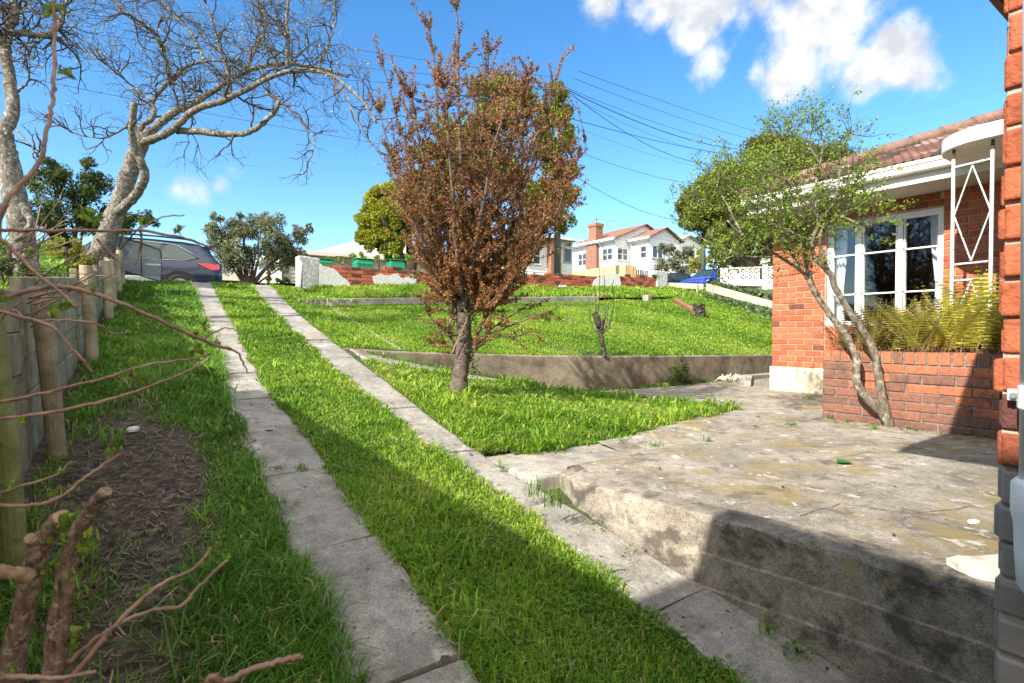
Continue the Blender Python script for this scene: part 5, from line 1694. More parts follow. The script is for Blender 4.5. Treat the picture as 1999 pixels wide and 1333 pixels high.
# ================================================================== FERNS IN THE PLANTER
rr = random.Random(17)
fern_lab = []
def fern(x, y, z, n, L, label, yellow=.5):
    t = thing('fern', label, 'fern', (x, y, z), 'ferns in the brick planter')
    V = []; A = []; st = MB(); F = []
    for i in range(int(n * 1.15)):
        az = rr.uniform(0, 6.28); Lf = L * rr.uniform(.55, 1.1); lean = rr.uniform(.06, .65)
        bx, by = x + rr.gauss(0, .09), y + rr.gauss(0, .09)
        p = Vector((bx, by, z)); d = Vector((math.cos(az) * lean, math.sin(az) * lean, 1)).normalized()
        col = min(1, max(0, yellow + rr.uniform(-.55, .3)))
        pts = [p.copy()]; S_ = 20
        droop = rr.uniform(.01, .05)
        for s in range(S_):
            d = (d + Vector((math.cos(az) * .9, math.sin(az) * .9, -.25)) * droop).normalized()
            p = p + d * Lf / S_; pts.append(p.copy())
        st.tube(pts[::3], .0022, 3, caps=False, a=col * .5)
        side = d.cross(Vector((0, 0, 1)))
        side = Vector((-math.sin(az), math.cos(az), 0)) if side.length < .01 else side.normalized()
        tw = rr.uniform(-.9, .9)
        side = (side * math.cos(tw) + Vector((math.cos(az), math.sin(az), 0)) * math.sin(tw)).normalized()
        for s in range(4, S_ + 1):
            t_ = s / S_
            wl_ = Lf * .078 * (math.sin(math.pi * min(1, .12 + t_ * .88)) ** .6) + .004
            dd = (pts[s] - pts[s - 1]).normalized()
            for sg in (-1, 1):
                c0 = pts[s]; c1 = c0 + side * sg * wl_ + dd * wl_ * .18 - Vector((0, 0, wl_ * .12)); w_ = Lf / S_ * .40
                o = len(V)
                V += [c0 - dd * w_ * .6, c0 + dd * w_ * .6, c1 + dd * w_ * .3, c1 - dd * w_ * .3]
                A += [col] * 4; F.append((o, o + 1, o + 2, o + 3))
    hang(st.build('stems', M['twig_dead']), t)
    o = mesh_obj('fronds', V, F, M['fern'], None, False, 0, A); hang(o, t)
    return t
FL = [(x_, y_, int(n_ * 1.5), L_ * 1.18, l_, min(1, v_ + .12)) for (x_, y_, n_, L_, l_, v_) in [(6.05, 2.52, 20, .42, 'brownish fern hanging over the left end of the planter beside the shrub stems', .2), (6.1, 2.25, 24, .50, 'fern directly behind the two leaning shrub stems', .35),
      (6.08, 1.98, 26, .52, 'yellow green fern in the middle left of the planter front', .5), (6.12, 1.72, 28, .62, 'tall bright yellow fern leaning left in the middle of the planter', .75),
      (6.2, 1.48, 28, .66, 'bright yellow green fern at the foot of the steel trellis post', .75), (6.3, 1.30, 26, .60, 'dense green fern at the right end by the brick corner', .5),
      (6.6, 2.3, 22, .55, 'shaded fern near the window sill at the left', .3), (6.65, 1.95, 26, .60, 'fern close under the middle of the window', .45),
      (6.75, 1.65, 24, .72, 'upright fern between the trellis uprights', .65), (6.9, 1.3, 24, .7, 'rear fern against the house wall at the right', .4), (7.2, 2.45, 18, .5, 'rear fern below the left window pane', .3),
      (7.3, 1.95, 20, .6, 'rear fern below the right window pane', .4)]]
for (x, y, n, L, lab, yl) in FL: fern(x, y, .655, n, L, lab, yl)
# dry stalks among the ferns
mb = MB()
for i in range(420):
    x, y = rr.uniform(6.05, 7.2), rr.uniform(1.1, 2.6); h = rr.uniform(.15, .62)
    a = rr.uniform(0, 6.28); l = rr.uniform(0, .22)
    mb.tube([(x, y, .65), (x + math.cos(a) * l * .3, y + math.sin(a) * l * .3, .65 + h * .5), (x + math.cos(a) * l, y + math.sin(a) * l, .65 + h)], .0016, 3, caps=False)
tag(mb.build('dry_stalks', M['twig_dead']), 'thin brown dry stalks standing among the ferns in the planter', 'dry stalks', kind='stuff')

# ================================================================== TIMBER FENCE ON THE LEFT
fen = thing('timber_fence', 'weathered timber sleeper fence with round posts along the left side of the driveway', 'fence', (-.42, 3, 0))
FY = [1.2, 2.0, 2.75, 3.80, 5.0, 6.20, 7.4, 8.6, 9.6, 10.6, 11.6, 12.4]
FT = [.92, 1.0, 1.06, 1.16, 1.28, 1.44, 1.56, 1.72, 1.88, 2.05, 2.22, 2.36]
rr = random.Random(40)
for i in range(len(FY) - 1):
    y0, y1 = FY[i], FY[i + 1]
    zt0, zt1 = FT[i] + .02, FT[i + 1] - .06
    gz0, gz1 = float(zg(y0)), float(zg(y1))
    if i == 4: continue
    if i == 3: y1 = FY[5]; zt1 = FT[5] - .06; gz1 = float(zg(y1))
    nb = 5; mb = MB()
    for b in range(nb):
        hb_ = .215
        off = rr.uniform(-.008, .008)
        x0, x1 = float(fence_x(y0)) - .055 + off, float(fence_x(y1)) - .055 + off
        za, zb = zt0 - b * hb_, zt1 - b * hb_
        vs = [(x0, y0 + .004, za - hb_ + .006), (x1, y1 - .004, zb - hb_ + .006), (x1, y1 - .004, zb), (x0, y0 + .004, za),
              (x0 - .05, y0 + .004, za - hb_ + .006), (x1 - .05, y1 - .004, zb - hb_ + .006), (x1 - .05, y1 - .004, zb), (x0 - .05, y0 + .004, za)]
        mb.add(vs, [(0, 1, 2, 3), (5, 4, 7, 6), (3, 2, 6, 7), (1, 0, 4, 5), (0, 3, 7, 4), (2, 1, 5, 6)])
    hang(mb.build('sleeper_panel', M['timber_green'] if i < 2 else M['timber'], bevel=.006), fen)
for (y, tilt, r, top, gm) in [(2.02, .0, .05, 1.02, 1), (2.74, -.10, .046, 1.00, 1), (3.85, -.16, .047, 1.13, 0), (6.2, -.03, .052, 1.49, 0), (8.6, .02, .052, 1.80, 0), (9.5, .0, .052, 1.92, 0), (11.0, .02, .055, 2.18, 0), (12.3, 0, .055, 2.40, 0)]:
    fx = float(fence_x(y)) + .028
    mb = MB(); g_ = float(zg(y)) - .12
    mb.tube([(fx + .03, y - tilt * 1.4, g_), (fx + .015, y - tilt * .5, lerp(g_, top, .5)), (fx - .01, y + tilt * .6, top - .008), (fx - .01, y + tilt * .6, top)], [r, r * .98, r * .95, r * .86], 14, wob=.06)
    hang(mb.build('post', M['timber_green'] if gm else M['timber'], smooth=False), fen)

# chain link gate leaves
def gate(label, c, loc, dark=True):
    """c: four corners, hinge top, free top, free bottom, hinge bottom"""
    A_, B_, C_, D_ = [Vector(q) for q in c]
    t = thing('wire_gate', label, 'gate', loc)
    mb = MB()
    mb.tube([A_, A_.lerp(B_, .9), A_.lerp(B_, .985).lerp(C_, .02), B_.lerp(C_, .12), C_.lerp(B_, .0), D_, A_], .017, 8)
    mb.tube([A_.lerp(B_, .5), D_.lerp(C_, .5)], .012, 6)
    hang(mb.build('frame', M['gate_dark'] if dark else M['galv'], smooth=True), t)
    mb = MB(); n = 26
    for i in range(-n, n):
        for sgn in (0, 1):
            pts = []
            for s in range(0, n + 1, 2):
                u = (i + s) / n if not sgn else (i + n - s) / n
                v = s / n
                if 0 <= u <= 1: pts.append(A_.lerp(B_, u).lerp(D_.lerp(C_, u), v))
            if len(pts) > 1: mb.tube([pts[0], pts[-1]], .0045, 3, caps=False)
    hang(mb.build('wire_mesh', M['galv']), t)
    return t
gate('sagging chain link gate leaf hanging open in front of the dark blue wagon', [(-.22, 12.65, 2.71), (.43, 12.6, 2.50), (.42, 12.6, 1.88), (-.20, 12.65, 2.07)], (-.2, 12.65, 1.8))
gate('galvanised chain link gate leaf standing edge on beside the roughcast pillar', [(3.14, 13.0, 2.60), (3.02, 12.35, 2.42), (3.00, 12.35, 1.86), (3.12, 13.0, 1.98)], (3.1, 13, 1.9), False)
gp = MB(); gp.tube([(-.26, 12.68, 1.4), (-.26, 12.68, 2.76)], .028, 10)
tag(gp.build('gate_post', M['galv'], smooth=True), 'galvanised steel post carrying the sagging gate', 'post')
mb = MB(); mb.box(-.15, 13.1, 1.5, .45, 13.5, 2.02)
tag(mb.build('concrete_block', M['stucco_lite'], bevel=.02), 'pale concrete block lying behind the sagging gate', 'block')

# ================================================================== BROKEN BRICK WALL
bw = thing('broken_brick_wall', 'broken red brick garden wall with patches of grey roughcast along the street', 'wall', (9, 13.4, 2))
YB = 13.30
rw = random.Random(61)
def wtop(x): return interp(x, [3.1, 4.0, 5.4, 7.5, 10, 12.5, 15.6, 16.5], [2.55, 2.565, 2.60, 2.58, 2.70, 2.84, 2.96, 2.98])
mb = MB(); co = MB()
def bwr(c, z): 
    v = rw.random(); return v * .5 if rw.random() < .35 + .4 * (z > wtop(3.4 + c) - .2) * (c < 4) else .5 + .5 * v
for r_ in range(16):
    zz = 1.66 + r_ * .086
    s = -((r_) % 2) * .121
    while s < 12.6:
        x0 = 3.35 + max(0, s); x1 = 3.35 + min(s + .232, 12.6); s += .242
        if x1 - x0 < .04: continue
        t = wtop((x0 + x1) / 2) + rw.uniform(-.05, .02)
        if zz + .06 > t: continue
        v = bwr((x0 + x1) / 2 - 3.4, zz)
        e = rw.uniform(-.006, .006)
        mb.box(x0 + e, YB - .012 + rw.uniform(-.006, .004), zz + .003, x1 + e, YB + .10, zz + .079 + rw.uniform(-.004, .002), v)
    
hang(mb.build('brickwork', M['brick_old'], bevel=.006, seg=1), bw)
xs_ = list(np.arange(3.33, 15.95, .3))
for i in range(len(xs_) - 1):
    co.box(xs_[i], YB, 1.3, xs_[i + 1] + .001, YB + .22, min(wtop(xs_[i]), wtop(xs_[i + 1])) - .055 + rw.uniform(-.02, .01))
hang(co.build('mortar_core', M['mortar_old']), bw)
def patch(pts, mat, name='render_patch', th=.035, y=YB):
    P = [ony(a, b, y - .02) for a, b in pts]
    n = len(P); rrr = random.Random(len(pts))
    vs = [(p.x, y - .014 - th, p.z) for p in P] + [(p.x, y - .004, p.z) for p in P]
    m = MB(); m.add(vs, [tuple(range(n)), tuple(reversed(range(n, 2 * n)))] + [(i, n + i, n + (i + 1) % n, (i + 1) % n) for i in range(n)])
    hang(m.build(name, mat), bw)
patch([(624, 514), (630, 519), (637, 521), (650, 524), (658, 530), (663, 537), (669, 541), (677, 546), (682, 553), (683, 566), (622, 566)], M['stucco_lite'])
patch([(727, 541), (733, 538), (738, 536), (744, 534), (749, 537), (760, 538), (768, 535), (776, 534), (781, 541), (788, 543), (797, 539), (804, 535), (807, 540), (812, 546), (812, 562), (735, 562), (730, 550)], M['stucco_lite'])
patch([(1157, 556), (1160, 548), (1168, 541), (1178, 539), (1181, 534), (1209, 535), (1209, 545), (1211, 552), (1211, 568), (1158, 568)], M['stucco_lite'])
patch([(1090, 560), (1092, 556), (1104, 556), (1108, 562), (1105, 568), (1090, 568)], M['stucco_lite'])
patch([(850, 545), (862, 540), (872, 548), (868, 566), (846, 566)], M['stucco_lite'])
patch([(960, 552), (975, 548), (990, 556), (1000, 566), (955, 566)], M['stucco_lite'])
m_ = MB(); m_.add([(3.16, YB - .10, 1.3), (3.58, YB - .05, 1.3), (3.58, YB + .3, 1.3), (3.16, YB + .3, 1.3),
                   (3.16, YB - .06, 2.70), (3.66, YB - .03, 2.665), (3.66, YB + .3, 2.665), (3.16, YB + .3, 2.70)],
                  [(0, 3, 2, 1), (4, 5, 6, 7), (0, 1, 5, 4), (1, 2, 6, 5), (2, 3, 7, 6), (3, 0, 4, 7)])
hang(m_.build('end_pillar', M['stucco'], bevel=.03), bw)
m_ = MB(); m_.box(15.82, YB - .06, 2.0, 16.42, YB + .4, 3.16)
hang(m_.build('end_pillar', M['stucco'], bevel=.025), bw)
m_ = MB(); m_.box(15.55, YB - .10, 2.99, 15.80, YB + .14, 3.15)
hang(m_.build('capstone', M['stucco_lite'], bevel=.02), bw)

# green bins behind the wall
def bin_(px0, px1, ytop, ybot, label):
    d = 13.9
    a = ony((px0 + px1) / 2, ytop, 13.95); w = (px1 - px0) / 1050 * d * 1.0 / .98
    t = thing('garden_bin', label, 'bin', (a.x, 13.95, 1.9), 'green bins behind the broken wall')
    h = (ybot - ytop) / 1050 * d
    zt = a.z
    mb = MB(); n = 20; 
    def ring(z, s, sq=.72): return [(a.x + w * .5 * s * c_, 13.95 + w * .42 * s * s_, z) for c_, s_ in ((-1, -1), (1, -1), (1, 1), (-1, 1))]
    rs = [ring(1.75, .8), ring(zt - h * .85, 1.02), ring(zt - h * .78, 1.06), ring(zt - .035, .92)]
    for r_ in rs: mb.v += r_; mb.a += [.5] * 4
    for i in range(3):
        for k in range(4): mb.f.append((i * 4 + k, i * 4 + (k + 1) % 4, i * 4 + 4 + (k + 1) % 4, i * 4 + 4 + k))
    mb.f.append((0, 3, 2, 1)); mb.f.append((12, 13, 14, 15))
    hang(mb.build('tub', M['green_plastic'], bevel=.02), t)
    mb = MB(); mb.box(a.x - w * .46, 13.95 - w * .42, zt - .034, a.x + w * .46, 13.95 + w * .42, zt - .012)
    hang(mb.build('slot', M['dark_green'], bevel=.004), t)
    mb = MB(); mb.box(a.x - w * .50, 13.95 - w * .45, zt - .012, a.x + w * .50, 13.95 + w * .45, zt + .008)
    hang(mb.build('lid', M['green_plastic'], bevel=.004), t)
bin_(621, 646, 506, 516, 'leftmost small green bin top showing above the wall by the roughcast pillar')
bin_(692, 724, 506, 520, 'middle green bin top showing above the broken wall')
bin_(756, 788, 508, 530, 'rightmost and tallest green bin above the broken wall')

# ================================================================== LOW BOARD FENCE, LOG, STUMP, STONES
bf = thing('board_fence', 'low leaning weathered white board fence on the ivy bank at the lawn end', 'fence', (16.5, 11, 2))
def brd(y0, z0, y1, z1, hgt=.25, x0=16.5, x1=16.5):
    m_ = MB(); m_.add([(x0, y0, z0 - hgt), (x1, y1, z1 - hgt * .95), (x1, y1, z1), (x0, y0, z0), (x0 + .04, y0, z0 - hgt), (x1 + .04, y1, z1 - hgt * .95), (x1 + .04, y1, z1), (x0 + .04, y0, z0)],
                      [(0, 3, 2, 1), (4, 5, 6, 7), (0, 1, 5, 4), (2, 3, 7, 6), (1, 2, 6, 5), (3, 0, 4, 7)])
    hang(m_.build('board', M['board'], bevel=.006), bf)
brd(13.3, 2.76, 11.75, 2.60, .20); brd(11.62, 2.61, 9.0, 1.80, .27, 16.48, 16.52); brd(8.98, 1.80, 6.6, 1.10, .26)
for (y, z, tl) in [(11.95, 2.60, 0), (11.40, 2.56, .12)]:
    m_ = MB(); m_.bar((16.42, y - tl, z - .52), (16.44, y, z + .0), .035, .06, (1, 0, 0)); hang(m_.build('stake', M['board']), bf)
m_ = MB(); rr = random.Random(2)
P0, P1 = Vector((13.9, 10.9, float(z_ter(13.9, 10.9)) + .09)), Vector((12.5, 9.1, float(z_ter(12.5, 9.1)) + .09))
m_.bar(P0, P1, .15, .12)
tag(m_.build('timber_sleeper', M['log'], bevel=.015), 'red brown timber sleeper lying on the lawn against the black stump', 'timber')
m_ = MB(); q = Vector((12.35, 8.9, float(z_ter(12.35, 8.9))))
bough(m_, [q + Vector((0, 0, -.1)), q + Vector((.02, .0, .12)), q + Vector((-.01, .02, .28)), q + Vector((.0, .02, .36))], .12, .15, 12, .6, 4)
tag(m_.build('stump', M['stump'], smooth=False), 'short black tree stump on the upper lawn at the end of the red sleeper', 'stump')
q = ony(1263, 578, 11.3)
m_ = MB(); m_.obox((q.x, 11.3, float(z_ter(q.x, 11.3)) + .10), (1, .3, 0), (-.3, 1, 0), (0, 0, 1), .13, .10, .10)
tag(m_.build('concrete_block', M['kerb'], bevel=.02), 'small grey concrete block sitting in the grass on the upper lawn', 'block')

def rock(name, mat, c, sx, sy, sz, label, cat, seed=0, rz=0.0, sub=3):
    import bmesh
    bm = bmesh.new(); bmesh.ops.create_icosphere(bm, subdivisions=sub, radius=1)
    for v in bm.verts:
        n1 = noise.noise(v.co * 1.3 + Vector((seed, 0, 0))) * .35 + noise.noise(v.co * 4 + Vector((seed, 3, 0))) * .12
        v.co = v.co * (1 + n1)
        v.co.z = max(-.55, min(.5, v.co.z * 1.2)) 
        v.co = Vector((v.co.x * sx, v.co.y * sy, v.co.z * sz))
    me = bpy.data.meshes.new(name); bm.to_mesh(me); bm.free(); me.materials.append(mat)
    o = bpy.data.objects.new(name, me); COL.objects.link(o); o.location = c; o.rotation_euler = (0, 0, rz)
    return tag(o, label, cat)
_o = [onz(a, b, .02) for a, b in [(1848, 1094), (1866, 1088), (1905, 1089), (1960, 1086), (1975, 1130), (1945, 1129), (1925, 1124), (1900, 1119), (1872, 1107)]]
m_ = MB(); n = len(_o); rr = random.Random(6)
m_.add([(q.x, q.y, .004) for q in _o] + [(q.x + rr.uniform(-.004, .004), q.y + rr.uniform(-.004, .004), .026 + rr.uniform(-.004, .008)) for q in _o] + [(sum(q.x for q in _o) / n, sum(q.y for q in _o) / n, .038)],
       [(i, (i + 1) % n, n + (i + 1) % n, n + i) for i in range(n)] + [(n + i, n + (i + 1) % n, 2 * n) for i in range(n)])
tag(m_.build('stone_slab', M['stone']), 'broken pale stone slab lying on the patio edge beside the near brick corner', 'stone')
p = onz(1900, 1022, 0); rock('stone_chip', M['shell'], (p.x, p.y, .010), .035, .016, .01, 'thin white stone chip on the patio near the brick corner', 'stone', 5, -.4, 2)
p = onz(262, 848, .18); rock('plastic_scrap', M['shell'], (-.02, 4.35, float(zg(4.35)) + .03), .035, .022, .03, 'white scrap lying on the dark soil of the left verge', 'litter', 8, .4, 2)
# green leaf on the patio
p = onz(1648, 903, .01)
m_ = MB(); rr = random.Random(3)
n = 10; prof_ = [math.sin(math.pi * min(1, (i + .15) / n)) ** .8 for i in range(n + 1)]
for i in range(n + 1):
    s = (i / n - .5) * .11; w = .034 * prof_[i]
    m_.v += [(p.x + s * .8 - w * .5, p.y - s * .5 - w, .012 + .008 * prof_[i]), (p.x + s * .8, p.y - s * .5, .008 + .002 * i / n), (p.x + s * .8 + w * .5, p.y - s * .5 + w, .016 + .010 * prof_[i])]; m_.a += [.5] * 3
for i in range(n):
    for k in range(2): a = i * 3 + k; m_.f.append((a, a + 1, a + 4, a + 3))
tag(m_.build('fallen_leaf', M['leafgreen'], smooth=True), 'single glossy green leaf fallen on the sunny patio', 'leaf')
# dead roots / palm debris at wall foot near the house, low kerb there
m_ = MB(); rr = random.Random(33)
for i in range(26):
    c = onz(1420 + rr.uniform(-25, 30), 742 + rr.uniform(-4, 4), .03); d = vrand(rr); d.z = abs(d.z) * .4
    pts = [c, c + d * .10 + Vector((0, 0, .06)), c + d * .22 + Vector((0, 0, -.02))]
    m_.tube(pts, [.016, .012, .004], 5, wob=.3)
tag(m_.build('dead_root', M['stone'], smooth=True), 'pale dead root clump lying at the foot of the retaining wall near the house', 'root')
m_ = MB(); p = onz(1480, 742, .0); q_ = onz(1600, 768, 0)
m_.prism([(9.4, 5.62), (8.15, 4.9), (8.15, 5.10), (9.3, 5.85), (10.8, 5.80), (10.8, 5.62)][::-1], -.05, .085)
tag(m_.build('kerb', M['path'], bevel=.01), 'low concrete kerb at the foot of the retaining wall beside the house base', 'kerb')

# bush growing from the wall foot
def leafball(name, label, cat, centers, nl, size, mat, aspect=.5, seed=1, stems=True, group=None, stem_mat=None, hold=None):
    rr_ = np.random.default_rng(seed)
    C_ = np.array([tuple(c[0]) for c in centers]); R_ = np.array([c[1] for c in centers])
    t = thing(name, label, cat, tuple(C_.mean(0) - [0, 0, R_.max()]), group)
    w = R_ ** 2 / (R_ ** 2).sum()
    idx = rr_.choice(len(C_), nl, p=w)
    v = rr_.normal(0, 1, (nl, 3)); v /= np.linalg.norm(v, axis=1, keepdims=True)
    r = R_[idx] * (rr_.random(nl) ** .45)
    P = C_[idx] + v * r[:, None]
    cl = .5 + .25 * np.sin(idx * 2.3) 
    A = np.clip(cl + rr_.normal(0, .2, nl) + v[:, 2] * .12, 0, 1)
    leaves('foliage', P, size, mat, t, aspect=aspect, seed=seed, rnd=A)
    if stems:
        mb = MB(); base = Vector(hold) if hold else Vector(C_.mean(0)) - Vector((0, 0, R_.max() * 1.0)); r3 = random.Random(seed)
        for c, rad in centers:
            c = Vector(c)
            mid_ = base.lerp(c, .5) + vrand(r3) * rad * .25
            bough(mb, [base, mid_, c, c + vrand(r3) * rad * .6], rad * .07 + .004, .002, 5, .1, 3)
        hang(mb.build('stems', stem_mat or M['bark_dark'], smooth=True), t)
    return t
cs = []
for (px, py, r_) in [(1328, 735, .14), (1320, 720, .12), (1335, 718, .10), (1330, 700, .08), (1345, 745, .10), (1312, 745, .10)]:
    q = ony(px, py, 5.72); cs.append((q, r_))
leafball('bush', 'dark scrubby bush growing at the foot of the retaining wall', 'bush', cs, 1500, .032, M['dark_leaf'], seed=4)

# ================================================================== IVY ON THE BANK
def ivy_pts(n, seed):
    r = np.random.default_rng(seed); out = []
    y = r.uniform(6.2, 11.9, n); x = 16.35 - np.abs(r.normal(0, .7, n)) * np.clip((12.6 - y) / 4.5, .25, 1.2)
    z = z_ter(x, y) + r.uniform(.02, .13, n)
    return np.stack([x, y, z], -1)
P = ivy_pts(4200, 3)
r_ = np.random.default_rng(6); n = 1500
y = r_.uniform(7.5, 11.6, n); x = 16.70 + np.abs(r_.normal(0, .14, n)); z = np.interp(y, [6.6, 9, 11.6, 13.3], [1.12, 1.82, 2.58, 2.70]) + r_.normal(.02, .08, n) * 1.0
P = np.concatenate([P, np.stack([x, y, z], -1)])
tag(leaves('ivy', P, .10, M['ivy'], aspect=.85, seed=5), 'dark ivy covering the bank and the leaning board fence', 'ivy', kind='stuff')

# ================================================================== CARS
def car(label, paint, loc, rz, L=4.7, H=1.62, Wd=1.80, wagon=True, rails=False):
    t = thing('parked_car', label, 'car', loc, 'cars parked along the street', rz)
    def P(s): return s * L
    if wagon:
        st = [  # s, z_low, z_belt, z_roof, half belt, half roof (s=0 is the tail)
            (0.0, .42, .98, .99, .80, .78), (.012, .34, 1.02, 1.03, .86, .82), (.035, .30, 1.06, 1.18, .885, .74), (.075, .28, 1.07, H - .13, .90, .66), (.12, .27, 1.06, H - .05, .90, .64),
            (.20, .26, 1.04, H - .015, .90, .645), (.35, .25, 1.01, H, .90, .65), (.50, .25, .985, H - .01, .90, .65), (.58, .25, .97, H - .07, .90, .63), (.66, .25, .96, 1.22, .90, .66), (.71, .25, .95, 1.00, .895, .78),
            (.80, .25, .90, .93, .88, .76), (.90, .26, .82, .86, .86, .72), (.96, .30, .72, .75, .80, .66), (1.0, .38, .58, .62, .66, .55)]
    else:
        st = [(0.0, .42, .85, .86, .78, .76), (.015, .34, .92, .95, .83, .80), (.04, .28, .96, 1.10, .85, .72), (.12, .26, .96, H - .10, .86, .62), (.22, .25, .95, H - .02, .86, .61),
              (.38, .25, .93, H, .86, .61), (.50, .25, .92, H - .05, .86, .60), (.60, .25, .91, 1.22, .86, .64), (.70, .25, .90, .96, .86, .76), (.80, .25, .84, .88, .85, .74), (.91, .27, .76, .79, .82, .70), (.97, .32, .66, .69, .76, .62), (1.0, .40, .54, .58, .62, .5)]
    sw = Wd / 1.80
    mb = MB(); m = 11
    for (s, zl, zb, zr, wb, wr) in st:
        wb *= sw; wr *= sw
        half = [(wb * .93, zl), (wb * .99, zl + .16), (wb * 1.0, (zl + zb) / 2 + .05), (wb * .985, zb - .03), (wb * .95, zb), (lerp(wb * .95, wr, .5), lerp(zb, zr - .03, .55)), (wr, max(zr - .035, zb)), (wr * .8, zr - .008), (wr * .4, zr + .006), (0, zr + .012)]
        ringp = [(L / 2 - 0 - L + P(s), -w, z) for w, z in half] + [(-L / 2 + P(s), w, z) for w, z in reversed(half[:-1])]
        mb.v += ringp; mb.a += [.5] * len(ringp); m = len(ringp)
    for i in range(len(st) - 1):
        for k in range(m - 1):
            a = i * m + k; mb.f.append((a, a + 1, a + m + 1, a + m))
        mb.f.append((i * m + m - 1, i * m, i * m + m, i * m + m + m - 1))
    mb.f.append(tuple(reversed(range(m)))); mb.f.append(tuple(range((len(st) - 1) * m, len(st) * m)))
    mb.build('body', paint, t, smooth=True)
    def side(poly, name, mat, off=.012, both=True, th=None):
        """polygon in (s metres from tail, z) laid just proud of the flank"""
        for sg in ((-1, 1) if both else (-1,)):
            vs = []
            for (x, z) in poly:
                s = x / L
                A_ = [np.interp(s, [q[0] for q in st], [q[j] for q in st]) for j in (2, 3, 4, 5)]
                zb, zr, wb, wr = A_; wb *= sw; wr *= sw
                if z <= zb: w = wb * (1.0 if z < zb - .05 else .965)
                else: w = float(np.interp(z, [zb, lerp(zb, zr - .03, .55), max(zb + .02, zr - .035)], [wb * .95, lerp(wb * .95, wr, .5), wr]))
                vs.append((x - L / 2, sg * (w + off), z))
            f_ = tuple(range(len(vs))); 
            m2 = MB(); m2.add(vs, [f_ if sg < 0 else tuple(reversed(f_))])
            m2.build(name, mat, t)
    k = L / 4.8
    if wagon:
        zr_ = H - .17
        side([(.62 * k, 1.14), (.95 * k, 1.08), (1.42 * k, 1.06), (1.60 * k, 1.06), (1.30 * k, zr_ + .02), (1.05 * k, zr_ - .02), (.82 * k, 1.28)], 'rear_quarter_window', M['car_glass'])
        side([(1.68 * k, 1.055), (2.30 * k, 1.04), (2.30 * k, zr_ + .05), (1.42 * k, zr_ + .04)], 'side_window', M['car_glass'])
        side([(2.38 * k, 1.04), (3.22 * k, 1.02), (2.85 * k, zr_ + .04), (2.38 * k, zr_ + .05)], 'side_window', M['car_glass'])
        # chrome line round the glass
        for sg in (-1, 1):
            pts = []
            for (x, z) in [(.58, 1.15), (.95, 1.05), (1.42, 1.03), (2.3, 1.015), (3.2, .995)]: pts.append((x * k, z))
            up_ = [(.58, 1.15), (.80, 1.30), (1.05, zr_), (1.30, zr_ + .045), (1.9, zr_ + .065), (2.4, zr_ + .07), (2.86, zr_ + .05)]
            for line in (pts, [(x * k, z) for x, z in up_]):
                P3 = []
                for (x, z) in line:
                    s = x / L; zb, zr, wb, wr = [np.interp(s, [q[0] for q in st], [q[j] for q in st]) for j in (2, 3, 4, 5)]
                    w = float(np.interp(z, [zb - .1, zb, lerp(zb, zr - .03, .55), max(zb + .02, zr - .035)], [wb, wb * .95, lerp(wb * .95, wr, .5), wr])) if z > zb - .1 else wb
                    P3.append((x - L / 2, sg * (w + .014), z))
                m2 = MB(); m2.tube(P3, .010, 5); m2.build('trim', M['chrome'], t, smooth=True)
        side([(.10, .84), (.07, .93), (.10, 1.0), (.36, 1.02), (.64, .985), (.28, .82)], 'tail_light', M['red_lens'], .022)
        side([(1.45, .86), (1.80, .86), (1.80, .895), (1.45, .90)], 'door_handle', M['chrome'], .02)
        if rails:
            for sg in (-1, 1):
                m2 = MB(); m2.tube([(-L / 2 + .50, sg * .60, H - .06), (-L / 2 + .75, sg * .615, H + .045), (-L / 2 + 1.6, sg * .62, H + .06), (-L / 2 + 2.4, sg * .62, H + .055), (-L / 2 + 2.75, sg * .60, H - .03)], [.02, .03, .022, .03, .02], 8)
                m2.build('roof_rail', M['car_dark'], t, smooth=True)
        m2 = MB(); m2.box(-L / 2 + .20, -.60, H - .12, -L / 2 + .40, .60, H - .075); m2.build('spoiler', M['car_dark'], t, bevel=.02)
        side([(.02, .36), (.02, .52), (.42, .50), (.42, .30)], 'bumper', M['car_dark'], .014)
    else:
        side([(.75 * k, 1.0), (1.30 * k, .98), (1.30 * k, H - .16), (1.0 * k, H - .2)], 'rear_quarter_window', M['car_glass'])
        side([(1.38 * k, .98), (2.15 * k, .965), (2.1 * k, H - .14), (1.38 * k, H - .14)], 'side_window', M['car_glass'])
        side([(2.22 * k, .965), (3.15 * k, .955), (2.62 * k, H - .20), (2.18 * k, H - .14)], 'side_window', M['car_glass'])
        side([(L - .38, .60), (L - .25, .72), (L - .62, .78), (L - .55, .66)], 'headlight', M['clear_lens'], .014)
    # windscreen and tailgate glass
    def lid(s0, s1, frac, name):
        A0 = [np.interp(s0, [q[0] for q in st], [q[j] for q in st]) for j in (2, 3, 4, 5)]; A1 = [np.interp(s1, [q[0] for q in st], [q[j] for q in st]) for j in (2, 3, 4, 5)]
        rows = []
        for i in range(6):
            s = lerp(s0, s1, i / 5); zr = np.interp(s, [q[0] for q in st], [q[3] for q in st]); wr = np.interp(s, [q[0] for q in st], [q[5] for q in st]) * sw
            rows.append([(-L / 2 + s * L, c * wr * frac, zr + .018 - abs(c) * .008) for c in (-1, -.5, 0, .5, 1)])
        m2 = MB()
        for r_ in rows: m2.v += r_; m2.a += [.5] * 5
        for i in range(5):
            for k_ in range(4): a = i * 5 + k_; m2.f.append((a, a + 1, a + 6, a + 5))
        m2.build(name, M['car_glass'], t, smooth=True)
    if wagon: lid(.59, .70, .82, 'windscreen'); lid(.036, .075, .8, 'rear_window')
    else: lid(.51, .685, .86, 'windscreen'); lid(.045, .115, .8, 'rear_window')
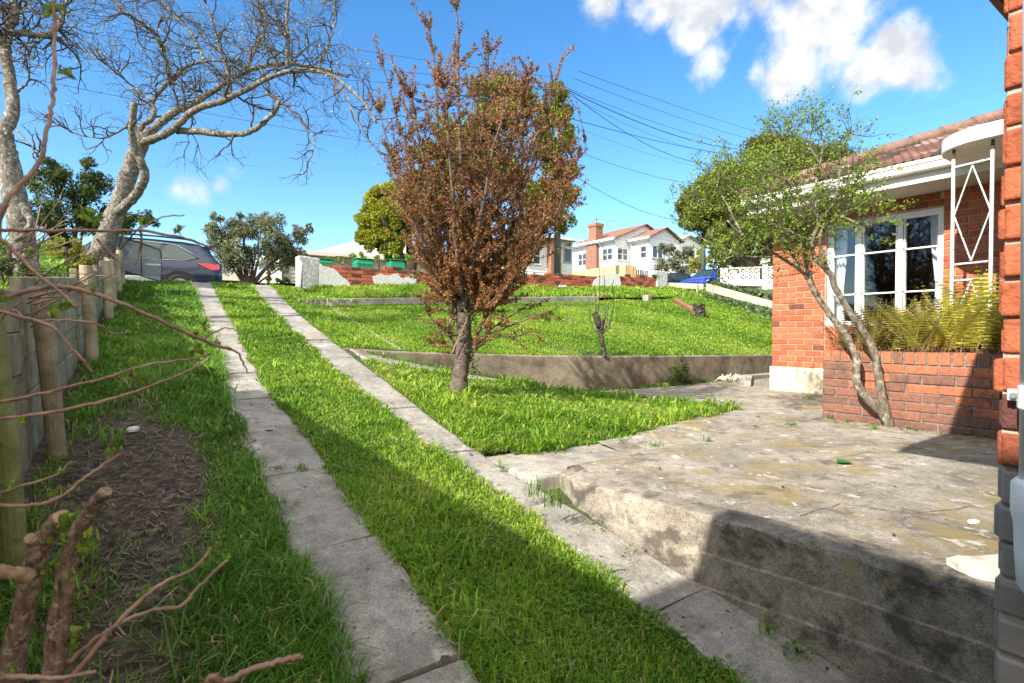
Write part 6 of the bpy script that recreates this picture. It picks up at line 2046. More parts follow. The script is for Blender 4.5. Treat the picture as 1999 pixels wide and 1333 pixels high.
    # wheels in dark arches
    for xw in (.215 * L, .80 * L):
        for sg in (-1, 1):
            wb = (.90 if wagon else .86) * sw
            arch = MB(); n = 18
            vs = [(xw - L / 2 + .42 * math.cos(math.pi * i / n), sg * (wb + .004), .36 + .40 * math.sin(math.pi * i / n)) for i in range(n + 1)] + [(xw - L / 2 - .42, sg * (wb + .004), .2), (xw - L / 2 + .42, sg * (wb + .004), .2)]
            arch.add(vs, [tuple(range(len(vs))) if sg > 0 else tuple(reversed(range(len(vs))))]); arch.build('wheel_arch', M['tyre'], t)
            w_ = MB(); c0 = Vector((xw - L / 2, sg * (wb - .10), .335)); 
            w_.tube([c0 - Vector((0, sg * .06, 0)), c0 + Vector((0, sg * .105, 0)), c0 + Vector((0, sg * .125, 0))], [.325, .325, .29], 28)
            wo = w_.build('wheel', M['tyre'], t, smooth=False)
            r2 = MB(); r2.tube([c0 + Vector((0, sg * .12, 0)), c0 + Vector((0, sg * .13, 0))], [.215, .20], 20)
            for q_ in range(5):
                an = q_ * 2 * math.pi / 5
                r2.bar(c0 + Vector((0, sg * .135, 0)), c0 + Vector((.2 * math.cos(an), sg * .135, .2 * math.sin(an))), .05, .012, (0, 1, 0))
            ro_ = r2.build('rim', M['galv'], wo)
    return t
car('dark blue station wagon with roof rails parked behind the sagging wire gate', M['navy'], (-.36, 18.05, 1.80), math.pi, L=4.8, rails=True)
q = at(1383, 560, 31)
car('bright blue hatchback beside the white breeze block wall', M['blue'], (q.x, q.y, 3.06), math.radians(180 + 6), L=4.0, H=1.50, Wd=1.7, wagon=False)
q = at(1342, 556, 37)
car('white hatchback between the dark and the bright blue cars', M['car_white'], (q.x, q.y, 3.42), math.radians(170), L=3.9, H=1.50, Wd=1.68, wagon=False)
q = at(1303, 556, 34.5)
car('dark grey hatchback behind the right end pillar of the broken wall', M['car_dark'], (q.x, q.y, 3.22), math.radians(178), L=3.9, H=1.48, Wd=1.68, wagon=False)

# ================================================================== HOUSES ACROSS THE STREET
def clad(mb, p, q, z0, z1, step=.19, off=.0):
    """lapped weatherboards on a vertical face from p to q (seen from the right-hand side of p->q)"""
    p = Vector((p[0], p[1], 0)); q = Vector((q[0], q[1], 0)); d = (q - p).normalized(); nrm = Vector((d.y, -d.x, 0))
    z = z0
    while z < z1 - .01:
        t = min(z + step, z1)
        a = p + nrm * .028; b = q + nrm * .028; c = q + nrm * .004; e = p + nrm * .004
        mb.add([(a.x, a.y, z), (b.x, b.y, z), (c.x, c.y, t), (e.x, e.y, t), (e.x, e.y, z), (c.x, c.y, z)], [(0, 1, 2, 3), (0, 4, 5, 1)])
        z += step
def wind(parent, p, q, z0, z1, panes=(2, 2), frame=None):
    """sash window between plan points p and q on the face"""
    p = Vector((p[0], p[1], 0)); q = Vector((q[0], q[1], 0)); d = (q - p).normalized(); nrm = Vector((d.y, -d.x, 0)); L = (q - p).length
    f = MB()
    def rect(s0, s1, za, zb, o0, o1):
        c = p + d * (s0 + s1) / 2 + nrm * (o0 + o1) / 2 + Vector((0, 0, (za + zb) / 2))
        f.obox(c, d, nrm, (0, 0, 1), (s1 - s0) / 2, abs(o1 - o0) / 2, (zb - za) / 2)
    fw_ = .07
    rect(0, L, z1 - fw_, z1, .03, .075); rect(-.05, L + .05, z0, z0 + fw_, .03, .11)
    rect(0, fw_, z0 + fw_, z1 - fw_, .03, .075); rect(L - fw_, L, z0 + fw_, z1 - fw_, .03, .075)
    for i in range(1, panes[0]): s = L * i / panes[0]; rect(s - .035, s + .035, z0 + fw_, z1 - fw_, .03, .07)
    for j in range(1, panes[1]): z = lerp(z0, z1, j / panes[1]); rect(fw_, L - fw_, z - .02, z + .02, .032, .065)
    o = f.build('window', frame or M['far_white']); hang(o, parent)
    g = MB(); a = p + nrm * .036; b = q + nrm * .036
    g.quad((a.x, a.y, z0 + .02), (b.x, b.y, z0 + .02), (b.x, b.y, z1 - .02), (a.x, a.y, z1 - .02))
    go_ = g.build('pane', M['far_glass']); go_.parent = o; go_.matrix_parent_inverse = (parent.matrix_basis @ o.matrix_parent_inverse).inverted() if False else Matrix.Identity(4)
    go_.matrix_parent_inverse = (Matrix.Identity(4)); go_.location = (0, 0, 0)
    return o
def slab(mb, vs, th=.08):
    """roof plane with thickness"""
    v = [Vector(q) for q in vs]; n = len(v)
    mb.add([tuple(q) for q in v] + [(q.x, q.y, q.z - th) for q in v], [tuple(range(n)), tuple(reversed(range(n, 2 * n)))] + [(i, n + i, n + (i + 1) % n, (i + 1) % n) for i in range(n)])

# --- white weatherboard house with brown roof and chimney
w1 = thing('weatherboard_house', 'white weatherboard house with brown roof and brick chimney across the street', 'house', (34, 33, 5))
x0, x1, xm, yA, yB_, yC = 33.6, 37.3, 31.8, 28.9, 30.9, 36.6
ze, zb = 8.45, 4.2
mb = MB()
mb.box(x0, yA, zb, x1, yB_, ze); mb.box(xm, yB_, zb, 39.5, yC, ze)
mb.add([(x0, yA, ze), (x1, yA, ze), (35.45, yA, 9.3), (x0, yA + 2, ze), (x1, yA + 2, ze), (35.45, yA + 2, 9.3)], [(0, 1, 2), (0, 2, 5, 3), (1, 4, 5, 2), (3, 5, 4)])
mb.add([(xm, yB_, ze), (39.0, yB_, ze), (35.3, yB_, 9.86), (xm, yC, ze), (39.0, yC, ze), (35.3, yC, 9.86)], [(0, 1, 2), (0, 2, 5, 3), (1, 4, 5, 2), (3, 5, 4)])
hang(mb.build('wall', M['far_white']), w1)
mb = MB()
clad(mb, (x0, yA), (x1, yA), zb, ze); clad(mb, (xm, yB_), (x0, yB_), zb, ze); clad(mb, (x0, yB_), (x0, yA), zb, ze); clad(mb, (xm, yC), (xm, yB_), zb, ze)
for i in range(5):      # gable boards
    z = ze + i * .18; f0 = (z - ze) / .9; f1 = min(1, (z + .17 - ze) / .9)
    mb.add([(lerp(x0, 35.45, f0), yA - .03, z), (lerp(x1, 35.45, f0), yA - .03, z), (lerp(x1, 35.45, f1), yA - .006, z + .17), (lerp(x0, 35.45, f1), yA - .006, z + .17)], [(0, 1, 2, 3)])
for i in range(7):
    z = ze + i * .2; f0 = (z - ze) / 1.45; f1 = min(1, (z + .19 - ze) / 1.45)
    mb.add([(lerp(xm, 35.3, f0), yB_ - .03, z), (lerp(39.0, 35.3, f0), yB_ - .03, z), (lerp(39.0, 35.3, f1), yB_ - .006, z + .19), (lerp(xm, 35.3, f1), yB_ - .006, z + .19)], [(0, 1, 2, 3)])
hang(mb.build('weatherboards', M['far_white']), w1)
mb = MB()
slab(mb, [(x0 - .35, yA - .3, ze - .02), (35.45, yA - .3, 9.42), (35.45, yB_ + 1.5, 9.42), (x0 - .35, yB_ + .2, ze - .02)]); slab(mb, [(35.45, yA - .3, 9.42), (x1 + .35, yA - .3, ze - .02), (x1 + .35, yB_ + .4, ze - .02), (35.45, yB_ + 1.5, 9.42)])
slab(mb, [(xm - .4, yB_ - .3, ze - .02), (35.3, yB_ - .3, 10.0), (35.3, 35.0, 10.0), (xm - .4, yC + .4, ze - .02)]); slab(mb, [(35.3, yB_ - .3, 10.0), (39.4, yB_ - .3, ze - .02), (39.4, yC + .4, ze - .02), (35.3, 35.0, 10.0)])
slab(mb, [(xm - .4, yC + .4, ze - .02), (35.3, 35.0, 10.0), (39.4, yC + .4, ze - .02)])
hang(mb.build('roof', M['roof_brown']), w1)
mb = MB()
mb.box(x0 - .50, yA - .35, ze - .16, x0 - .37, yB_ - .05, ze + .02); mb.box(xm - .55, yB_ - .35, ze - .16, xm - .42, yC + .4, ze + .02); mb.box(x0 - .36, yA - .1, ze - .22, x0 - .02, yB_, ze - .17); mb.box(xm - .41, yB_ - .1, ze - .22, xm - .02, yC, ze - .17)
hang(mb.build('gutter', M['white_paint']), w1)
for (x, y) in ((x0 - .1, yB_ - .18), (xm - .1, 32.45)):
    mb = MB(); mb.tube([(x - .3, y, ze - .16), (x - .02, y, ze - .42), (x - .02, y, zb)], .05, 8); hang(mb.build('downpipe', M['white_paint'], smooth=True), w1)
mb = MB(); mb.box(xm - .35, 32.7, zb, xm + .1, 34.0, ze - .02); mb.box(xm - .25, 32.85, ze - .02, xm + .55, 33.75, 9.75); mb.box(xm - .32, 32.78, 9.75, xm + .62, 33.82, 10.0)
hang(mb.build('chimney', M['far_brick']), w1)
mb = MB(); mb.tube([(xm + .15, 33.3, 10.0), (xm + .15, 33.3, 10.45)], .11, 10); mb.tube([(xm + .15, 33.3, 10.4), (xm + .15, 33.3, 10.5)], .17, 10); hang(mb.build('flue', M['galv']), w1)
mb = MB(); mb.tube([(33.6, 32.9, 9.2), (33.6, 32.9, 10.45)], .02, 5); mb.tube([(33.3, 33.2, 10.5), (34.1, 32.4, 10.38)], .03, 5); hang(mb.build('aerial', M['galv']), w1)
wind(w1, (xm, 32.3), (xm, 31.1), 6.72, 7.78, (2, 2)); wind(w1, (xm, 35.3), (xm, 34.1), 6.6, 7.7, (2, 2)); wind(w1, (31.98, yB_), (33.25, yB_), 6.72, 7.75, (2, 2)); wind(w1, (x0, 29.8), (x0, 29.1), 6.8, 7.85, (1, 2)); wind(w1, (33.85, yA), (35.2, yA), 6.8, 7.85, (2, 1))
# --- second white house, left of it
w0 = thing('weatherboard_house', 'white weatherboard house half hidden behind the copper leaved tree', 'house', (22, 30, 5))
mb = MB(); mb.box(20.6, 28.7, 3.6, 25.3, 36, 7.35); hang(mb.build('wall', M['far_white']), w0)
mb = MB(); clad(mb, (20.6, 28.7), (25.3, 28.7), 3.6, 7.35); clad(mb, (20.6, 36), (20.6, 28.7), 3.6, 7.35); hang(mb.build('weatherboards', M['far_white']), w0)
mb = MB(); slab(mb, [(20.2, 28.3, 7.38), (25.7, 28.3, 7.38), (23, 31.5, 8.0), (23, 34, 8.0)][:3]); slab(mb, [(20.2, 28.3, 7.38), (23, 31.5, 8.0), (23, 34, 8.0), (20.2, 36.4, 7.38)]); slab(mb, [(25.7, 28.3, 7.38), (25.7, 36.4, 7.38), (23, 34, 8.0), (23, 31.5, 8.0)])
hang(mb.build('roof', M['far_grey']), w0)
mb = MB(); mb.box(20.05, 28.15, 7.22, 25.85, 28.29, 7.37); mb.box(20.05, 28.29, 7.22, 20.19, 36.4, 7.37); hang(mb.build('gutter', M['white_paint']), w0)
mb = MB(); mb.box(23.0, 28.25, 3.6, 23.9, 28.70, 7.2); hang(mb.build('chimney', M['far_brick']), w0)
wind(w0, (24.45, 28.7), (25.15, 28.7), 5.75, 6.75, (1, 1), M['far_grey']); wind(w0, (20.6, 31.6), (20.6, 30.2), 5.4, 6.6, (2, 2)); wind(w0, (21.2, 28.7), (22.4, 28.7), 5.4, 6.6, (2, 2))
# --- far white gable to the right
w2 = thing('weatherboard_house', 'far white gabled house with a grey roof above the street shrubs', 'house', (58, 40, 8))
A_ = at(1319, 468, 66); 
gx, gy = A_.x, A_.y
mb = MB(); mb.box(gx, gy, 6, gx + 5.6, gy + 8, A_.z - .3); mb.add([(gx, gy, A_.z - .3), (gx + 5.6, gy, A_.z - .3), (gx + 2.4, gy, A_.z + .75), (gx, gy + 8, A_.z - .3), (gx + 5.6, gy + 8, A_.z - .3), (gx + 2.4, gy + 8, A_.z + .75)], [(0, 1, 2), (0, 2, 5, 3), (1, 4, 5, 2), (3, 5, 4)])
hang(mb.build('wall', M['far_white']), w2)
mb = MB(); clad(mb, (gx, gy), (gx + 5.6, gy), 6, A_.z - .3, .25); clad(mb, (gx, gy + 8), (gx, gy), 6, A_.z - .3, .25); hang(mb.build('weatherboards', M['far_white']), w2)
mb = MB(); slab(mb, [(gx - .4, gy - .4, A_.z - .38), (gx + 2.4, gy - .4, A_.z + .84), (gx + 2.4, gy + 8, A_.z + .84), (gx - .4, gy + 8, A_.z - .38)], .14); slab(mb, [(gx + 2.4, gy - .4, A_.z + .84), (gx + 6, gy - .4, A_.z - .38), (gx + 6, gy + 8, A_.z - .38), (gx + 2.4, gy + 8, A_.z + .84)], .14)
hang(mb.build('roof', M['far_grey']), w2)
# --- brick house with pale iron roof, left
w3 = thing('brick_bungalow', 'low brick bungalow with a pale ribbed iron roof behind the green bins', 'house', (14, 34, 3))
mb = MB(); mb.box(9.4, 33, 2.2, 21, 41, 5.5); hang(mb.build('wall', M['far_red']), w3)
mb = MB(); mb.box(9.4, 32.85, 4.9, 21, 32.99, 5.5); hang(mb.build('frieze', M['gutter']), w3)
mb = MB(); ez, rz_ = 5.62, 7.35
slab(mb, [(8.7, 32.3, ez), (21.7, 32.3, ez), (17.5, 37, rz_), (13, 37, rz_)]); slab(mb, [(8.7, 41.6, ez), (8.7, 32.3, ez), (13, 37, rz_)]); slab(mb, [(21.7, 32.3, ez), (21.7, 41.6, ez), (17.5, 37, rz_)]); slab(mb, [(21.7, 41.6, ez), (8.7, 41.6, ez), (13, 37, rz_), (17.5, 37, rz_)])
for i in range(44):
    x = 8.9 + i * .29; t = min(1, (x - 8.7) / 4.3, (21.7 - x) / 4.2)
    mb.bar((x, 32.3, ez + .015), (x, 32.3 + 4.7 * t, ez + 1.73 * t + .015), .05, .04)
hang(mb.build('roof', M['roof_pale']), w3)
mb = MB(); mb.box(8.55, 32.1, ez - .22, 21.8, 32.24, ez - .02); hang(mb.build('gutter', M['gutter']), w3)
wind(w3, (16.2, 32.99), (17.6, 32.99), 3.6, 4.8, (2, 1)); 
# --- grey clad cottage and carport behind the olive tree
w4 = thing('timber_cottage', 'grey boarded cottage with flat tan roof edge behind the olive tree', 'house', (6.5, 30, 3))
mb = MB(); mb.box(6.6, 31.5, 2.4, 9.2, 38, 5.2); hang(mb.build('wall', M['far_grey']), w4)
mb = MB(); clad(mb, (6.6, 31.5), (9.2, 31.5), 2.4, 5.1, .22); hang(mb.build('boards', M['far_grey']), w4)
mb = MB(); mb.box(6.2, 31.0, 5.2, 9.4, 38.4, 5.42); hang(mb.build('roof', M['gutter']), w4)
mb = MB(); mb.box(6.45, 31.38, 2.4, 6.60, 31.49, 5.2); hang(mb.build('corner_post', M['white_paint']), w4)
cpx_ = thing('carport', 'low cream carport with ribbed roof behind the olive tree', 'carport', (1.5, 33, 3))
a = at(436, 540, 33); b = at(542, 540, 30)
mb = MB(); mb.box(.2, 31.6, 3.6, 5.4, 37, 4.0); hang(mb.build('roof', M['gutter']), cpx_)
mb = MB()
for i in range(26): mb.box(.3 + i * .2, 31.75, 4.0, .38 + i * .2, 37, 4.35)
hang(mb.build('roof_ribs', M['roof_pale']), cpx_)
mb = MB(); mb.box(.5, 34, 2.2, 5.2, 34.2, 3.6); hang(mb.build('rear_wall', M['far_red']), cpx_)
for x in (.35, 2.8, 5.2):
    mb = MB(); mb.box(x, 31.7, 2.4, x + .14, 31.84, 3.6); hang(mb.build('post', M['soffit']), cpx_)
cgf = thing('steel_fence', 'pale green corrugated steel fence seen through the wagon windows', 'fence', (-6, 27, 2.6))
mb = MB()
for i in range(70):
    x = -14 + i * .2
    mb.box(x, 27.0, 2.0, x + .12, 27.04, 4.3); mb.box(x + .121, 27.03, 2.0, x + .199, 27.05, 4.3)
hang(mb.build('sheeting', simple('green_steel_sheet', (.30, .40, .34), .6, .05, 3)), cgf)

# ------------------------------------------------------------------ low looped wire fence
lf = thing('looped_wire_fence', 'low white looped wire fence across the street under the olive tree', 'fence', (3, 24.6, 2.6))
mb = MB()
for i in range(46):
    x = .9 + i * .135; y = 24.6; z0 = float(z_st(x, y)) + .08; h = .36
    pts = [(x, y, z0)] + [(x + .055 - .055 * math.cos(math.pi * k / 5), y, z0 + h + .05 * math.sin(math.pi * k / 5)) for k in range(6)] + [(x + .11, y, z0)]
    mb.tube(pts, .010, 4)
hang(mb.build('loops', M['white_old']), lf)
mb = MB(); z0 = float(z_st(1, 24.6)); z1_ = float(z_st(7, 24.6)); mb.tube([(.9, 24.6, z0 + .2), (7.1, 24.6, z1_ + .2)], .009, 4); hang(mb.build('rail', M['white_old']), lf)

# ------------------------------------------------------------------ paling fences
def palings(label, mat, p, q, z0, z1, w=.10, gap=.008, var=.0, name='paling_fence', seed=1, railmat=None):
    t = thing(name, label, 'fence', (p[0], p[1], z0)); rr = random.Random(seed)
    P = Vector((p[0], p[1], 0)); Q = Vector((q[0], q[1], 0)); d = (Q - P).normalized(); L = (Q - P).length; nrm = Vector((d.y, -d.x, 0))
    mb = MB(); s = 0
    while s < L:
        c = P + d * (s + w / 2) + nrm * rr.uniform(-.008, .008); top = z1 + rr.uniform(-var, var)
        mb.obox(c + Vector((0, 0, (z0 + top) / 2)), d, nrm, (0, 0, 1), w / 2, .009, (top - z0) / 2, rr.random()); s += w + gap
    hang(mb.build('palings', mat), t)
    mb = MB()
    for f_ in (.2, .8): 
        zz = lerp(z0, z1, f_); mb.bar(P - nrm * .04 + Vector((0, 0, zz)), Q - nrm * .04 + Vector((0, 0, zz)), .05, .07)
    hang(mb.build('rails', railmat or mat), t)
    return t
palings('new pine paling fence in front of the white weatherboard house', M['pine'], (22.4, 25.4), (22.4, 21.0), 2.9, 4.66, .14, .008, .02, seed=2)
palings('short return of the new pine paling fence', M['pine'], (22.42, 21.0), (23.3, 21.0), 2.9, 4.62, .12, .008, .02, seed=3)
palings('dark slatted fence right of the new pine palings', M['dark_fence'], (23.3, 21.0), (24.9, 21.0), 2.9, 4.45, .10, .05, .0, seed=4)
a = at(1285, 552, 40); b = at(1362, 552, 38)
palings('old grey paling fence behind the parked hatchbacks', M['far_grey'], (a.x, a.y), (b.x, b.y), 4.0, at(1320, 519, 39).z, .15, .006, .02, seed=5)

# ------------------------------------------------------------------ white breeze block wall
A_ = at(1406, 560, 27.0); B_ = at(1580, 566, 25.6)
bz = thing('breeze_block_wall', 'white patterned breeze block wall with capped pier at the corner', 'wall', tuple(A_))
P = Vector((A_.x, A_.y, 0)); Q = Vector((B_.x, B_.y, 0)); d = (Q - P).normalized(); nrm = Vector((d.y, -d.x, 0)); Lw = (Q - P).length
z0 = 2.55; zt = at(1406, 524, 27).z
def wb(mb, s0, s1, za, zb_, o0, o1): mb.obox(P + d * (s0 + s1) / 2 + nrm * (o0 + o1) / 2 + Vector((0, 0, (za + zb_) / 2)), d, nrm, (0, 0, 1), (s1 - s0) / 2, abs(o1 - o0) / 2, (zb_ - za) / 2)
mb = MB(); wb(mb, 0, Lw, z0 - .6, zt - .62, -.08, .08)
for k in range(2): wb(mb, .0, Lw, z0 + .05, z0 + .06, .08, .085)
hang(mb.build('base', M['white_old']), bz)
mb = MB(); wb(mb, -.02, Lw, zt - .05, zt, -.11, .11); hang(mb.build('coping', M['white_old']), bz)
mb = MB(); s = .34; bs = .285
while s < Lw - .3:
    if abs(s - 1.98) < .2: s = 2.2
    for r_ in range(2):
        za = zt - .62 + r_ * bs
        for (q0, q1, z_0, z_1) in ((0, bs, 0, .03), (0, bs, bs - .03, bs), (0, .03, .03, bs - .03), (bs - .03, bs, .03, bs - .03)):
            wb(mb, s + q0, s + q1, za + z_0, za + z_1, -.06, .06)
        c = P + d * (s + bs / 2) + Vector((0, 0, za + bs / 2))
        for sg in (-1, 1):
            u = (d + Vector((0, 0, sg))).normalized()
            mb.obox(c + nrm * .004 * sg, u, nrm, u.cross(nrm), .155, .05, .017)
        mb.obox(c, d, nrm, (0, 0, 1), .045, .056, .045)
    s += bs + .005
hang(mb.build('breeze_blocks', M['white_old']), bz)
for (s, top, cap) in ((0, .0, 0), (1.92, .22, 1)):
    mb = MB(); wb(mb, s, s + (.34 if not cap else .22), z0 - .6, zt + (.012 if not cap else .16), -.14, .14); hang(mb.build('pier', M['white_old'], bevel=.01), bz)
mb = MB(); wb(mb, 1.84, 2.22, zt + .16, zt + .34, -.2, .2); wb(mb, 1.81, 2.25, zt + .34, zt + .37, -.23, .23); hang(mb.build('pier_cap', M['white_old'], bevel=.01), bz)

# ------------------------------------------------------------------ poles and wires
def pole(px, py0, d, ztop, r, label, arms=()):
    b_ = at(px, py0, d); t = thing('power_pole', label, 'pole', tuple(b_), 'power poles along the street')
    mb = MB(); mb.tube([(b_.x, b_.y, b_.z - 1.5), (b_.x, b_.y, ztop)], [r, r * .8], 14); hang(mb.build('post', M['pole'], smooth=True), t)
    for z in arms:
        mb = MB(); mb.obox((b_.x, b_.y - .12, z), (.35, 1, 0), (1, -.35, 0), (0, 0, 1), 1.0, .05, .06); hang(mb.build('cross_arm', M['bark_dark']), t)
    return b_
PB = pole(1088, 545, 26.6, 12.6, .17, 'tall grey green power pole behind the copper leaved tree', (12.2,))
PB2 = pole(1373, 540, 33, 10.5, .13, 'slim grey green pole in front of the right hand cypress')
def wire(pts, label, r=.012, sagn=10):
    mb = MB(); mb.tube(pts, r, 4, caps=False)
    return tag(mb.build('power_line', M['wire'], smooth=True), label, 'cable', 'overhead power lines')
def catw(a, b, sag):
    a = Vector(a); b = Vector(b); out = []
    for i in range(17):
        t = i / 16; q = a.lerp(b, t); q.z -= sag * 4 * t * (1 - t); out.append(q)
    return out
dR = 44
for (p0, p1, sg, lab, r) in [((1128, 138), (1530, 272), .15, 'topmost overhead line running right to the far trees', .012), ((1118, 152), (1500, 280), .25, 'second overhead line from the top on the right', .012),
                             ((1108, 172), (1460, 288), .35, 'third overhead line from the top on the right', .012), ((1106, 174), (1440, 290), .55, 'thick black twisted overhead cable crossing to the right', .024),
                             ((1106, 229), (1430, 302), .2, 'straight low black cable from the pole to the right', .018), ((1106, 176), (1400, 320), .95, 'deeply sagging black cable crossing the others on the right', .020),
                             ((1108, 184), (1400, 298), .5, 'faint sagging line among the right hand cables', .009), ((1100, 285), (1360, 359), .3, 'single lower line from the pole to the cypress', .012),
                             ((1125, 345), (1340, 429), .55, 'lowest sagging line from the pole toward the white house', .015), ((1100, 238), (1390, 330), .3, 'faint line under the straight low cable', .007)]:
    wire(catw(at(p0[0], p0[1], 26.6), at(p1[0], p1[1], dR), sg), lab, r)
for (p0, p1, lab) in [((-60, -40), (1080, 150), 'upper overhead line running left behind the bare tree'), ((-60, 30), (1080, 165), 'middle overhead line running left behind the bare tree'),
                      ((-60, 90), (1080, 175), 'lower overhead line running left behind the bare tree'), ((-60, 128), (1080, 330), 'lowest overhead line running left behind the bare tree')]:
    wire(catw(at(p0[0], p0[1], 19), at(p1[0], p1[1], 26.6), .25), lab, .009)

# ================================================================== BACKGROUND TREES AND SHRUBS
def bgtree(name, label, base, blobs, nl, size, mat, seed, aspect=.5, trunk_r=.2, bark=None, limbs=None, sub=9, shell=.55, group=None, cat='tree'):
    """blobs: (px, py, r_px, depth) ; base: (px, py, depth)"""
    r = np.random.default_rng(seed); rr = random.Random(seed)
    B = at(*base); t = thing(name, label, cat, tuple(B), group)
    Cn, Rn = [], []
    for (px, py, rp, d) in blobs:
        c = np.array(at(px, py, d)); R = rp / F_PX * d
        for k in range(sub):                      # smaller clumps inside each mass leave gaps between them
            v = r.normal(0, 1, 3); v /= np.linalg.norm(v)
            Cn.append(c + v * R * r.uniform(.25, .85)); Rn.append(R * r.uniform(.26, .5))
    Cn = np.array(Cn); Rn = np.array(Rn)
    idx = r.choice(len(Cn), nl, p=Rn ** 2 / (Rn ** 2).sum())
    v = r.normal(0, 1, (nl, 3)); v /= np.linalg.norm(v, axis=1, keepdims=True)
    P = Cn[idx] + v * (Rn[idx] * r.random(nl) ** shell)[:, None]
    tone = r.uniform(.25, .7, len(Cn))[idx] + r.normal(0, .15, nl)
    leaves('foliage', P, size, mat, t, aspect=aspect, seed=seed, rnd=np.clip(tone, 0, 1))
    mb = MB()
    for (px, py, rp, d) in blobs:
        c = at(px, py, d)
        m1 = B.lerp(c, .45) + Vector((0, 0, .0)) + vrand(rr) * (c - B).length * .05
        bough(mb, [B + Vector((0, 0, -.3)), B.lerp(m1, .4) + vrand(rr) * .04, m1, c], trunk_r * rr.uniform(.35, .6), .012, 7, .12, 4)
    mb.tube([B + Vector((0, 0, -.5)), B + Vector((0, 0, .25)), B + Vector((0, 0, .6))], [trunk_r * 1.15, trunk_r, trunk_r * .9], 10, wob=.15)
    hang(mb.build('trunk', bark or M['bark_dark'], smooth=True), t)
    return t
bgtree('olive_tree', 'grey green olive tree with spreading trunks across the street', (485, 566, 23.5), [(440, 470, 42, 23.5), (425, 450, 28, 23.2), (475, 455, 40, 24), (520, 450, 38, 23), (515, 430, 22, 23.6), (560, 480, 36, 23.8), (590, 455, 22, 23.4), (445, 505, 34, 23), (570, 512, 34, 24), (535, 500, 36, 24), (605, 445, 10, 23.4), (425, 425, 14, 23.2), (470, 420, 10, 23.4), (480, 495, 28, 23.8)],
       26000, .13, M['olive_leaf'], 5, .34, .20, M['bark_dark'], sub=11)
bgtree('shrub_tree', 'leafy shrub tree with small glossy leaves behind the timber fence', (140, 560, 9.6), [(110, 360, 45, 9.6), (170, 370, 45, 10), (75, 420, 40, 9.3), (140, 430, 55, 9.8), (200, 430, 40, 10.2), (250, 430, 34, 10), (290, 425, 22, 10.2), (170, 320, 18, 10), (180, 345, 26, 10.2), (100, 330, 22, 9.6), (220, 480, 34, 10.2), (130, 480, 40, 9.8), (60, 350, 25, 9.4)],
       20000, .052, M['dark_leaf'], 8, .5, .06, M['bark_dark'], sub=10)
bgtree('golden_shrub', 'yellow leaved shrub behind the timber fence between the bare trunks', (130, 560, 8.2), [(115, 480, 24, 8.2), (150, 490, 26, 8.3), (100, 505, 20, 8.1), (165, 510, 18, 8.3), (135, 520, 22, 8.2)], 2600, .055, M['gold_leaf'], 9, .45, .03, sub=7)
bgtree('shrub', 'low green shrub tangle behind the fence at the left edge', (20, 600, 5.2), [(20, 520, 26, 5.2), (60, 530, 22, 5.6), (-10, 500, 30, 5.2), (90, 540, 16, 6.2), (150, 540, 20, 7.8)], 2600, .032, M['dark_leaf'], 10, .5, .02, sub=8)
bgtree('evergreen_tree', 'tall yellow green evergreen rising behind the copper leaved tree', (1000, 560, 21.2), [(960, 210, 60, 21.2), (1020, 230, 62, 21), (1075, 290, 52, 20.7), (1085, 370, 46, 20.7), (900, 270, 70, 21.8), (860, 350, 60, 21.8), (960, 330, 90, 21.8), (1040, 420, 60, 21), (1082, 215, 42, 20.7), (900, 420, 70, 21.8), (1098, 430, 26, 20.7), (980, 175, 40, 21.3), (840, 300, 40, 21.8), (1000, 480, 40, 21), (1105, 330, 30, 20.6), (1105, 260, 26, 20.6), (1090, 175, 24, 20.7)],
       80000, .125, M['cypress'], 12, .5, .3, sub=12)

def dome(name, label, base, lobes, nleaf, size, seed, trunk_r, mat=None, lob=46):
    """clipped-looking cypress: rounded lobes of fine sprays over a dark heart"""
    r = np.random.default_rng(seed); rr = random.Random(seed)
    B = at(*base); t = thing(name, label, 'tree', tuple(B), 'domed cypress trees')
    import bmesh
    mbc = MB(); Cs, Rs = [], []
    for (px, py, rp, d) in lobes:
        c = at(px, py, d); R = rp / F_PX * d
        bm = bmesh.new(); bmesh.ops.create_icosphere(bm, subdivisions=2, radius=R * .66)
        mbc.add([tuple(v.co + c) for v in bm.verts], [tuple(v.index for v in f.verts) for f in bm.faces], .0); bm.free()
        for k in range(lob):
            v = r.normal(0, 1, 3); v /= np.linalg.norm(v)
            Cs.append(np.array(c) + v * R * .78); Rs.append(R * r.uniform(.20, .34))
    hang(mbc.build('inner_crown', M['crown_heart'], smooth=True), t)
    Cs = np.array(Cs); Rs = np.array(Rs)
    idx = r.choice(len(Cs), nleaf, p=Rs ** 2 / (Rs ** 2).sum())
    v = r.normal(0, 1, (nleaf, 3)); v /= np.linalg.norm(v, axis=1, keepdims=True)
    P = Cs[idx] + v * (Rs[idx] * r.uniform(.75, 1.05, nleaf))[:, None]
    tone = r.uniform(.4, .7, len(Cs))[idx] + r.normal(0, .13, nleaf)
    leaves('foliage', P, size, mat or M['cypress'], t, aspect=.55, seed=seed, rnd=np.clip(tone, 0, 1), out=v, outw=1.4)
    mb = MB()
    for k in range(6):
        c = at(*[lobes[k % len(lobes)][i] for i in (0, 1, 3)])
        bough(mb, [B + Vector((rr.uniform(-.2, .2), rr.uniform(-.2, .2), -.4)), B.lerp(c, .4) + vrand(rr) * .2, c], trunk_r * .6, trunk_r * .2, 9, .2, 5)
    mb.tube([B + Vector((0, 0, -.5)), B + Vector((0, 0, 1.2))], [trunk_r, trunk_r * .85], 12, wob=.3)
    hang(mb.build('trunk', M['bark_dark'], smooth=True), t)
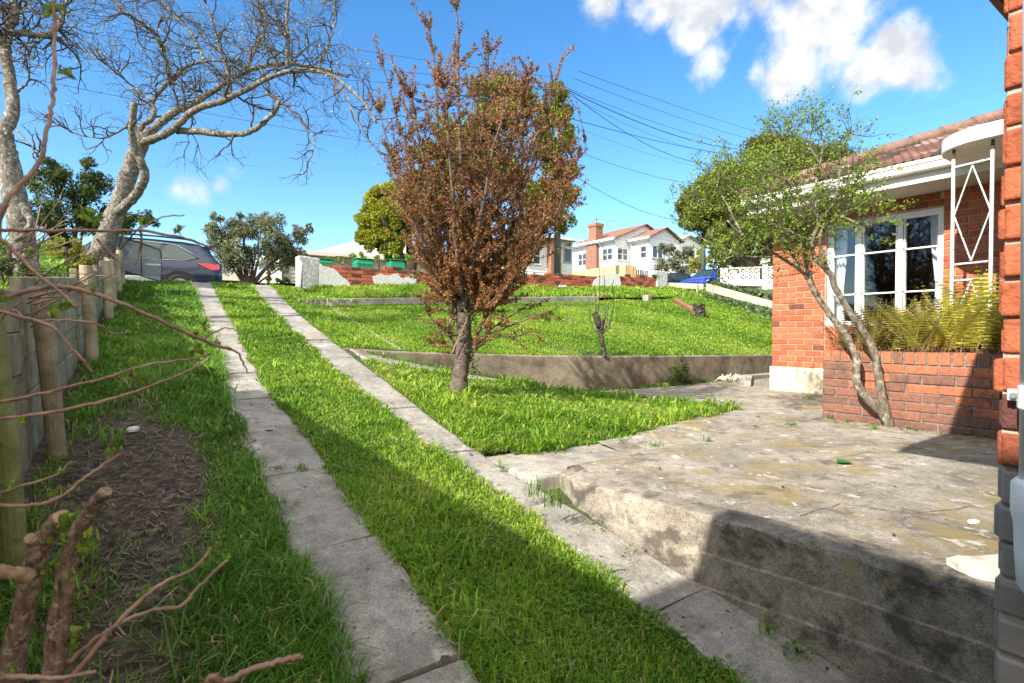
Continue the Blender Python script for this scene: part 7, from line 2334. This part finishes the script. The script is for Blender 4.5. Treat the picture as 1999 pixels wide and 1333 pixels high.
dome('domed_cypress', 'golden green domed cypress left of the copper leaved tree', (800, 545, 26), [(745, 395, 36, 26), (722, 430, 30, 25.8), (765, 430, 42, 25.6), (735, 465, 30, 25.8), (790, 400, 40, 26), (800, 380, 34, 27), (710, 460, 18, 25.6), (770, 380, 26, 26), (830, 420, 40, 27.5), (765, 475, 24, 25.6)], 60000, .12, 21, .4, M['cypress_gold'])
dome('domed_cypress', 'huge dark green domed cypress behind the shrub tree and the brick house', (1490, 560, 30), [(1480, 340, 70, 30), (1420, 380, 58, 29.5), (1375, 400, 46, 29.2), (1360, 415, 36, 29), (1540, 330, 62, 30.5), (1600, 350, 70, 31), (1450, 420, 60, 29.3), (1395, 455, 34, 29), (1520, 400, 70, 30), (1420, 480, 32, 29.2), (1560, 430, 60, 30.5), (1650, 360, 50, 31), (1420, 350, 36, 29.8), (1455, 455, 40, 29), (1600, 430, 60, 31), (1350, 400, 30, 29), (1345, 430, 20, 29), (1500, 310, 50, 30.2), (1390, 360, 34, 29.4)], 120000, .14, 22, .9, M['cypress_dark'])
bgtree('street_tree', 'distant dark tree crown showing above the roof ridge', (1925, 330, 40), [(1925, 236, 14, 40), (1905, 244, 14, 40), (1945, 238, 14, 40), (1930, 260, 22, 40)], 900, .22, M['dark_leaf'], 14, .5, .2, sub=6)
bgtree('shrub', 'loose grey green shrub beside the white house', (1330, 548, 37), [(1300, 490, 18, 37), (1312, 510, 20, 37), (1290, 520, 18, 36.5), (1335, 500, 18, 37.5), (1330, 520, 16, 37), (1350, 490, 14, 38), (1295, 480, 10, 37), (1355, 510, 12, 38)], 3600, .17, M['olive_leaf'], 15, .45, .08, sub=8)
bgtree('golden_shrub', 'yellow green variegated shrub by the slim grey pole', (1362, 545, 35), [(1355, 512, 15, 35), (1368, 500, 16, 35), (1372, 520, 14, 35), (1350, 525, 10, 35), (1385, 505, 10, 35)], 2200, .14, M['gold_leaf'], 16, .5, .05, sub=7)
bgtree('hedge_shrub', 'dark green hedge shrub under the right hand cypress', (1420, 548, 33), [(1395, 510, 18, 33), (1425, 505, 22, 33), (1450, 510, 20, 33), (1410, 525, 16, 32.6), (1440, 490, 18, 33), (1395, 490, 14, 33.5)], 3600, .13, M['cypress'], 17, .5, .05, sub=8)
bgtree('shrub', 'leafy green creeper tangle behind the broken wall between the bins', (740, 540, 14.6), [(690, 502, 9, 14.6), (705, 500, 11, 14.6), (735, 505, 9, 14.8), (755, 500, 10, 14.6), (775, 498, 11, 14.6), (800, 505, 12, 14.8), (640, 503, 8, 14.8), (660, 505, 6, 14.8), (672, 508, 6, 14.6)], 2200, .055, M['green_leaf'], 18, .6, .02, sub=6)
bgtree('shrub', 'small green shrub growing by the looped wire fence', (552, 558, 25.5), [(545, 547, 8, 25.5), (555, 545, 8, 25.5), (562, 548, 7, 25.5)], 500, .10, M['green_leaf'], 19, .6, .03, sub=5)
bgtree('conifer', 'slim yellow green conifer behind the looped wire fence', (524, 556, 26), [(524, 520, 5, 26), (523, 532, 6, 26), (524, 545, 7, 26)], 700, .08, M['cypress'], 20, .5, .05, sub=7)
# weeds growing along the foot of the broken wall

# ================================================================== CUT SHRUB AND LONG CANES NEAR THE CAMERA
vp = thing('cane_shrub', 'bare cut back shrub with long reddish canes and opening buds close to the camera', 'shrub', tuple(at(60, 1400, 1.0)))
rr = random.Random(88)
def cane(pts_, d0, d1, r0px, r1px, mat=None, wob=.12, cut=False, name='cane', kink=.0015):
    n = len(pts_); mb = MB()
    P = [at(a, b, lerp(d0, d1, i / (n - 1))) for i, (a, b) in enumerate(pts_)]
    if r0px < 10: r0px *= .82; r1px *= .85
    x0_, y0_ = pts_[0]
    if (x0_ <= 0 or y0_ >= 1333) and name != 'stub':      # carry the cane down to its root outside the picture
        rt0 = at(-70, 1500, .95); gx, gy = rt0.x + rr.uniform(-.06, .06), rt0.y + rr.uniform(-.06, .06)
        G = Vector((gx, gy, float(zg(gy)) - .05))
        if y0_ >= 1333: P = [G.lerp(P[0], .0), G.lerp(P[0], .45) + Vector((0, 0, -.02))] + P
        else:
            m0 = at(min(x0_, -20) - 190, (y0_ + 1500) / 2, d0 * .97); P = [G, G.lerp(m0, .5) + Vector((0, 0, .03)), m0] + P
    pts, rad = bough(mb, P, r0px / F_PX * d0 * (1.15 if len(P) > n else 1), r1px / F_PX * d1, 10, wob, 6, kink, rr)
    # nodes
    for k in range(3, len(pts) - 2, 6):
        mb.tube([pts[k] - (pts[k + 1] - pts[k]) * .3, pts[k], pts[k] + (pts[k + 1] - pts[k]) * .3], [rad[k] * .9, rad[k] * (1.10 if r0px > 9 else 1.3), rad[k] * .9], 8, caps=False)
    o = mb.build(name, mat or M['cane_red'], smooth=True); hang(o, vp)
    if cut:
        m2 = MB(); e = (pts[-1] - pts[-2]).normalized(); m2.tube([pts[-1] - e * .001, pts[-1] + e * .004], [rad[-1] * 1.04, rad[-1] * .92], 10); hang(m2.build('cut_end', M['cut_wood']), vp)
    return pts, rad
cane([(10, 1400), (20, 1319), (42, 1209), (65, 1111), (81, 1060), (100, 1032), (120, 1010)], .95, .88, 21, 15, M['cane'], .2, True, 'cut_stem')
cane([(60, 1127), (30, 1118), (-20, 1112)], .88, .84, 14, 13, M['cut_wood'], .3, False, 'stub')
cane([(68, 1090), (64, 1065), (60, 1052)], .89, .88, 12, 11, M['cane'], .3, True, 'stub')
cane([(97, 1400), (101, 1333), (114, 1218), (128, 1140), (138, 1082), (147, 1044), (165, 1015), (184, 985), (206, 960)], .92, .85, 18, 11, M['cane'], .16, True, 'cut_stem')
cane([(120, 1400), (132, 1333), (179, 1274), (227, 1218), (276, 1170), (325, 1134), (380, 1108), (413, 1069)], .90, 1.05, 8, 3)
cane([(100, 1333), (140, 1290), (190, 1245), (234, 1218), (292, 1192), (351, 1183), (390, 1144), (445, 1092)], .98, 1.1, 6, 3.5)
cane([(380, 1370), (439, 1333), (500, 1303), (560, 1287), (585, 1282)], .8, .85, 7.5, 6, None, .1, True)
cane([(-20, 1330), (60, 1322), (120, 1322), (188, 1311)], .85, .9, 8, 4)
cane([(-20, 986), (0, 986), (78, 984), (123, 965), (162, 936), (205, 905), (235, 885)], .9, 1.0, 5, 3)
cane([(-20, 970), (0, 963), (65, 942), (107, 929), (140, 900)], 1.0, 1.05, 4, 2.5)
cane([(-20, 600), (0, 587), (81, 562), (156, 566), (250, 597), (331, 634), (400, 666), (450, 681)], .85, 1.1, 6, 3.5)
cane([(440, 678), (465, 690), (476, 712), (484, 728)], 1.1, 1.12, 3, 1.2)
cane([(395, 664), (412, 652), (440, 640), (462, 645)], 1.1, 1.12, 2.5, 1)
cane([(-20, 605), (0, 609), (94, 634), (140, 680), (181, 728)], .95, 1.0, 5, 3)
cane([(-10, 640), (60, 628), (125, 625), (187, 631), (219, 650), (256, 650)], 1.0, 1.1, 3.5, 1.6)
cane([(-20, 788), (0, 784), (94, 766), (219, 734), (287, 712), (375, 700), (410, 690)], .9, 1.1, 5, 2.2)
cane([(-20, 822), (0, 819), (125, 800), (250, 769), (350, 731), (406, 703)], .85, 1.05, 5, 2.5)
cane([(-10, 440), (0, 423), (27, 373), (77, 315), (92, 252), (101, 202), (106, 135), (106, 45), (104, -40)], .80, .9, 6, 3.5)
cane([(-20, 447), (0, 448), (90, 450), (180, 450), (270, 450), (355, 464), (396, 477), (432, 500)], .85, 1.1, 5.5, 2.0)
cane([(275, 448), (290, 436), (315, 425), (360, 419)], 1.0, 1.05, 2.5, 1.2)
cane([(274, 450), (276, 470), (274, 486), (265, 517)], 1.0, 1.02, 2.8, 1.5)
cane([(190, 465), (215, 492), (243, 517)], .98, 1.0, 3, 2)
cane([(-20, 450), (0, 464), (45, 508), (121, 576), (150, 600)], .82, .86, 5, 3.5)
cane([(110, 155), (120, 155), (135, 150), (150, 156)], .84, .85, 2.0, 1)
cane([(255, 720), (262, 745), (275, 770), (305, 812)], 1.0, 1.05, 2.5, 1.2)
cane([(160, 1090), (170, 1120), (180, 1160), (182, 1185)], .95, 1.0, 1.8, 1)
# tangle of thinner bare stems at the upper left, further back
mb = MB()
for i in range(34):
    x, y = rr.uniform(-20, 90), rr.uniform(470, 640); d = rr.uniform(1.6, 3.6)
    a1 = rr.uniform(-1.1, .1); L = rr.uniform(60, 190)
    P = [at(x, y, d)]
    for k in range(4):
        a1 += rr.uniform(-.25, .25); x += math.cos(a1) * L / 4; y += math.sin(a1) * L / 4; P.append(at(x, y, d + rr.uniform(-.03, .03) * k))
    bough(mb, P, .0035, .0015, 4, 0, 3)
hang(mb.build('twigs', M['cane_red'], smooth=True), vp)
# opening leaf buds: little fans of lime leaves
bl = []
def budfan(px, py, d, s, n=11):
    c = at(px, py, d)
    for i in range(n):
        bl.append((c + Vector((rr.gauss(0, s * .32), rr.gauss(0, s * .32), abs(rr.gauss(0, s * .45)))), s * rr.uniform(.5, 1.0)))
for (px, py, d, s) in [(135, 1020, .87, .022), (130, 1040, .87, .026), (128, 1060, .87, .022), (172, 1062, .86, .024), (168, 1075, .86, .018), (108, 1105, .88, .014), (150, 1125, .88, .016), (85, 1120, .9, .012), (142, 1262, .92, .018), (150, 1240, .92, .020), (275, 1165, 1.0, .012), (290, 1150, 1.0, .012),
                       (444, 1090, 1.1, .010), (395, 1105, 1.05, .010), (22, 1318, .9, .012), (103, 968, .95, .014), (115, 962, .95, .013), (118, 922, 1.05, .014), (228, 882, 1.0, .014), (215, 890, 1.0, .012), (20, 952, 1.0, .012),
                       (165, 425, .92, .018), (185, 440, .92, .018), (178, 418, .92, .014), (282, 436, .98, .014), (348, 456, 1.05, .016), (352, 448, 1.05, .012), (128, 145, .85, .016), (100, 28, .9, .018), (112, 22, .9, .018), (90, 30, .9, .014),
                       (115, 610, .88, .020), (125, 598, .88, .018), (105, 620, .88, .016), (180, 570, .92, .012), (385, 660, 1.08, .018), (383, 690, 1.08, .022), (400, 645, 1.08, .014), (336, 628, 1.02, .010), (425, 672, 1.1, .012), (255, 735, 1.0, .018), (275, 742, 1.02, .016), (258, 710, 1.0, .012), (270, 640, 1.0, .010), (10, 588, .86, .014), (60, 495, .85, .010), (45, 825, .87, .012)]:
    budfan(px, py, d, s)
mb = MB()
for (c, s) in bl:
    u = (vrand(rr) + Vector((0, 0, 1.0))).normalized(); w = u.cross(vrand(rr)).normalized(); n_ = u.cross(w)
    v_ = rr.random()
    pts = [c - u * s * .5, c - u * s * .1 + w * s * .30 + n_ * s * .05, c + u * s * .25 + w * s * .22, c + u * s * .55, c + u * s * .25 - w * s * .22, c - u * s * .1 - w * s * .30 + n_ * s * .05]
    mb.add(pts, [(0, 1, 2), (0, 2, 3), (0, 3, 4), (0, 4, 5)], v_)
hang(mb.build('foliage', M['green_leaf']), vp)
